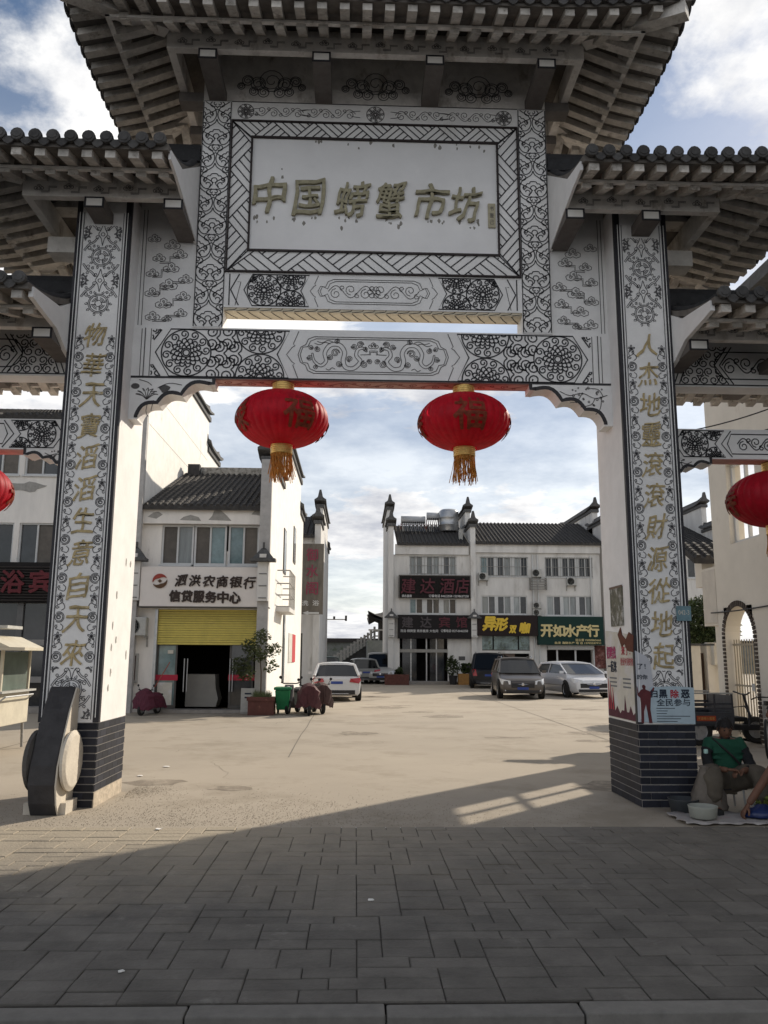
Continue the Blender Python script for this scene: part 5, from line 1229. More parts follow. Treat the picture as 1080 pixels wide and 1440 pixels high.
# ---- shop row
sr=thing('shop_row_house',(10.2,YH,0),'wide three-storey white house with brown yellow-lettered sign and dark green sign','building')
XA,XB=X1+.3,at(846,860,Y=YH).x
wl=[pxr(675,783,742.5,811,YH),pxr(766,784,833,812,YH),pxr(677,837.7,741.5,864,YH),pxr(768.7,838,834,866,YH)]
sh1=pxr(678,893,745,915,YH); sh2=pxr(678,919,745,960,YH); sh3=pxr(769.6,914,834,960,YH)
facade(sr,XA,XB,0,7.5,YH,wl+[sh1,(sh2[0],sh2[1],.15,sh2[3]),(sh3[0],sh3[1],.1,sh3[3])])
window(sr,*wl[0],YH,[GLT,GLD,GLD,GLC,GLC,GLD],[2,2,2],fw=.06,gap=.25,bars=16,fr=WFR); window(sr,*wl[1],YH,[GLD]*6,[2,2,2],fw=.06,gap=.25,bars=20)
window(sr,*wl[2],YH,[GLC,GLD,GLD,GLC,GLC,GLD],[2,2,2],fw=.06,gap=.2); window(sr,*wl[3],YH,[GLC,GLD,GLC,GLC,GLD,GLC],[2,2,2],fw=.06,gap=.2)
MUR=mat('mural_glass',(.22,.30,.30),.3,.8,1.8,spec=.5,dirt=(.06,.08,.04),dscale=2.6,dthr=.5); o=MB().box(*sh1[:2],YH+.04,YH+.08,sh1[2],sh1[2]+.06).box(*sh1[:2],YH+.04,YH+.08,sh1[3]-.06,sh1[3]).build('shop_window',DFR,sr)
for k,(f0,f1) in enumerate(((0,.22),(.25,.75),(.78,1))): w_=sh1[1]-sh1[0]; bx('pane',MUR,o,sh1[0]+w_*f0,sh1[0]+w_*f1,YH+.05,YH+.07,sh1[2]+.06,sh1[3]-.06)
bx('shop_back',DKI,sr,XA,XB,YH+2.5,YH+2.6,0,3); bx('inner_panel',mat('brown_panel',(.17,.13,.11),.7,.2,3),sr,at(688,940,Y=YH).x,at(725,940,Y=YH).x,YH+.16,YH+.2,.3,sh2[3])
MB().add([(at(708,920,Y=YH).x,YH-.05,sh2[3]-.05),(at(742,920,Y=YH).x,YH-.6,sh2[3]-.75),(at(712,935,Y=YH).x,YH-.5,sh2[3]-.9),(at(709,922,Y=YH).x,YH-.05,sh2[3]-.07),(at(741,922,Y=YH).x,YH-.6,sh2[3]-.77)],[(0,1,2),(3,2,4),(0,3,4,1)]).build('sagging_awning',DKI,sr)
bx('eaves_wall',FAC,sr,XA,XB,YH-.15,YH+.1,7.51,8.05); tile_roof(sr,XA,XB+.2,YH-.3,8.08,YH+4.8,10.05,sp=.23,r=.065)
bx('back_wall',FAC,sr,XA,XB,YH+9,YH+9.3,0,8)
for u in (757,832,750): p=at(u,850,Y=YH); MB().tube([(p.x,YH-.06,.2),(p.x,YH-.06,7.4)],.045,6).build('drain_pipe',WFR,sr)
BRS_=mat('brown_sign_panel',(.018,.010,.010),.7,.1,6); GRS=mat('dark_green_sign_panel',(.006,.032,.026),.7,.1,6); YEL=mat('yellow_sign_lettering',(.70,.48,.05),.5); CRM=mat('cream_sign_lettering',(.62,.52,.26),.5)
b1=pxr(671,865,757,894,YH-.4); bA=bx('brown_sign',BRS_,sr,b1[0],b1[1]-.03,YH-.4,YH-.0,b1[2],b1[3])
for c,u,v,w_,h_ in (('异',688,877,.75,.75),('形',705,878,.75,.70),('双',721,885,.42,.42),('咖',738,883,.62,.60)): p=at(u,v,Y=YH-.41); text('letter',c,(p.x,YH-.4,p.z),YEL,bA,w=w_,h=h_,off=.05,ext=.04,shear=.2)
g1=pxr(757,867,849,907,YH-.42); gA=bx('green_sign',GRS,sr,g1[0],g1[1],YH-.42,YH-.0,g1[2],g1[3])
for c,u in zip('开如水产行',(769,786,802,818,834)): p=at(u,887,Y=YH-.43); text('letter',c,(p.x,YH-.42,p.z),CRM,gA,w=.66,h=.66,off=.04,ext=.04)
small('连云港 15050865666',809,845,900,YH-.43,gA,CRM,.14); small('批发 海鲜水产 电 话 13705247711',780,845,904,YH-.43,gA,CRM,.14)
r1_=pxr(769.6,907.5,834,913.5,YH); bx('shutter_box',ACW,sr,r1_[0],r1_[1],YH-.2,YH-.002,r1_[2],r1_[3])
for u in (786,812): p=at(u,940,Y=YH); bx('shop_post',MET,sr,p.x-.05,p.x+.05,YH+.3,YH+.36,.1,sh3[3])
rb=pxr(836,908,851,940,YH); bx('red_brick_panel',mat('red_patterned_board',(.16,.06,.05),.8,.9,5,dirt=(.3,.27,.25),dscale=5,dthr=.55),sr,rb[0],rb[1],YH-.1,YH-.002,rb[2],rb[3])
for u0,v0,u1,v1,lab in ((673,805.5,686,816,'air conditioner below the left end of the top-floor windows over the brown sign'),(748,800.6,761,811.5,'air conditioner between the two top-floor windows of the shop row'),(797,812,810,823.5,'air conditioner under the right top-floor window above the green sign'),(749,847,761,856,'upper of two stacked air conditioners between the second-floor windows'),(749,857,761,866,'lower of two stacked air conditioners between the second-floor windows')):
    r_=pxr(u0,v0,u1,v1,YH-.2); ac(lab,(r_[0]+r_[1])/2,YH,r_[2],r_[1]-r_[0],r_[3]-r_[2])
lb=pxr(744,813,767,830,YH); lvb=MB().box(lb[0],lb[0]+.04,YH-.4,YH,lb[2],lb[3]).box(lb[1]-.04,lb[1],YH-.4,YH,lb[2],lb[3])
for k in range(5): z=lb[2]+(lb[3]-lb[2])*k/5; lvb.box(lb[0],lb[1],YH-.4,YH-.36,z,z+.05)
lvb.build('louvre_rack',IRN,sr)
# ---- end houses to the right
eh=thing('end_terrace_house',(17.5,YH,0),'white terrace house with stepped gable glimpsed right of the right pillar','building')
gn=at(836,712,X=XB+.4); gf=at(788,740,X=XB+.4)
XC=at(1018,850,Y=YH).x; we=[pxr(966,785,1001,813,YH),pxr(925,785,955,813,YH),pxr(966,842,1001,868,YH)]
facade(eh,XB+.6,XC,0,7.5,YH,we)
for h in we: window(eh,*h,YH,[GLD,GLC,GLD],[3],fw=.07)
bx('eaves_wall',FAC,eh,XB+.6,XC,YH-.2,YH+.1,7.51,8.0); tile_roof(eh,XB+.6,XC,YH-.3,8.03,YH+5.5,10.2,sp=.25,r=.07)
gable_wall(eh,XB+.25,XB+.6,[(YH-.3,gn.y+1.0 if gn.y<YH+4 else YH+2,gn.z-1.2),(YH+2,YH+10,gn.z-.2)],m=FAC)
gable_wall(eh,XC-.1,XC+.2,[(YH-.3,YH+2,9.3),(YH+2,YH+9,10.9)])
# ================================================================ white arched house on the right
WX=7.2
wh=thing('arched_house',(WX+.2,2,0),'cream rendered house wall with brick-edged arched gateway at the right edge','building')
CRW=mat('cream_render',(.66,.62,.55),.9,.08,1.2,bump=.15,bscale=40,dirt=(.50,.45,.38),dscale=1.2,dthr=.6,vert=.4)
def wallX(X,holes,y0,y1,z0,z1,th,m,name,arch=None):
    ys=sorted({y0,y1}|{h[0] for h in holes}|{h[1] for h in holes}); zs=sorted({z0,z1}|{h[2] for h in holes}|{h[3] for h in holes}); mb=MB()
    for a,b in zip(ys,ys[1:]):
        for c,d in zip(zs,zs[1:]):
            my,mz=(a+b)/2,(c+d)/2
            if any(h[0]<my<h[1] and h[2]<mz<h[3] for h in holes): continue
            mb.quad((X,a,c),(X,b,c),(X,b,d),(X,a,d)).quad((X+th,a,c),(X+th,a,d),(X+th,b,d),(X+th,b,c))
    for a,b,c,d in [h[:4] for h in holes]+[(y0,y1,z0,z1)]:
        for p,q in (((a,c),(a,d)),((b,c),(b,d)),((a,d),(b,d)),((a,c),(b,c))): mb.quad((X,p[0],p[1]),(X,q[0],q[1]),(X+th,q[0],q[1]),(X+th,p[0],p[1]))
    return mb
aR=at(1027,1000,X=WX); aL=at(1068,1000,X=WX); atop=at(1048,851,X=WX)
y_a,y_b=aL.y,aR.y; ym_=(y_a+y_b)/2; rr_=(y_b-y_a)/2; zsp=atop.z-rr_
wn0=at(1028,774,X=WX); wn1=at(1056,600,X=WX)
HW=(wn1.y,wn0.y,3.75,5.35)
hs=[(y_a,y_b,-.0,atop.z),HW,(1.2,3.2,3.62,5.9),(-2.5,-.5,3.62,5.9)]
mb=wallX(WX,hs,-9,7.6,0,8.08,.3,CRW,'wall')
n=16    # spandrels of the arch
for X in (WX,WX+.3):
    for s in (0,1):
        pts=[(ym_+rr_*math.cos(PI*i/n),zsp+rr_*math.sin(PI*i/n)) for i in range(n+1)]
        for a,b in zip(pts,pts[1:]): mb.quad((X,a[0],a[1]),(X,b[0],b[1]),(X,b[0],atop.z),(X,a[0],atop.z))
for a,b in zip(pts,pts[1:]): mb.quad((WX,a[0],a[1]),(WX,b[0],b[1]),(WX+.3,b[0],b[1]),(WX+.3,a[0],a[1]))
mb.build('front_wall',CRW,wh,fix=False)
bx('house_body',CRW,wh,WX+.31,WX+6,-9,3.6,0,8.25)
bx('roof_coping',COPE,wh,WX-.35,WX+.6,-9,7.55,8.085,8.32)
# dark brick edging of the arch, laid brick by brick
EBK=mat('dark_edging_brick',(.075,.06,.05),.8,.3,20,obj=.3); ebm=MB().box(-.02,.0,0,.05,-.028,.028).mesh('edging_brick',EBK)
nb=26
for k in range(nb+1):
    a=PI*k/nb; piece('edging_brick',ebm,wh,(WX,ym_+(rr_)*math.cos(a),zsp+(rr_)*math.sin(a)),(a,0,0),(1,2.2,1))
zz_=0.03
while zz_<zsp-.03:
    piece('edging_brick',ebm,wh,(WX,y_b,zz_+.03),(0,0,0),(1,2.2,1)); piece('edging_brick',ebm,wh,(WX,y_a,zz_+.03),(PI,0,0),(1,2.2,1)); zz_+=.075
gt=MB(); IR2=mat('pale_iron_bars',(.33,.29,.22),.5,.2,20)
zg=at(1048,903,X=WX).z
IGT=bx('gate_rail',IR2,wh,WX+.13,WX+.16,y_a+.02,y_b-.02,zg-.06,zg-.02)
bar=MB().tube([(0,0,0),(0,0,1)],.012,6).mesh('gate_bar',IR2)
for k in range(11): piece('gate_bar',bar,wh,(WX+.145,y_a+.06+(y_b-y_a-.12)*k/10,.08),(0,0,0),(1,1,zg-.02))
for z in (.12,1.0): bx('gate_rail',IR2,wh,WX+.13,WX+.16,y_a+.02,y_b-.02,z,z+.035)
for i,h in enumerate(hs[1:]):
    f=MB(); y0,y1,z0,z1=h
    for y in (y0,(y0+y1)/2-.03,y1-.06): f.box(WX+.1,WX+.16,y,y+.06,z0,z1)
    for z in (z0,z1-.06,z0+(z1-z0)*.5): f.box(WX+.101,WX+.159,y0+.01,y1-.01,z,z+.06)
    o=f.build('window',WFR,wh)
    if i in (1,2): bx('pane',GLC,o,WX+.12,WX+.13,y0,y1,z0,z1)
bx('end_panel',mat('faded_sign_panel',(.56,.52,.46),.8,.1,4,dirt=(.5,.36,.32),dscale=5,dthr=.62),wh,WX+.0,WX+.3,7.62,8.25,2.25,3.35)
bx('end_wall',CRW,wh,WX+.02,WX+.3,7.601,8.3,2.2,3.4)
yl=tile_roof(wh,WX-.15,WX+2.2,8.25,3.65,9.0,4.05,sp=.2,r=.06,name='low_roof')
bx('gateway_lintel',CRW,wh,WX+.1,WX+2.05,8.45,8.8,3.05,3.6); bx('gateway_pier',CRW,wh,WX+1.75,WX+2.05,8.46,8.79,0,3.045); bx('gateway_pier',CRW,wh,WX+.31,WX+.5,8.0,8.45,0,3.6)
# gate piers and boundary wall beyond
bw=thing('boundary_wall',(8,10.4,0),'short white gate piers and boundary wall under the dark tree','wall')
for u0,u1 in ((966,984),(993,1002)):
    a=at(u0,940,Y=10.4);b=at(u1,940,Y=10.4); z=at(u0,908,Y=10.4).z; pr_=bx('pier',CRW,bw,a.x,b.x,10.3,10.8,0,z); bx('pier_cap',COPE,pr_,a.x-.03,b.x+.03,10.27,10.83,z,z+.05)
a=at(1003,940,Y=10.2);b=at(1020,940,Y=10.2); bx('meter_box',PAW,bw,a.x,b.x,10.1,10.4,at(1003,935,Y=10.2).z,at(1003,908,Y=10.2).z); bx('wall_panel',CRW,bw,a.x,b.x+.5,10.42,10.6,0,1.9)
a=at(984,940,Y=10.5);b=at(993,940,Y=10.5); bd_=MB().box(0,.06,0,.03,0,1.6).mesh('gate_board',mat('brown_gate_board',(.07,.045,.035),.8,.3,9))
for k in range(3): piece('gate_board',bd_,bw,(a.x+.01+k*(b.x-a.x)/3,10.5,.05))
# ================================================================ background embankment, stair and pavilion
YE=72.0
STW=mat('stone_embankment',(.17,.18,.17),.9,.3,1.2,dirt=(.08,.10,.06),dscale=.8,dthr=.55); DKS=mat('dark_stair_flank',(.045,.045,.045),.9,.3,1.5); TRD=mat('dark_timber',(.035,.03,.028),.8,.2,4)
em=thing('embankment_wall',(2,YE,0),'grey stone embankment wall at the far end of the lane','wall')
bx('wall',STW,em,-60,80,YE,YE+6,0,at(470,903,Y=YE).z); bx('wall_coping',TRD,em,-60,80,YE-.3,YE+1,at(470,903,Y=YE).z+.01,at(470,899,Y=YE).z+.1)
stt=thing('river_stair',(3,YE-5,0),'dark triangular stair flank rising right to the pavilion, with pale balustrade','stairs')
a=at(470,937,Y=YE-6);b=at(545,900,Y=YE-6)
MB().prism([(a.x,0),(a.x,a.z),(b.x-1.2,b.z),(b.x+12,b.z),(b.x+12,0)],'Y',YE-6,YE-.5).build('stair_flank',DKS,stt)
ml=MB(); 
for k in range(13):
    t=k/12; x=a.x+(b.x-1.2-a.x)*t; z=a.z+(b.z-a.z)*t; bx('baluster_post',IRN,stt,x-.1,x+.1,YE-6.2,YE-6,z,z+(1.05 if k<12 else 1.2))
MB().tube([(a.x,YE-6.1,a.z+.8),(b.x-1.2,YE-6.1,b.z+.8),(b.x+4,YE-6.1,b.z+.8)],.09,6).tube([(a.x,YE-6.1,a.z+.35),(b.x-1.2,YE-6.1,b.z+.35),(b.x+4,YE-6.1,b.z+.35)],.07,6).build('handrail',IRN,stt)
YP=60.0
pv=thing('pavilion',(4.5,YP+2,3),'dark pavilion with upswept roof corner beside the hotel','pavilion')
ce=at(515,866,Y=YP); cz=at(530,873,Y=YP).z; c0=at(546,858,Y=YP); x0_=ce.x+.3; x1_=x0_+6
fz=at(530,897,Y=YP).z
pr=MB(); n=12; vs=[]
for j in range(n+1):
    for i in range(n+1):
        u,v=i/n*2-1,j/n*2-1; d=1-max(abs(u),abs(v)); r=math.hypot(u,v); z=cz+.1+1.9*d**1.1+.75*max(0,(abs(u*v))**3.2); k=1+.06*(abs(u*v))**3
        vs.append((x0_+3+3*u*k,YP+3+3*v*k,z))
pr.add(vs+[(a_,b_,c_-.3) for a_,b_,c_ in vs],[(j*(n+1)+i,j*(n+1)+i+1,(j+1)*(n+1)+i+1,(j+1)*(n+1)+i) for j in range(n) for i in range(n)]+[(q:=(n+1)*(n+1))+0 and (q+j*(n+1)+i,q+(j+1)*(n+1)+i,q+(j+1)*(n+1)+i+1,q+j*(n+1)+i+1) for j in range(n) for i in range(n)])
pr.build('roof',RTF,pv,smooth=True)
for xx in (x0_+1,x0_+5):
    for yy in (YP+1,YP+5): MB().tube([(xx,yy,fz-.2),(xx,yy,cz+.4)],.16,8).build('column',TRD,pv)
bx('plinth',STW,pv,x0_-.2,x0_+6.2,YP-.2,YP+6.2,0,fz-.2)
bl_=MB()
for k in range(9): bl_.box(x0_+k*.7,x0_+k*.7+.1,YP-.1,YP,fz-.2,fz+.7)
bl_.box(x0_-.1,x0_+6.1,YP-.12,YP+.02,fz+.6,fz+.72); bl_.build('balustrade',IRN,pv)
lp=thing('street_lamp',(at(450,900,Y=50).x-.6,50,0),'thin street lamp with horizontal arm beyond the vertical sign','street lamp')
la=at(459,871,Y=50);lb_=at(487,871,Y=50); MB().tube([(la.x-1.3,50,0),(la.x-1.3,50,la.z+.1)],.07,6).tube([(la.x-1.3,50,la.z),(lb_.x,50,la.z)],.04,6).build('pole',IRN,lp); MB().box(lb_.x-.1,lb_.x+.05,49.9,50.1,la.z-.1,la.z+.28).box(lb_.x-.95,lb_.x-.8,49.9,50.1,la.z,la.z+.22).build('lamp_head',TRD,lp)
# ================================================================ foliage
LEAF=mat('dark_green_leaf',(.045,.065,.022),.55,.5,3,spec=.35,trans=.25); LEF2=mat('olive_leaf',(.07,.085,.035),.6,.5,3,spec=.3,trans=.3); BARK=mat('bark',(.10,.075,.055),.9,.4,14)
def crown(parent,blobs,n,s,m,seed,name='crown'):
    r=random.Random(seed); mb=MB(); tot=sum(b[3]**3 for b in blobs)
    for b in blobs:
        for _ in range(int(n*b[3]**3/tot)):
            d=Vector((r.gauss(0,1),r.gauss(0,1),r.gauss(0,1))).normalized()*b[3]*(r.random()**.35)
            p=Vector(b[:3])+d*Vector((1,1,b[4] if len(b)>4 else .9)).length/1.7320508; p=Vector((b[0]+d.x,b[1]+d.y,b[2]+d.z*(b[4] if len(b)>4 else .9)))
            a=Vector((r.gauss(0,1),r.gauss(0,1),r.gauss(0,.6))).normalized(); c=a.cross(Vector((r.gauss(0,1),r.gauss(0,1),r.gauss(0,1)))).normalized()
            l=s*r.uniform(.6,1.3); mb.add([p-a*l,p-c*l*.32,p+a*l,p+c*l*.32],[(0,1,2,3)])
    return mb.build(name,m,parent,fix=False)
def limbs(parent,base,top,r0,tips,seed):
    mb=MB(); mid=Vector(base).lerp(Vector(top),.5)+Vector((.03,.02,0)); mb.tube([base,mid,top],[r0,r0*.75,r0*.5],7)
    for t in tips: p=Vector(base).lerp(Vector(top),.75); mb.tube([p,p.lerp(Vector(t),.5)+Vector((0,0,.08)),t],[r0*.45,r0*.3,r0*.12],5)
    return mb.build('trunk',BARK,parent)
tr_=thing('dark_tree',(at(985,900,Y=12.6).x,12.6,0),'dense dark green tree between the right pillar and the arched house','tree')
c=at(985,880,Y=12.6); limbs(tr_,(c.x,12.6,0),(c.x,12.6,c.z-.2),.13,[(c.x-.6,12.5,c.z),(c.x+.6,12.6,c.z+.1),(c.x,12.2,c.z+.4)],1)
crown(tr_,[(c.x+.05,12.6,c.z,.85),(c.x-.55,12.7,c.z-.1,.5),(c.x+.5,12.6,c.z-.1,.55),(c.x+.1,12.6,c.z+.4,.45),(c.x-.3,12.3,c.z-.4,.45),(c.x+.45,12.3,c.z-.5,.4)],9000,.06,LEAF,5)
ti=thing('dark_tree',(10.3,9.4,0),'dark leafy tree seen through the brick-edged archway','tree','')
ti['group']='garden trees behind the arched house'; tr_['group']='garden trees behind the arched house'
limbs(ti,(10.1,9.6,0),(10.1,9.6,2.2),.1,[(9.9,9.4,2.7),(10.5,9.4,2.8)],2); crown(ti,[(10.1,9.5,2.5,.75),(9.7,9.3,2.1,.5),(10.7,9.6,2.7,.6)],5000,.06,LEAF,6)
# planter with small tree by the bank
px_=at(352,1000,Z=0); 
pt=thing('planter_box',(-3.1,13.1,0),'brown brick planter box with grassy fringe at the bank corner','planter')
xa,xb=at(350,995,Y=13.2).x,at(386,995,Y=13.2).x; zt=at(365,980,Y=13.2).z
PLB=mat('red_brown_planter',(.10,.035,.028),.6,.25,8,dirt=(.25,.13,.09),dscale=6,dthr=.6)
MB().box(xa,xb,12.95,13.03,.004,zt).box(xa,xb,13.45,13.53,.004,zt).box(xa,xa+.08,13.03,13.45,.004,zt).box(xb-.08,xb,13.03,13.45,.004,zt).box(xa-.03,xb+.03,12.92,12.949,zt-.09,zt+.01).build('box',PLB,pt)
bx('soil',mat('soil',(.06,.045,.03),.95,.4,20),pt,xa+.08,xb-.08,13.03,13.45,.01,zt-.05)
gs=MB(); rg=random.Random(3)
for k in range(420): x,y=rg.uniform(xa+.1,xb-.1),rg.uniform(13.05,13.43); h=rg.uniform(.08,.2); dx_,dy_=rg.gauss(0,.04),rg.gauss(0,.04); gs.add([(x-.006,y,zt-.05),(x+.006,y,zt-.05),(x+dx_,y+dy_,zt+h)],[(0,1,2)])
gs.build('grass_tuft',mat('dry_grass_blade',(.10,.12,.05),.7,.4,20),pt,kind='stuff',fix=False)
tx=at(364,980,Y=13.24).x; ttz=at(366,893,Y=13.24).z
st_=thing('potted_shrub',(tx,13.24,zt-.05),'slender open-crowned shrub growing from the brown planter by the bank','shrub')
limbs(st_,(tx+.05,13.24,zt-.05),(tx-.03,13.24,ttz-.3),.022,[(tx-.45,13.2,ttz-.75),(tx+.35,13.3,ttz-.4),(tx+.3,13.1,ttz-.75),(tx-.3,13.3,ttz-.35),(tx+.05,13.2,ttz)],4)
crown(st_,[(tx-.5,13.2,ttz-.8,.28),(tx+.33,13.3,ttz-.4,.24),(tx-.28,13.3,ttz-.3,.25),(tx+.05,13.2,ttz-.05,.25),(tx+.3,13.1,ttz-.8,.2),(tx-.1,13.2,ttz-.5,.27),(tx-.35,13.1,ttz-1.0,.25)],1050,.065,LEF2,8)
# standing sign box beside it
sx0,sx1=at(338,990,Y=13.5).x,at(357,990,Y=13.5).x; z1=at(347,968,Y=13.5).z
sbx=thing('standing_notice_board',((sx0+sx1)/2,13.6,0),'small white standing notice board between the bank door and planter','notice board')
bx('board',ACW,sbx,sx0,sx1,13.55,13.68,.05,z1); bx('printed_line',NVY,sbx,sx0+.1,sx1-.08,13.54,13.549,z1-.16,z1-.12); bx('printed_line',NVY,sbx,sx0+.1,sx1-.14,13.54,13.549,z1-.26,z1-.22); bx('foot',IRN,sbx,sx0,sx1,13.5,13.75,.004,.05)
# litter bin and motor scooters by the corner
bn=thing('wheeled_bin',(at(400,1000,Y=13.3).x,13.4,0),'green plastic wheeled bin at the bank corner','bin')
xa,xb=at(387,990,Y=13.4).x,at(408,990,Y=13.4).x; zt=at(400,966,Y=13.4).z; GBN=mat('green_bin_plastic',(.01,.16,.06),.4,.1,8)
MB().add([(xa+.04,13.3,.12),(xb-.04,13.3,.12),(xb-.04,13.7,.12),(xa+.04,13.7,.12),(xa,13.22,zt-.08),(xb,13.22,zt-.08),(xb,13.76,zt-.08),(xa,13.76,zt-.08)],[(0,1,5,4),(1,2,6,5),(2,3,7,6),(3,0,4,7),(0,3,2,1),(4,5,6,7)]).build('bin_body',GBN,bn,bevel=.02)
MB().box(xa-.03,xb+.03,13.19,13.79,zt-.075,zt).build('lid',GBN,bn,bevel=.02)
BLK=mat('black_rubber',(.02,.02,.02),.7,.2,20)
for x in (xa+.03,xb-.07): MB().lathe([(.001,0),(.09,0),(.09,.05),(.001,.05)],(0,0,0),14,Matrix.Translation((x,13.68,.095))@Matrix.Rotation(PI/2,4,'Y'),cap=False).build('wheel',BLK,bn)
def wheel(parent,T,x,y,r,w,rimm,name='wheel',thin=False):
    TT=T@Matrix.Translation((x,y,r))@Matrix.Rotation(PI/2,4,'Y')
    h=w/2; k=.62 if not thin else .86
    o=MB().lathe([(r*k,-h),(r*.93,-h),(r,-h*.7),(r,h*.7),(r*.93,h),(r*k,h)],(0,0,0),24,TT,cap=False).build(name,BLK,parent,smooth=False)
    m=MB()
    if thin:
        m.lathe([(r*.84,-h*.5),(r*.87,-h*.5),(r*.87,h*.5),(r*.84,h*.5)],(0,0,0),24,TT,cap=False)
        for i in range(12): a=PI*i/12; m.tube([TT@Vector((r*.85*math.cos(a),r*.85*math.sin(a),0)),TT@Vector((-r*.85*math.cos(a),-r*.85*math.sin(a),0))],.003,4)
    else:
        m.lathe([(.001,h*.55),(r*.2,h*.6),(r*.25,h*.35),(r*.56,h*.55),(r*k,h*.9)],(0,0,0),20,TT,cap=False).lathe([(.001,-h*.55),(r*.2,-h*.6),(r*.25,-h*.35),(r*.56,-h*.55),(r*k,-h*.9)],(0,0,0),20,TT,cap=False)
        for i in range(5):
            a=2*PI*i/5
            for s in (1,-1): m.box(r*.2,r*.58,-.03,.03,s*h*.56-.008,s*h*.56+.02,TT@Matrix.Rotation(a,4,'Z'))
    m.build('rim',rimm,o); return o
RIM=mat('alloy_rim',(.40,.40,.41),.35,.1,9,metal=.6)
CLO=mat('maroon_rain_cover',(.075,.025,.028),.75,.3,9,bump=.4,bscale=20); SKN=mat('scooter_grey_plastic',(.16,.15,.15),.4,.2,9)
def scooter(loc,rot,label,cover=None,s=1.0,body=SKN):
    t=thing('motor_scooter',loc,label,'scooter'); T=Matrix.Translation(loc)@Matrix.Rotation(rot,4,'Z')@Matrix.Scale(s,4)
    wheel(t,T,0,.62,.22,.1,RIM); wheel(t,T,0,-.55,.22,.11,RIM)
    def P(*a): return [T@Vector(p) for p in a]
    MB().tube(P((-.06,.62,.22),(-.06,.52,.6),(-.06,.42,.86)),.022,6).tube(P((.06,.62,.22),(.06,.52,.6),(.06,.42,.86)),.022,6).build('fork',RIM,t)
    MB().tube(P((-.32,.34,.98),(-.2,.42,.95),(.2,.42,.95),(.32,.34,.98)),.018,6).build('handlebar',BLK,t)
    MB().prism([(.66,.40),(.56,.90),(.48,.93),(.42,.55),(.34,.30),(-.1,.26),(-.2,.28),(-.28,.66),(-.75,.72),(-.80,.60),(-.62,.36),(-.30,.20),(.3,.17),(.5,.3)],'X',-.15,.15,T).build('body_shell',body,t,bevel=.03)
    MB().prism([(-.16,.68),(-.22,.75),(-.72,.80),(-.78,.74),(-.70,.70)],'X',-.14,.14,T).build('saddle',BLK,t,bevel=.02)
    MB().lathe([(.001,.05),(.06,.04),(.075,0),(.001,-.01)],(0,0,0),14,T@Matrix.Translation((0,.60,.80))@Matrix.Rotation(-PI/2,4,'X'),cap=False).build('headlight',ACW,t)
    for x in (-.3,.3):
        MB().tube(P((x*.8,.38,.97),(x*1.1,.36,1.1)),.007,4).lathe([(.001,0),(.05,.004),(.001,.01)],(0,0,0),10,T@Matrix.Translation((x*1.15,.36,1.14))@Matrix.Rotation(PI/2,4,'X'),cap=False).build('mirror',BLK,t)
    if cover:
        r=random.Random(int(loc[0]*100)); m=MB(); vs=[]; n=18
        prof=[(.80,.40,.20),(.66,.95,.36),(.35,1.04,.40),(.1,.85,.34),(-.25,.86,.26),(-.6,.84,.26),(-.85,.70,.2),(-.95,.4,.2)]
        for y,z,w_ in prof:
            for i in range(n+1):
                a=PI*i/n; f=1+.10*math.sin(i*2.1+y*5)+r.uniform(-.04,.04)
                dz=z-.05*abs(math.cos(a))*4*abs(math.cos(a)) if 0 else (z*math.sin(a)**.5 if 0<i<n else 0)
                vs.append(T@Vector((w_*math.cos(a)*f,y+r.uniform(-.02,.02),max(.26+.08*math.sin(i+y*9),dz*1.0))))
        m.add(vs,[(j*(n+1)+i,j*(n+1)+i+1,(j+1)*(n+1)+i+1,(j+1)*(n+1)+i) for j in range(len(prof)-1) for i in range(n)]+[tuple(range(n+1))]+[tuple(range((len(prof)-1)*(n+1),len(prof)*(n+1)))[::-1]])
        m.build('rain_cover',cover,t)
    return t
p=at(206,1006,Z=0); sc1=scooter((p.x,p.y+.3,0),PI-.3,'scooter under a crumpled dark magenta cover left of the bank door',mat('magenta_rain_cover',(.10,.022,.04),.7,.3,9,bump=.4,bscale=20),.66)
MB().tube([(p.x+.1,p.y+.3,.7),(p.x+.45,p.y+.35,1.35)],.012,5).build('flag_stick',mat('red_stick',(.3,.08,.06),.6),sc1)
p=at(431,1006,Z=0); scooter((p.x,p.y+.35,0),PI+.15,'foremost scooter with maroon cover facing the plaza by the green bin',CLO,.80)
scooter((p.x-.42,p.y+.9,0),PI-.2,'dark scooter half hidden between the green bin and the covered scooter',None,.84)
scooter((p.x+.25,p.y+1.0,0),PI+.3,'brown covered scooter close to the silver hatchback bumper',mat('brown_rain_cover',(.07,.04,.035),.8,.3,9),.8)
p=at(404,1003,Z=0); 
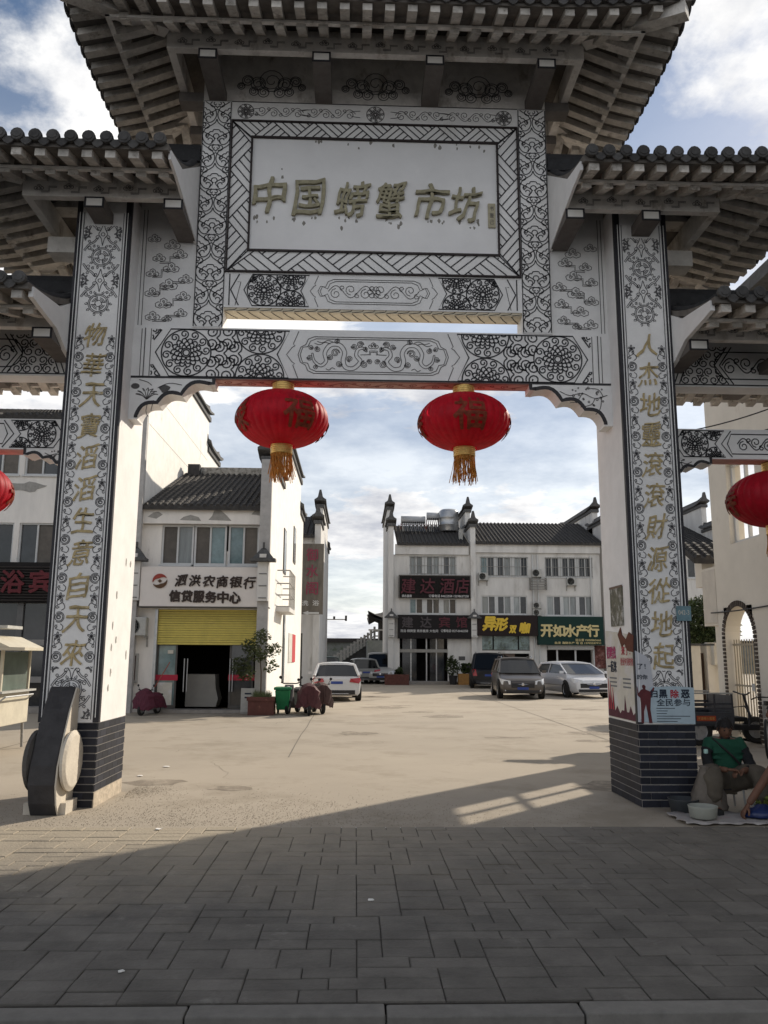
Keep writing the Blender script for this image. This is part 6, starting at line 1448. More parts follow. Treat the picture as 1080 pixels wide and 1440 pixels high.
# ================================================================ cars
CGL=mat('car_glass',(.006,.007,.008),.06,.1,2,spec=.35); PLT=mat('blue_number_plate',(.03,.06,.25),.5); RLT=mat('red_tail_lamp',(.30,.02,.03),.25,.1,6,spec=.6); HLT=mat('clear_headlamp',(.55,.57,.6),.1,.15,20,spec=.8); BLP=mat('black_car_plastic',(.025,.025,.028),.5,.2,8); CHR=mat('chrome_trim',(.6,.6,.62),.15,metal=.9)
def car(loc,rot,label,paint,L=4.3,W_=1.78,Hh=1.5,kind='hatch',s=.92,name='parked_car',group='cars parked round the plaza',plate='苏N'):
    t=thing(name,loc,label,'car',group); T=Matrix.Translation(loc)@Matrix.Rotation(rot,4,'Z')@Matrix.Scale(s,4)
    hb={'hatch':.92,'suv':1.02,'van':.98,'pickup':1.0}[kind]; hl=L/2; gc={'hatch':.14,'suv':.2,'van':.15,'pickup':.22}[kind]
    hood=hb-.10 if kind!='van' else hb-.12
    ws={'hatch':(hl-1.0,hl-1.95,-hl+.72,-hl+.14),'suv':(hl-1.0,hl-1.85,-hl+.55,-hl+.12),'van':(hl-.85,hl-1.95,-hl+.65,-hl+.15),'pickup':(hl-1.3,hl-1.9,-.25,-.5)}[kind]
    w=W_/2
    st=[(hl,.66,.30,.52,.60),(hl-.06,.82,.24,.60,.70),(hl-.35,.94,.22,.70,hood-.10),(hl-.8,.985,.2,.76,hood-.03),(ws[0]-.02,1,.2,.80,hb-.01),(ws[1],1,.2,.82,hb),(0,1,.2,.83,hb+.01),(ws[2],1,.2,.84,hb+.02),(-hl+.35,.98,.2,.82,hb+.01),(-hl+.10,.93,.24,.78,hb-.02),(-hl,.80,.30,.66,hb-.14)]
    m=MB(); vs=[]; K=9
    for y,wf,zb,zm,zt in st:
        hw=w*wf; half=[(hw*.88,zb),(hw*.97,zb+.10),(hw,zm*.72),(hw*.985,zm),(hw*.93,zt-.015),(hw*.82,zt+.012),(hw*.4,zt+.03),(0,zt+.035)]
        full=half+[(-a,b) for a,b in half[:-1][::-1]]
        K=len(full); vs+=[T@Vector((a,y,b)) for a,b in full]
    n=len(st); m.add(vs,[(i*K+j,i*K+j+1,(i+1)*K+j+1,(i+1)*K+j) for i in range(n-1) for j in range(K-1)]+[(i*K+K-1,i*K,(i+1)*K,(i+1)*K+K-1) for i in range(n-1)]+[tuple(range(K)),tuple(range((n-1)*K,n*K))[::-1]])
    B=m.build('body',paint,t,smooth=True)
    es=B.modifiers.new('e','EDGE_SPLIT'); es.split_angle=math.radians(38)
    # greenhouse
    rz=Hh; g_=MB(); br=[(w*.90,ws[0],hb),(w*.74,ws[1],rz-.06),(w*.74,ws[2],rz-.07),(w*.90,ws[3],hb+.01)]
    gv=[]
    for x,y,z in br: gv+=[T@Vector((x,y,z)),T@Vector((x*.55,y+(.09 if y>0 else -.06)*(1 if z<rz-.2 else .6),z+.0)),T@Vector((-x*.55,y+(.09 if y>0 else -.06)*(1 if z<rz-.2 else .6),z)),T@Vector((-x,y,z))]
    g_.add(gv,[(0,1,5,4),(1,2,6,5),(2,3,7,6),(4,5,9,8),(5,6,10,9),(6,7,11,10),(8,9,13,12),(9,10,14,13),(10,11,15,14),(0,4,8,12),(3,15,11,7)])
    G=g_.build('windows',CGL,t)
    r_=MB(); rv=[]; ny=6
    for i in range(ny+1):
        y=ws[1]+.06+(ws[2]-.04-ws[1]-.06)*i/ny; e=.035*math.sin(PI*i/ny)
        for x,z in ((-.80,-.09),(-.76,-.025),(-.5,.02),(0,.035),(.5,.02),(.76,-.025),(.80,-.09)): rv.append(T@Vector((x*w,y,rz+z+e-.03)))
    r_.add(rv,[(i*7+j,i*7+j+1,(i+1)*7+j+1,(i+1)*7+j) for i in range(ny) for j in range(6)]+[tuple(range(7)),tuple(range(ny*7,ny*7+7))[::-1]])
    r_.build('roof',paint,t,smooth=True)
    ym=(ws[1]+ws[2])/2+.1
    for sx in (-1,1):
        for p0,p1,r0 in (((sx*w*.905,ws[0],hb),(sx*w*.75,ws[1]+.02,rz-.07),.035),((sx*w*.905,ws[3],hb),(sx*w*.75,ws[2]-.02,rz-.08),.06),((sx*w*.915,ym,hb),(sx*w*.755,ym,rz-.06),.03)):
            MB().tube([T@Vector(p0),T@Vector(p1)],r0*s,6).build('roof_pillar',paint,t)
        if kind=='suv': MB().tube([T@Vector((sx*w*.68,ws[1]-.1,rz+.0)),T@Vector((sx*w*.68,ws[1]-.3,rz+.05)),T@Vector((sx*w*.68,ws[2]+.3,rz+.05)),T@Vector((sx*w*.68,ws[2]+.1,rz+.0))],.018*s,6).build('roof_rail',CHR,t)
    wb=L*.30; wr=.33 if kind!='suv' else .36
    for yy in (hl-.85,-hl+.78):
        for sx in (-1,1):
            MB().lathe([(.001,0),(wr*1.14,0),(wr*1.16,.02),(.001,.02)],(0,0,0),22,T@Matrix.Translation((sx*(w-.012)-(.01),yy,wr+.02))@Matrix.Rotation(PI/2,4,'Y'),cap=False).build('wheel_arch',BLP,t)
            wheel(t,T,sx*(w-.085),yy,wr,.22,RIM)
    # front
    def bxT(name,m_,*a,**k): o=MB().box(*a,T).build(name,m_,t,bevel=.012*s); return o
    fy=hl
    if kind in('van',): bxT('grille',BLP,-.60,.60,fy-.09,fy+.008,.42,.60); MB().tube([T@Vector((-.62,fy-.10,.66)),T@Vector((-.3,fy-.005,.57)),T@Vector((0,fy+.01,.54)),T@Vector((.3,fy-.005,.57)),T@Vector((.62,fy-.10,.66))],.02,6).build('grille_trim',CHR,t)
    else: bxT('grille',BLP,-.46,.46,fy-.06,fy+.012,.46,.64); MB().tube([T@Vector((-.5,fy-.02,.62)),T@Vector((0,fy+.012,.58)),T@Vector((.5,fy-.02,.62))],.014,6).build('grille_trim',CHR,t)
    bxT('lower_intake',BLP,-.66,.66,fy-.08,fy+.004,.26,.37)
    MB().lathe([(.001,.012),(.055,.01),(.06,0)],(0,0,0),12,T@Matrix.Translation((0,fy+.012,.59))@Matrix.Rotation(-PI/2,4,'X'),cap=False).build('badge',CHR,t)
    bxT('number_plate',PLT,-.22,.22,fy+.001,fy+.02,.38,.48)
    zh=(.60,.72) if kind!='van' else (.62,.73)
    for sx in (-1,1):
        pts=[(sx*.46,fy-.015,zh[0]-.02),(sx*.80,fy-.20,zh[0]-.03),(sx*.86,fy-.50,zh[1]+.09),(sx*.74,fy-.24,zh[1]+.05),(sx*.48,fy-.07,zh[1]+.0)]
        off=Vector((sx*.03,.05,.012)); a=[Vector(p)+off for p in pts]; b_=[Vector(p)-Vector((sx*.06,.1,.02)) for p in pts]
        MB().add([T@p for p in a+b_],[(0,1,2,3,4),(9,8,7,6,5)]+[(i,(i+1)%5,5+(i+1)%5,5+i) for i in range(5)]).build('headlight',HLT,t)
        MB().box(sx*.62-.09,sx*.62+.09,fy-.13,fy-.035,.33,.38,T).build('fog_lamp',HLT,t)
        # tail lamps
        pts=[(sx*.46,-fy-.0,.72),(sx*.80,-fy+.05,.66),(sx*.88,-fy+.34,.78),(sx*.83,-fy+.12,.87),(sx*.50,-fy+.02,.84)]
        if kind in('suv','van'): pts=[(sx*.60,-fy+.02,.66),(sx*.80,-fy+.05,.66),(sx*.86,-fy+.25,.9),(sx*.80,-fy+.12,hb+.0),(sx*.66,-fy+.06,hb-.04)]
        off=Vector((sx*.03,-.05,.0)); a=[Vector(p)+off for p in pts]; b_=[Vector(p)-Vector((sx*.06,-.12,.0)) for p in pts]
        MB().add([T@p for p in a+b_],[(0,1,2,3,4),(9,8,7,6,5)]+[(i,(i+1)%5,5+(i+1)%5,5+i) for i in range(5)]).build('tail_light',RLT,t)
        MB().box(-.02,.02,-.09,.09,-.055,.055,T@Matrix.Translation((sx*(w+.09),ws[0]-.12,hb+.06))@Matrix.Rotation(PI/2,4,'Z')).build('wing_mirror',paint,t)
        bxT('door_handle',CHR,sx*(w*.985)-.015,sx*(w*.985)+.015,.05,.22,.78,.80)
        MB().tube([T@Vector((sx*(w*.99),hl-1.2,.50)),T@Vector((sx*(w*1.0),0,.50)),T@Vector((sx*(w*.99),-hl+1.2,.50))],.008,4).build('side_moulding',BLP,t)
    bxT('rear_bumper_insert',BLP,-.68,.68,-fy-.012,-fy+.06,.26,.42); bxT('rear_plate',PLT,-.22,.22,-fy-.02,-fy-.001,.64,.74); bxT('bumper_strip',CHR,-.45,.45,-fy-.025,-fy-.01,.28,.30)
    text('plate_lettering',plate+'·5826',(0,0,0),WFR,t,w=.36*s,h=.06*s,ext=.001).matrix_basis=wm(t).inverted()@Matrix.Identity(4)@Matrix.Identity(4) if 0 else Matrix.Identity(4)
    return t
def fixplates():
    for o in list(bpy.data.objects):
        if o.name.startswith('plate_lettering'): bpy.data.objects.remove(o)
SLV=mat('silver_white_car_paint',(.50,.51,.53),.28,.04,2,spec=.6); GRY=mat('bronze_grey_car_paint',(.085,.075,.068),.28,.05,2,spec=.6,metal=.3); WHT=mat('white_car_paint',(.62,.63,.66),.25,.03,2,spec=.6); BKC=mat('black_blue_car_paint',(.007,.008,.011),.35,.05,2,spec=.3)
p=at(470,987,Z=0); car((p.x-.02,p.y+2.0,0),.05,'silver-white hatchback seen from behind beside the scooters',SLV,4.25,1.84,1.40,'hatch')
p=at(742,984,Z=0); car((p.x,p.y+2.0,0),PI-.08,'bronze-grey crossover parked nose-out in the middle of the three cars',GRY,4.4,1.84,1.62,'suv')
p=at(822,982,Z=0); car((p.x+.05,p.y+2.0,0),PI+.14,'white people carrier parked nearest the right pillar',WHT,4.7,1.84,1.46,'van')
p=at(690,968,Z=0); car((p.x+.1,p.y+1.6,0),-.12,'dark blue-black off-roader seen from behind next to the shop',BKC,4.7,1.9,1.85,'suv')
p=at(509,962,Z=0); car((p.x,p.y+2.0,0),.12,'far grey car parked at the lane mouth, left of the pickup',mat('grey_car_paint',(.20,.20,.19),.35,.05,2),4.3,1.75,1.5,'hatch')
p=at(532,962,Z=0); car((p.x+.1,p.y+2.2,0),PI,'far pale pickup truck parked beside the hotel wall',mat('pale_pickup_paint',(.34,.34,.33),.35,.05,2),5.0,1.8,1.85,'pickup')
p=at(462,949,Z=0); car((p.x,p.y+2,0),.1,'dark green car far down the lane beyond the silver hatchback',mat('dark_green_car_paint',(.03,.045,.035),.3,.05,2),4.3,1.75,1.55,'hatch')
fixplates()
# ================================================================ plants and boxes by the hotel
def pot(x,y,label,potm,h=.35,ph=.9,seed=1,w=.25,rectp=False):
    t=thing('potted_plant',(x,y,0),label,'potted plant'); 
    if rectp: bx('pot',potm,t,x-w,x+w,y-w*.6,y+w*.6,.004,h)
    else: MB().lathe([(w*.7,.004),(w,h),(w*1.05,h),(w*.9,h),(w*.85,h-.04)],(x,y,0),16).build('pot',potm,t)
    r=random.Random(seed); m=MB(); m.tube([(x,y,h-.03),(x+.03,y,h+ph*.6)],.02,5); m.build('stem',BARK,t)
    crown(t,[(x,y,h+ph*.45,ph*.42,1.1),(x+r.uniform(-.1,.1),y,h+ph*.8,ph*.28)],420,.10,LEAF,seed,'foliage'); return t
TER=mat('ochre_planter',(.30,.16,.05),.7,.2,8)
for u,v,lab,m_,h,ph,w_,rc_ in ((634,962,'leafy potted plant in the middle of the white wall beside the hotel door',BLP,.5,1.0,.25,0),(650,962,'bushy plant in an ochre planter box beside the dark off-roader',TER,.6,.55,.38,1),(658,962,'second bushy planter half behind the dark off-roader',TER,.6,.55,.3,1),(560,962,'low dark pot plant at the left hotel pilaster',BLP,.4,.5,.3,0)):
    p=at(u,v,Z=0); pot(p.x,min(p.y,YH-1.6),lab,m_,h,ph,int(u),w_,rc_)
kb=thing('brick_planter',(2.0,YH-1.6,0),'low grey and maroon planter kerb at the hotel corner','planter')
a=at(541,962,Y=YH-2.2);b=at(575,962,Y=YH-2.2); MB().box(a.x,b.x,YH-2.4,YH-1.7,.004,.55).build('kerb_wall',PLB,kb)
# ================================================================ food cart (left edge)
CRT=mat('cream_cart_paint',(.56,.52,.42),.5,.15,5,dirt=(.35,.3,.22),dscale=5,dthr=.62); fc=thing('food_cart',(-6.6,4.9,0),'cream glazed snack cart with overhanging roof at the left edge','food cart')
bx('cart_body',CRT,fc,-7.6,-5.70,4.3,5.5,.42,.93,bevel=.01); MB().box(-7.65,-5.62,4.22,5.58,.935,.965).build('worktop',ACW,fc)
for x in (-7.55,-5.74): 
    for y in (4.34,5.42): bx('post',CRT,fc,x,x+.045,y,y+.045,.966,1.60)
bx('mullion',CRT,fc,-5.90,-5.87,4.34,4.37,.966,1.60)
for y in (4.35,5.44): bx('pane',mat('cart_glass',(.14,.17,.15),.1,.2,3,spec=.6),fc,-7.5,-5.91,y,y+.01,.97,1.58)
bx('pane',MATS['cart_glass'],fc,-5.73,-5.72,4.40,5.40,.97,1.58)
bx('roof_edge',CRT,fc,-8.0,-5.24,4.0,5.8,1.60,1.645); MB().prism([(-8,1.65),(-5.55,1.65),(-5.95,1.83),(-7.8,1.95)],'Y',4.2,5.6).build('roof',CRT,fc); bx('roof_vent',ACW,fc,-7,-5.78,4.6,5.2,1.95,2.0)
for y in (4.4,5.4): MB().tube([(-5.74,y,.42),(-5.72,y,.02)],.022,6).tube([(-7.5,y,.42),(-7.5,y,.02)],.022,6).build('leg',IRN,fc)
MB().tube([(-5.70,4.3,.8),(-5.60,4.3,.88),(-5.60,5.4,.88),(-5.70,5.4,.8)],.014,6).build('push_rail',MET,fc)
Tc=Matrix.Translation((-6.5,4.4,0)); wheel(fc,Tc@Matrix.Rotation(PI/2,4,'Z'),0,0,.28,.05,RIM,thin=True)
# ================================================================ cargo tricycle and bicycle on the right
tc_=thing('cargo_tricycle',(6.2,6.3,0),'dark steel cargo tricycle with slatted bed behind the seated vendor','tricycle')
DBL=mat('dark_blue_grey_steel',(.055,.058,.068),.5,.3,8,dirt=(.12,.10,.09),dscale=6,dthr=.62)
xa,xb=5.35,at(1032,1000,Y=5.9).x; zf=at(1000,1018,Y=5.9).z; zt=at(1000,974,Y=5.9).z
for yy in (5.9,6.9):
    bx('side_board',DBL,tc_,xa,xb,yy,yy+.03,zf,zf+.20); bx('top_rail',mat('pale_rail_paint',(.40,.40,.38),.5,.1,9),tc_,xa,xb,yy-.01,yy+.04,zt-.025,zt)
    for z in (zf+.25,zf+.33): bx('slat',DBL,tc_,xa,xb,yy,yy+.025,z,z+.035)
    for x in (xa,xa+.45,xa+.9,xb-.04): bx('stake',DBL,tc_,x,x+.035,yy-.005,yy+.035,zf,zt-.025)
bx('tail_board',DBL,tc_,xb-.03,xb,5.94,6.9,zf,zt-.05); bx('front_board',DBL,tc_,xa,xa+.03,5.94,6.9,zf,zt-.05); bx('bed_floor',DBL,tc_,xa,xb,5.93,6.9,zf-.04,zf); bx('chassis',BLP,tc_,xa-.1,xb+.75,6.25,6.6,zf-.14,zf-.045)
lbp=at(980,1008,Y=5.88);lbq=at(1007,1008,Y=5.88); o_=bx('red_label',mat('orange_red_label',(.38,.07,.03),.5),tc_,lbp.x,lbq.x,5.885,5.899,zf+.05,zf+.14); text('label_lettering','不准带人载客',((lbp.x+lbq.x)/2,5.884,zf+.095),mat('label_orange_ink',(.5,.25,.08),.5),o_,w=.3,h=.05,ext=.001,off=.03)
Tt=Matrix.Translation((0,0,0)); 
for y in (6.0,6.85):
    TT=Matrix.Translation((5.98,y,0))@Matrix.Rotation(PI/2,4,'Z'); wheel(tc_,TT,0,0,.25,.12,RIM)
wheel(tc_,Matrix.Translation((xb+.62,6.42,0))@Matrix.Rotation(PI/2,4,'Z'),0,0,.24,.09,RIM)
MB().tube([(xb+.05,6.1,zf),(xb+.08,6.1,zf+.28),(xb+.30,6.1,zf+.30),(xb+.36,6.1,zf+.2),(xb+.36,6.1,zf-.05)],.016,6).tube([(xb+.05,6.7,zf),(xb+.08,6.7,zf+.28),(xb+.30,6.7,zf+.30),(xb+.36,6.7,zf+.2),(xb+.36,6.7,zf-.05)],.016,6).build('seat_rail',DBL,tc_)
bx('driver_seat',BLK,tc_,xb+.06,xb+.36,6.15,6.65,zf+.02,zf+.10,bevel=.02); MB().tube([(xb+.62,6.42,.24),(xb+.5,6.42,.62),(xb+.44,6.42,.88)],.025,6).tube([(xb+.40,6.1,.92),(xb+.44,6.3,.88),(xb+.44,6.54,.88),(xb+.40,6.74,.92)],.015,6).build('fork_and_handlebar',BLP,tc_)
bc=thing('bicycle',(6.95,4.9,0),'pale-framed bicycle leaning by the gateway at the right edge','bicycle')
BT=Matrix.Translation((6.80,4.95,0))@Matrix.Rotation(-.55,4,'Z'); BF=mat('pale_bicycle_frame',(.40,.38,.36),.4,.1,9)
wheel(bc,BT,0,0,.30,.04,RIM,thin=True); wheel(bc,BT,0,-1.0,.30,.04,RIM,thin=True)
def BP(*a): return [BT@Vector(p) for p in a]
MB().tube(BP((0,0,.3),(0,-.12,.72),(0,-.14,.86)),.014,6).tube(BP((0,-.13,.68),(0,-.55,.28)),.016,6).tube(BP((0,-.15,.72),(0,-.66,.66)),.014,6).tube(BP((0,-.55,.28),(0,-.70,.80)),.014,6).tube(BP((0,-.55,.28),(0,-1,.3)),.011,6).tube(BP((0,-.66,.66),(0,-1,.3)),.011,6).build('frame',BF,bc)
MB().tube(BP((-.27,-.22,.86),(-.18,-.14,.90),(.18,-.14,.90),(.27,-.22,.86)),.012,6).build('handlebar',BLK,bc); MB().tube(BP((-.18,-.15,.90),(-.22,-.13,1.02)),.006,5).box(-.25,-.20,-.14,-.13,1.0,1.12,BT).build('mirror',WFR,bc); MB().prism([(-.11,0),(.0,.03),(.11,.05),(.14,0),(.1,-.05),(0,-.03)],'Z',.80,.86,BT@Matrix.Translation((0,-.72,0))@Matrix.Rotation(PI/2,4,'Z')).build('saddle',BLK,bc)
MB().box(-.12,.12,.02,.24,.55,.78,BT).build('front_basket',IRN,bc)
# ================================================================ seated vendor
SKI=mat('tanned_skin',(.15,.075,.048),.6,.12,14); HAI=mat('black_hair',(.012,.010,.010),.6,.3,40); SHG=mat('green_polo_cloth',(.012,.070,.042),.85,.2,10,bump=.4,bscale=30); SHB=mat('black_sleeve_cloth',(.014,.015,.017),.85,.2,10); TRO=mat('khaki_trouser_cloth',(.10,.085,.066),.9,.2,9,bump=.5,bscale=25)
def skin(name,vs,es,rs,m,parent,T=Matrix.Identity(4),root=0,sub=3):
    me=bpy.data.meshes.new(name); me.from_pydata([tuple(T@Vector(v)) for v in vs],es,[]); o=bpy.data.objects.new(name,me); COL.objects.link(o)
    md=o.modifiers.new('skin','SKIN'); sk=me.skin_vertices[0].data
    for i,r in enumerate(rs):
        r=r if isinstance(r,tuple) else (r,r); sk[i].radius=r; sk[i].use_root=(i==root)
    md.use_smooth_shade=True; s_=o.modifiers.new('sub','SUBSURF'); s_.levels=sub; s_.render_levels=sub
    me.materials.append(m)
    dg=bpy.context.evaluated_depsgraph_get(); m2=bpy.data.meshes.new_from_object(o.evaluated_get(dg)); bpy.data.objects.remove(o)
    if name in ('polo_shirt','trouser_leg','sleeve','shirt'):   # cloth folds
        from mathutils import noise
        nn=[v.normal.copy() for v in m2.vertices]
        for v,n_ in zip(m2.vertices,nn):
            c=v.co; f=noise.noise(Vector((c.x*9,c.y*9,c.z*22+c.x*8)))+.6*abs(noise.noise(Vector((c.x*20,c.y*20,c.z*34)))); v.co+=n_*f*.013
    m2.materials.clear(); m2.materials.append(m)
    for p_ in m2.polygons: p_.use_smooth=True
    o=bpy.data.objects.new(name,m2); COL.objects.link(o); par(o,parent); return o
def chain(*pts): return [(i,i+1) for i in range(len(pts)-1)]
def hand(parent,T,m,curl=.7,s=1.0):
    "palm along +y from the wrist at origin, fingers curl towards -z"
    vs=[(0,-.02,0),(0,.035,0),(0,.075,0)];es=[(0,1),(1,2)];rs=[(.024,.018),(.036,.016),(.040,.015)]
    for k,(x,L) in enumerate(((-.030,.070),(-.010,.080),(.010,.076),(.029,.060))):
        b=len(vs); vs.append((x,.090,0)); a=curl*.6; y,z=.090,0
        es.append((2,b)); rs.append((.0105,.0105))
        for j in range(3):
            l=L*(.42,.32,.26)[j]; y+=l*math.cos(a)*s; z-=l*math.sin(a); a+=curl*.7; vs.append((x*(1+.05*j),y,z)); es.append((len(vs)-2,len(vs)-1)); rs.append((.0095-.001*j,.0095-.001*j))
    b=len(vs); vs+=[(-.042,.035,-.008),(-.062,.062,-.02),(-.060,.088,-.032)]; es+=[(1,b),(b,b+1),(b+1,b+2)]; rs+=[.013,.011,.009]
    return skin('hand',vs,es,rs,m,parent,T,root=1,sub=2)
def head(parent,T,m,hair,s=1.0,style='short'):
    b=bmesh.new(); bmesh.ops.create_uvsphere(b,u_segments=28,v_segments=22,radius=1)
    for v in b.verts:
        x,y,z=v.co; jaw=1-.22*max(0,-z)**1.2
        fx,fy,fz=x*.076*jaw,y*.098*(1-.08*max(0,-z)),z*.118
        if y>.3:   # face side is +y
            f=y
            fy+=.020*math.exp(-((x/.16)**2+((z+.12)/.22)**2))*f     # nose
            fy-=.007*math.exp(-(((abs(x)-.36)/.15)**2+((z-.10)/.12)**2)) # eye sockets
            fy+=.005*math.exp(-(((z-.27)/.1)**2))*f               # brow
            fy+=.006*math.exp(-((x/.3)**2+((z+.45)/.07)**2)); fy-=.004*math.exp(-((x/.28)**2+((z+.50)/.03)**2)); fy+=.006*math.exp(-((x/.25)**2+((z+.78)/.15)**2))
        v.co=T@(Vector((fx,fy,fz))*s)
    me=bpy.data.meshes.new('head'); b.to_mesh(me); b.free()
    for p_ in me.polygons: p_.use_smooth=True
    me.materials.append(m); o=bpy.data.objects.new('head',me); COL.objects.link(o); par(o,parent)
    for sx in (-1,1):
        MB().lathe([(.001,.010),(.007,.007),(.010,0)],(0,0,0),10,T@Matrix.Translation((sx*.029*s,.086*s,.012*s))@Matrix.Rotation(-PI/2,4,'X')).build('eye',BLK,o,smooth=True)
        MB().lathe([(.001,-.008),(.017,-.006),(.024,0),(.015,.008),(.001,.006)],(0,0,0),10,T@Matrix.Translation((sx*.078*s,-.004,.0))@Matrix.Rotation(sx*PI/2,4,'Y')@Matrix.Scale(1.3,4,(1,0,0))).build('ear',m,o,smooth=True)
    MB().tube([T@Vector((-.022,.0955*s,-.052)),T@Vector((0,.101*s,-.050)),T@Vector((.022,.0955*s,-.052))],.0035,5).build('mouth',mat('lips',(.16,.06,.05),.6),o)
    # hair: clumped cap
    b=bmesh.new(); bmesh.ops.create_icosphere(b,subdivisions=4,radius=1); r=random.Random(9)
    dl=[v for v in b.verts if v.co.z<(.28 if v.co.y>.15 else -.45 if v.co.y<0 else -.05)]; bmesh.ops.delete(b,geom=dl,context='VERTS')
    for v in b.verts:
        x,y,z=v.co; k=1.0+.05*math.sin(x*23)*math.sin(y*19+z*7)+r.uniform(-.015,.03); v.co=T@(Vector((x*.086*k,y*.106*k-.004,z*.131*k+.004))*s)
    me=bpy.data.meshes.new('hair'); b.to_mesh(me); b.free(); me.materials.append(hair); o2=bpy.data.objects.new('hair',me); COL.objects.link(o2); par(o2,parent)
    sm=MB()
    for k in range(260):
        th=r.uniform(0,2*PI); ph=r.uniform(.15,1.45); d=Vector((math.sin(ph)*math.cos(th),math.sin(ph)*math.sin(th),math.cos(ph)))
        if d.y>.5 and d.z<.35: continue
        p_=Vector((d.x*.086,d.y*.106,d.z*.131+.004)); t_=Vector((-d.y,d.x,0)).normalized()*.012; q_=p_*1.06+Vector((d.x*.02,d.y*.02,-.028)); sm.add([T@((p_-t_)*s),T@((p_+t_)*s),T@(q_*s)],[(0,1,2)])
    sm.build('hair_tufts',hair,o2,kind='stuff',fix=False)
    return o
PX,PYY=3.73,-.05
vd=thing('person',(PX,PYY,0),'vendor in green polo shirt sitting on a low stool, knees apart, by the right pillar','person')
V=Matrix.Translation((PX,PYY,0))@Matrix.Rotation(PI-.12,4,'Z')@Matrix.Scale(.84,4)      # faces the camera (+y local = forward)
# local: x right of the sitter, y forward
body=[(0,-.02,.34),(0,-.03,.47),(0,-.03,.62),(0,-.01,.76),(0,.02,.845),(0,.04,.90),
 (-.10,.0,.33),(-.26,.20,.44),(-.30,.40,.47),(-.29,.43,.26),(-.28,.42,.07),(-.30,.55,.03),
 (.10,.0,.33),(.24,.20,.44),(.27,.40,.46),(.26,.44,.26),(.25,.43,.07),(.27,.56,.03),
 (-.17,.0,.78),(-.25,.06,.62),(-.24,.20,.50),(-.07,.38,.50),
 (.17,.0,.78),(.26,.06,.62),(.25,.20,.50),(.08,.38,.51)]
be=[(0,1),(1,2),(2,3),(3,4),(4,5),(0,6),(6,7),(7,8),(8,9),(9,10),(10,11),(0,12),(12,13),(13,14),(14,15),(15,16),(16,17),(3,18),(18,19),(19,20),(20,21),(3,22),(22,23),(23,24),(24,25)]
brr=[(.15,.12),(.145,.11),(.15,.11),(.15,.10),(.06,.06),(.052,.055),.10,.088,.072,.052,.038,.032,.10,.088,.072,.052,.038,.032,.065,.05,.042,.028,.065,.05,.042,.028]
skin('body',body,be,brr,SKI,vd,V,0)
skin('polo_shirt',[(0,-.03,.40),(0,-.03,.50),(0,-.03,.62),(0,-.012,.76),(0,.015,.835),(-.172,.0,.785),(-.25,.05,.65),(.172,.0,.785),(.25,.05,.65)],[(0,1),(1,2),(2,3),(3,4),(3,5),(5,6),(3,7),(7,8)],[(.17,.14),(.17,.135),(.175,.13),(.165,.115),(.072,.07),.08,.066,.08,.066],SHG,vd,V,1)
for s in (-1,1):
    skin('sleeve',[(s*.20,.02,.74),(s*.255,.06,.62),(s*.25,.20,.50),(s*.15,.31,.50)],[(0,1),(1,2),(2,3)],[.074,.062,.052,.042],SHB,vd,V,1)
    skin('trouser_leg',[(s*.02,-.02,.33),(s*.13,.08,.36),(s*.26,.22,.44),(s*.29,.40,.455),(s*.285,.44,.30),(s*.28,.43,.13)],[(0,1),(1,2),(2,3),(3,4),(4,5)],[(.15,.12),.128,.122,.112,.09,.078],TRO,vd,V,1)
    MB().box(s*.28-.045,s*.28+.045,.36,.62,.0,.085,V).build('shoe',BLK,vd,bevel=.02)
skin('collar',[(-.06,.05,.865),(0,.09,.835),(.06,.05,.865)],[(0,1),(1,2)],[.018,.016,.018],SHB,vd,V,1,1)
head(vd,V@Matrix.Translation((0,.06,.965))@Matrix.Rotation(-.28,4,'X')@Matrix.Scale(1.1,4),SKI,HAI)
hand(vd,V@Matrix.Translation((-.08,.37,.50))@Matrix.Rotation(-1.25,4,'Z')@Matrix.Rotation(-.2,4,'X'),SKI,.8); hand(vd,V@Matrix.Translation((.09,.38,.515))@Matrix.Rotation(1.25,4,'Z'),SKI,.8)
MB().tube([V@Vector(p_) for p_ in ((.16,.07,.85),(.05,.13,.74),(-.05,.155,.64),(-.14,.13,.54),(-.17,.08,.48))],.012,5).build('bag_strap',BLK,vd)
sl_=thing('stool',(PX,PYY+.05,0),'low folding stool under the seated vendor','stool')
bx('seat',BLK,sl_,PX-.16,PX+.16,PYY-.12,PYY+.16,.205,.225)
for x in (-.14,.14):
    for y in (-.1,.14): MB().tube([(PX+x,PYY+y,.0),(PX+x*.9,PYY+y,.205)],.010,6).build('leg',MET,sl_)
# ---- vendor's things
MATW=mat('printed_sack_cloth',(.42,.39,.37),.85,.25,5,bump=.6,bscale=12,dirt=(.38,.16,.15),dscale=5,dthr=.60)
sm_=MB(); n=14; rr=random.Random(12); x0m,x1m,y0m,y1m=2.93,3.98,-.93,-.42; vv=[]
for j in range(9):
    for i in range(n*2+1):
        x=x0m+(x1m-x0m)*i/(2*n)+.02*math.sin(j*1.7); y=y0m+(y1m-y0m)*j/8+.02*math.sin(i*.9); e=1 if (i in(0,2*n) or j in (0,8)) else 0
        vv.append((x,y,.012+.012*abs(math.sin(i*.7+j*1.1))+rr.uniform(0,.006)+(.012*e if j==8 or i==0 else 0)))
sm_.add(vv,[(j*(2*n+1)+i,j*(2*n+1)+i+1,(j+1)*(2*n+1)+i+1,(j+1)*(2*n+1)+i) for j in range(8) for i in range(2*n)])
o=sm_.build('sack_mat',MATW,None,smooth=True,fix=False); tag(o,'crumpled white sack cloth with red print spread before the vendor','cloth')
sd_=o.modifiers.new('s','SOLIDIFY'); sd_.thickness=.004
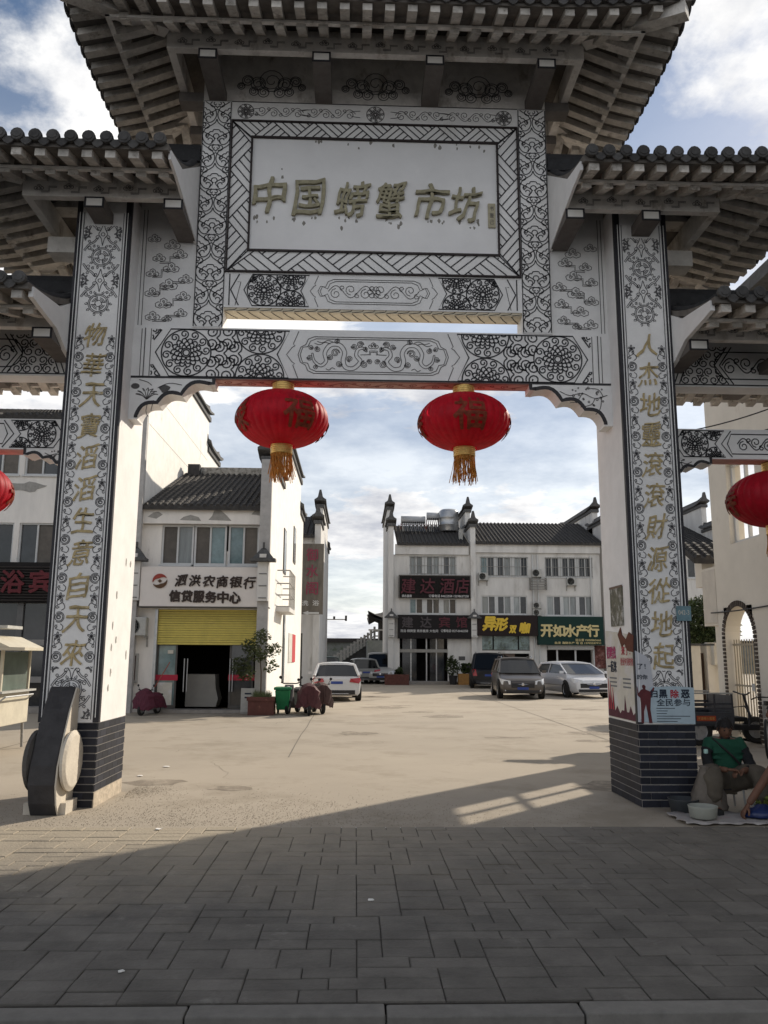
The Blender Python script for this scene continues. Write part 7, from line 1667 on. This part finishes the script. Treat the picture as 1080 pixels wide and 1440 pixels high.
o=MB().lathe([(.10,0),(.125,.01),(.135,.10),(.14,.115),(.13,.115),(.12,.02),(.001,.015)],(3.19,-.70,.03),24,cap=False).build('enamel_basin',mat('pale_enamel',(.34,.35,.31),.35,.1,9),None,smooth=True); tag(o,'pale enamel basin standing on the sack cloth','basin')
o=MB().lathe([(.09,0),(.12,.01),(.15,.14),(.155,.15),(.145,.15),(.11,.02),(.001,.02)],(3.15,-.33,.0),24,cap=False).build('dark_bucket',mat('dark_grey_bucket',(.05,.055,.06),.5,.2,9),None,smooth=True); tag(o,'dark bucket against the foot of the right pillar','bucket')
# hanging sack beside the legs
sk_=MB(); vs=[]; n=16
for i,(z,w_,d_) in enumerate(((.01,.20,.12),(.06,.23,.14),(.18,.20,.13),(.30,.14,.11),(.40,.08,.07),(.44,.05,.05),(.46,.07,.06))):
    for k in range(n): a=2*PI*k/n; f=1+.15*math.sin(k*2.3+i*1.9)+.06*math.sin(k*5.1); vs.append((3.42+w_*f*math.cos(a)*.8-.10*(z>.2)*(z-.2),-.30+d_*f*math.sin(a),z))
sk_.add(vs,[(i*n+k,i*n+(k+1)%n,(i+1)*n+(k+1)%n,(i+1)*n+k) for i in range(6) for k in range(n)]+[tuple(range(n))[::-1],tuple(range(6*n,7*n))])
o=sk_.build('woven_sack',mat('grey_woven_sack',(.15,.13,.11),.9,.3,8,bump=.8,bscale=14),None,smooth=True); tag(o,'slumped grey woven sack between pillar and vendor','sack')
bb=MB(); vs=[]
for i,(z,w_,d_) in enumerate(((.012,.17,.11),(.03,.20,.13),(.07,.17,.11),(.10,.08,.05),(.13,.05,.02))):
    for k in range(n): a=2*PI*k/n; f=1+.12*math.sin(k*2.9+i*1.3); vs.append((3.79+w_*f*math.cos(a),-.66+d_*f*math.sin(a),z+.02))
bb.add(vs,[(i*n+k,i*n+(k+1)%n,(i+1)*n+(k+1)%n,(i+1)*n+k) for i in range(4) for k in range(n)]+[tuple(range(n))[::-1],tuple(range(4*n,5*n))])
o=bb.build('plastic_bag',mat('blue_plastic_bag',(.006,.02,.10),.4,.3,12,bump=.6,bscale=25,spec=.6),None,smooth=True); tag(o,'blue plastic bag lying below the reaching hand','bag')
bt_=thing('bottle',(3.50,-.12,.3),'red bottle with pale cap resting on the woven sack beside the pillar','bottle')
MB().lathe([(.028,.30),(.032,.32),(.032,.50),(.026,.52),(.012,.545),(.012,.56)],(3.50,-.12,0),16).build('bottle_body',mat('red_bottle',(.34,.02,.03),.3),bt_,smooth=True); MB().lathe([(.016,.56),(.022,.565),(.022,.60),(.016,.605)],(3.50,-.12,0),12).build('cap',mat('pale_cap',(.4,.6,.55),.4),bt_)
# customer reaching in from the right
cu=thing('person',(4.5,-.75,0),'customer whose bare arm reaches in at the right edge over the blue bag','person')
wv=at(1052,1132,Y=-.70); ev=at(1086,1080,Y=-.72); sv=Vector((ev.x+.26,-.66,.74)); C_=Matrix.Translation((ev.x+.42,-.75,0))@Matrix.Rotation(1.35,4,'Z')
sh=at(1100,1085,Y=-.72); el=at(1078,1112,Y=-.70); wr_=at(1056,1138,Y=-.68)
Ci=C_.inverted(); L3=lambda p_: tuple(Ci@Vector(p_))
cb_=[(0,-.05,.38),(0,.02,.52),(0,.12,.68),(0,.2,.80),(0,.25,.88),(-.11,0,.36),(-.22,.28,.40),(-.2,.1,.08),(-.2,.26,.03),(.11,0,.36),(.22,.28,.40),(.2,.1,.08),(.2,.26,.03),(.18,.16,.74),(.24,.28,.52),(.22,.36,.36)]
ce_=[(0,1),(1,2),(2,3),(3,4),(0,5),(5,6),(6,7),(7,8),(0,9),(9,10),(10,11),(11,12),(2,13),(13,14),(14,15)]
cr_=[(.15,.12),(.15,.12),(.16,.11),(.06,.06),(.055,.055),.10,.08,.05,.035,.10,.08,.05,.035,.065,.045,.032]
e_=L3(ev); w__=L3(wv); s__=L3(sv)
b0=len(cb_); cb_+=[s__,e_,w__]; ce_+=[(2,b0),(b0,b0+1),(b0+1,b0+2)]; cr_+=[.06,.046,.034]
skin('body',cb_,ce_,cr_,SKI,cu,C_,0)
skin('shirt',[cb_[0],cb_[1],cb_[2],cb_[3],cb_[13],s__],[(0,1),(1,2),(2,3),(2,4),(2,5)],[(.17,.14),(.17,.14),(.18,.13),.075,.085,.085],SHB,cu,C_,1)
for a_ in (5,9): skin('trouser_leg',[cb_[0],cb_[a_],cb_[a_+1],cb_[a_+2]],[(0,1),(1,2),(2,3)],[.14,.12,.10,.07],BLP if 0 else TRO,cu,C_,1)
head(cu,C_@Matrix.Translation((0,.31,1.0)),SKI,HAI)
yd=(wv-ev).normalized(); xd=Vector((0,1,0)); zd=xd.cross(yd).normalized(); xd=yd.cross(zd)
hand(cu,Matrix.Translation(wv)@Matrix((xd,yd,zd)).transposed().to_4x4(),SKI,.75,1.0)
vg=thing('vegetable_basket',(3.99,-.45,0),'basket of green vegetables at the right edge below the customer','basket')
MB().lathe([(.14,.0),(.19,.10),(.20,.10),(.19,.085),(.13,.02),(.001,.02)],(3.99,-.45,.004),20,cap=False).build('basket',ACW,vg,smooth=True); crown(vg,[(3.99,-.45,.14,.15,.6)],240,.05,mat('vegetable_leaf',(.22,.26,.06),.6,.4,20,trans=.2),11,'greens')
# ---- pale bucket / crate behind the vendor
o=MB().lathe([(.11,0),(.14,.26),(.145,.27),(.135,.27),(.10,.02),(.001,.02)],(4.55,1.35,.0),20,cap=False).build('pale_bucket',mat('pale_plastic_bucket',(.30,.30,.28),.5,.1,9),None,smooth=True); tag(o,'pale plastic bucket on the ground behind the vendor','bucket')
o=MB().prism([(5.0+.11*math.cos(a)*(1+.3*math.sin(3*a)),2.2+.07*math.sin(a)) for a in [i*PI/5 for i in range(10)]],'Z',0,.06).build('rag',BLP,None,bevel=.02); tag(o,'small dark rag lying on the concrete right of the vendor','rag')
# ---- overhead cables on the right
CBL=mat('black_cable',(.02,.02,.02),.6)
def cable(a,b,sag,label,r=.012):
    a=Vector(a);b=Vector(b); pts=[a.lerp(b,t/16)-Vector((0,0,sag*4*(t/16)*(1-t/16))) for t in range(17)]
    o=MB().tube(pts,r,5).build('cable',CBL,None); tag(o,label,'cable','cables strung along the arched house')
cable(at(924,612,Y=6),at(1120,560,Y=3.2),.1,'cable passing the white house just above the side beam, upper of the pair')
cable(at(975,622,Y=6),at(1130,585,Y=3.2),.1,'cable below its neighbour, nearly touching the side beam top')
cable(at(1000,862,X=WX-.05),at(1090,850,X=WX-.05),.02,'cable fixed to the cream wall crossing the brick-edged arch',.014)
# ---- litter on the plaza
for k,(u,v,s) in enumerate(((197,1091,.05),(222,1166,.04),(521,1266,.03),(170,1366,.02),(234,1078,.06))):
    p=at(u,v,Z=.008); o=MB().prism([(p.x+s*math.cos(a)*R.uniform(.5,1),p.y+s*math.sin(a)*R.uniform(.4,1)) for a in [i*PI/3 for i in range(6)]],'Z',.008,.013).build('paper_scrap',PLA,None); tag(o,['white paper scrap on the sunny concrete near the left pillar','pale scrap on the grit by the paving edge left of centre','tiny pale scrap on the shaded paving at mid-frame','tiny pale scrap on the shaded paving at lower left','long pale paper strip on the sunny concrete'][k],'litter','litter scraps on the ground')
print('all ok')
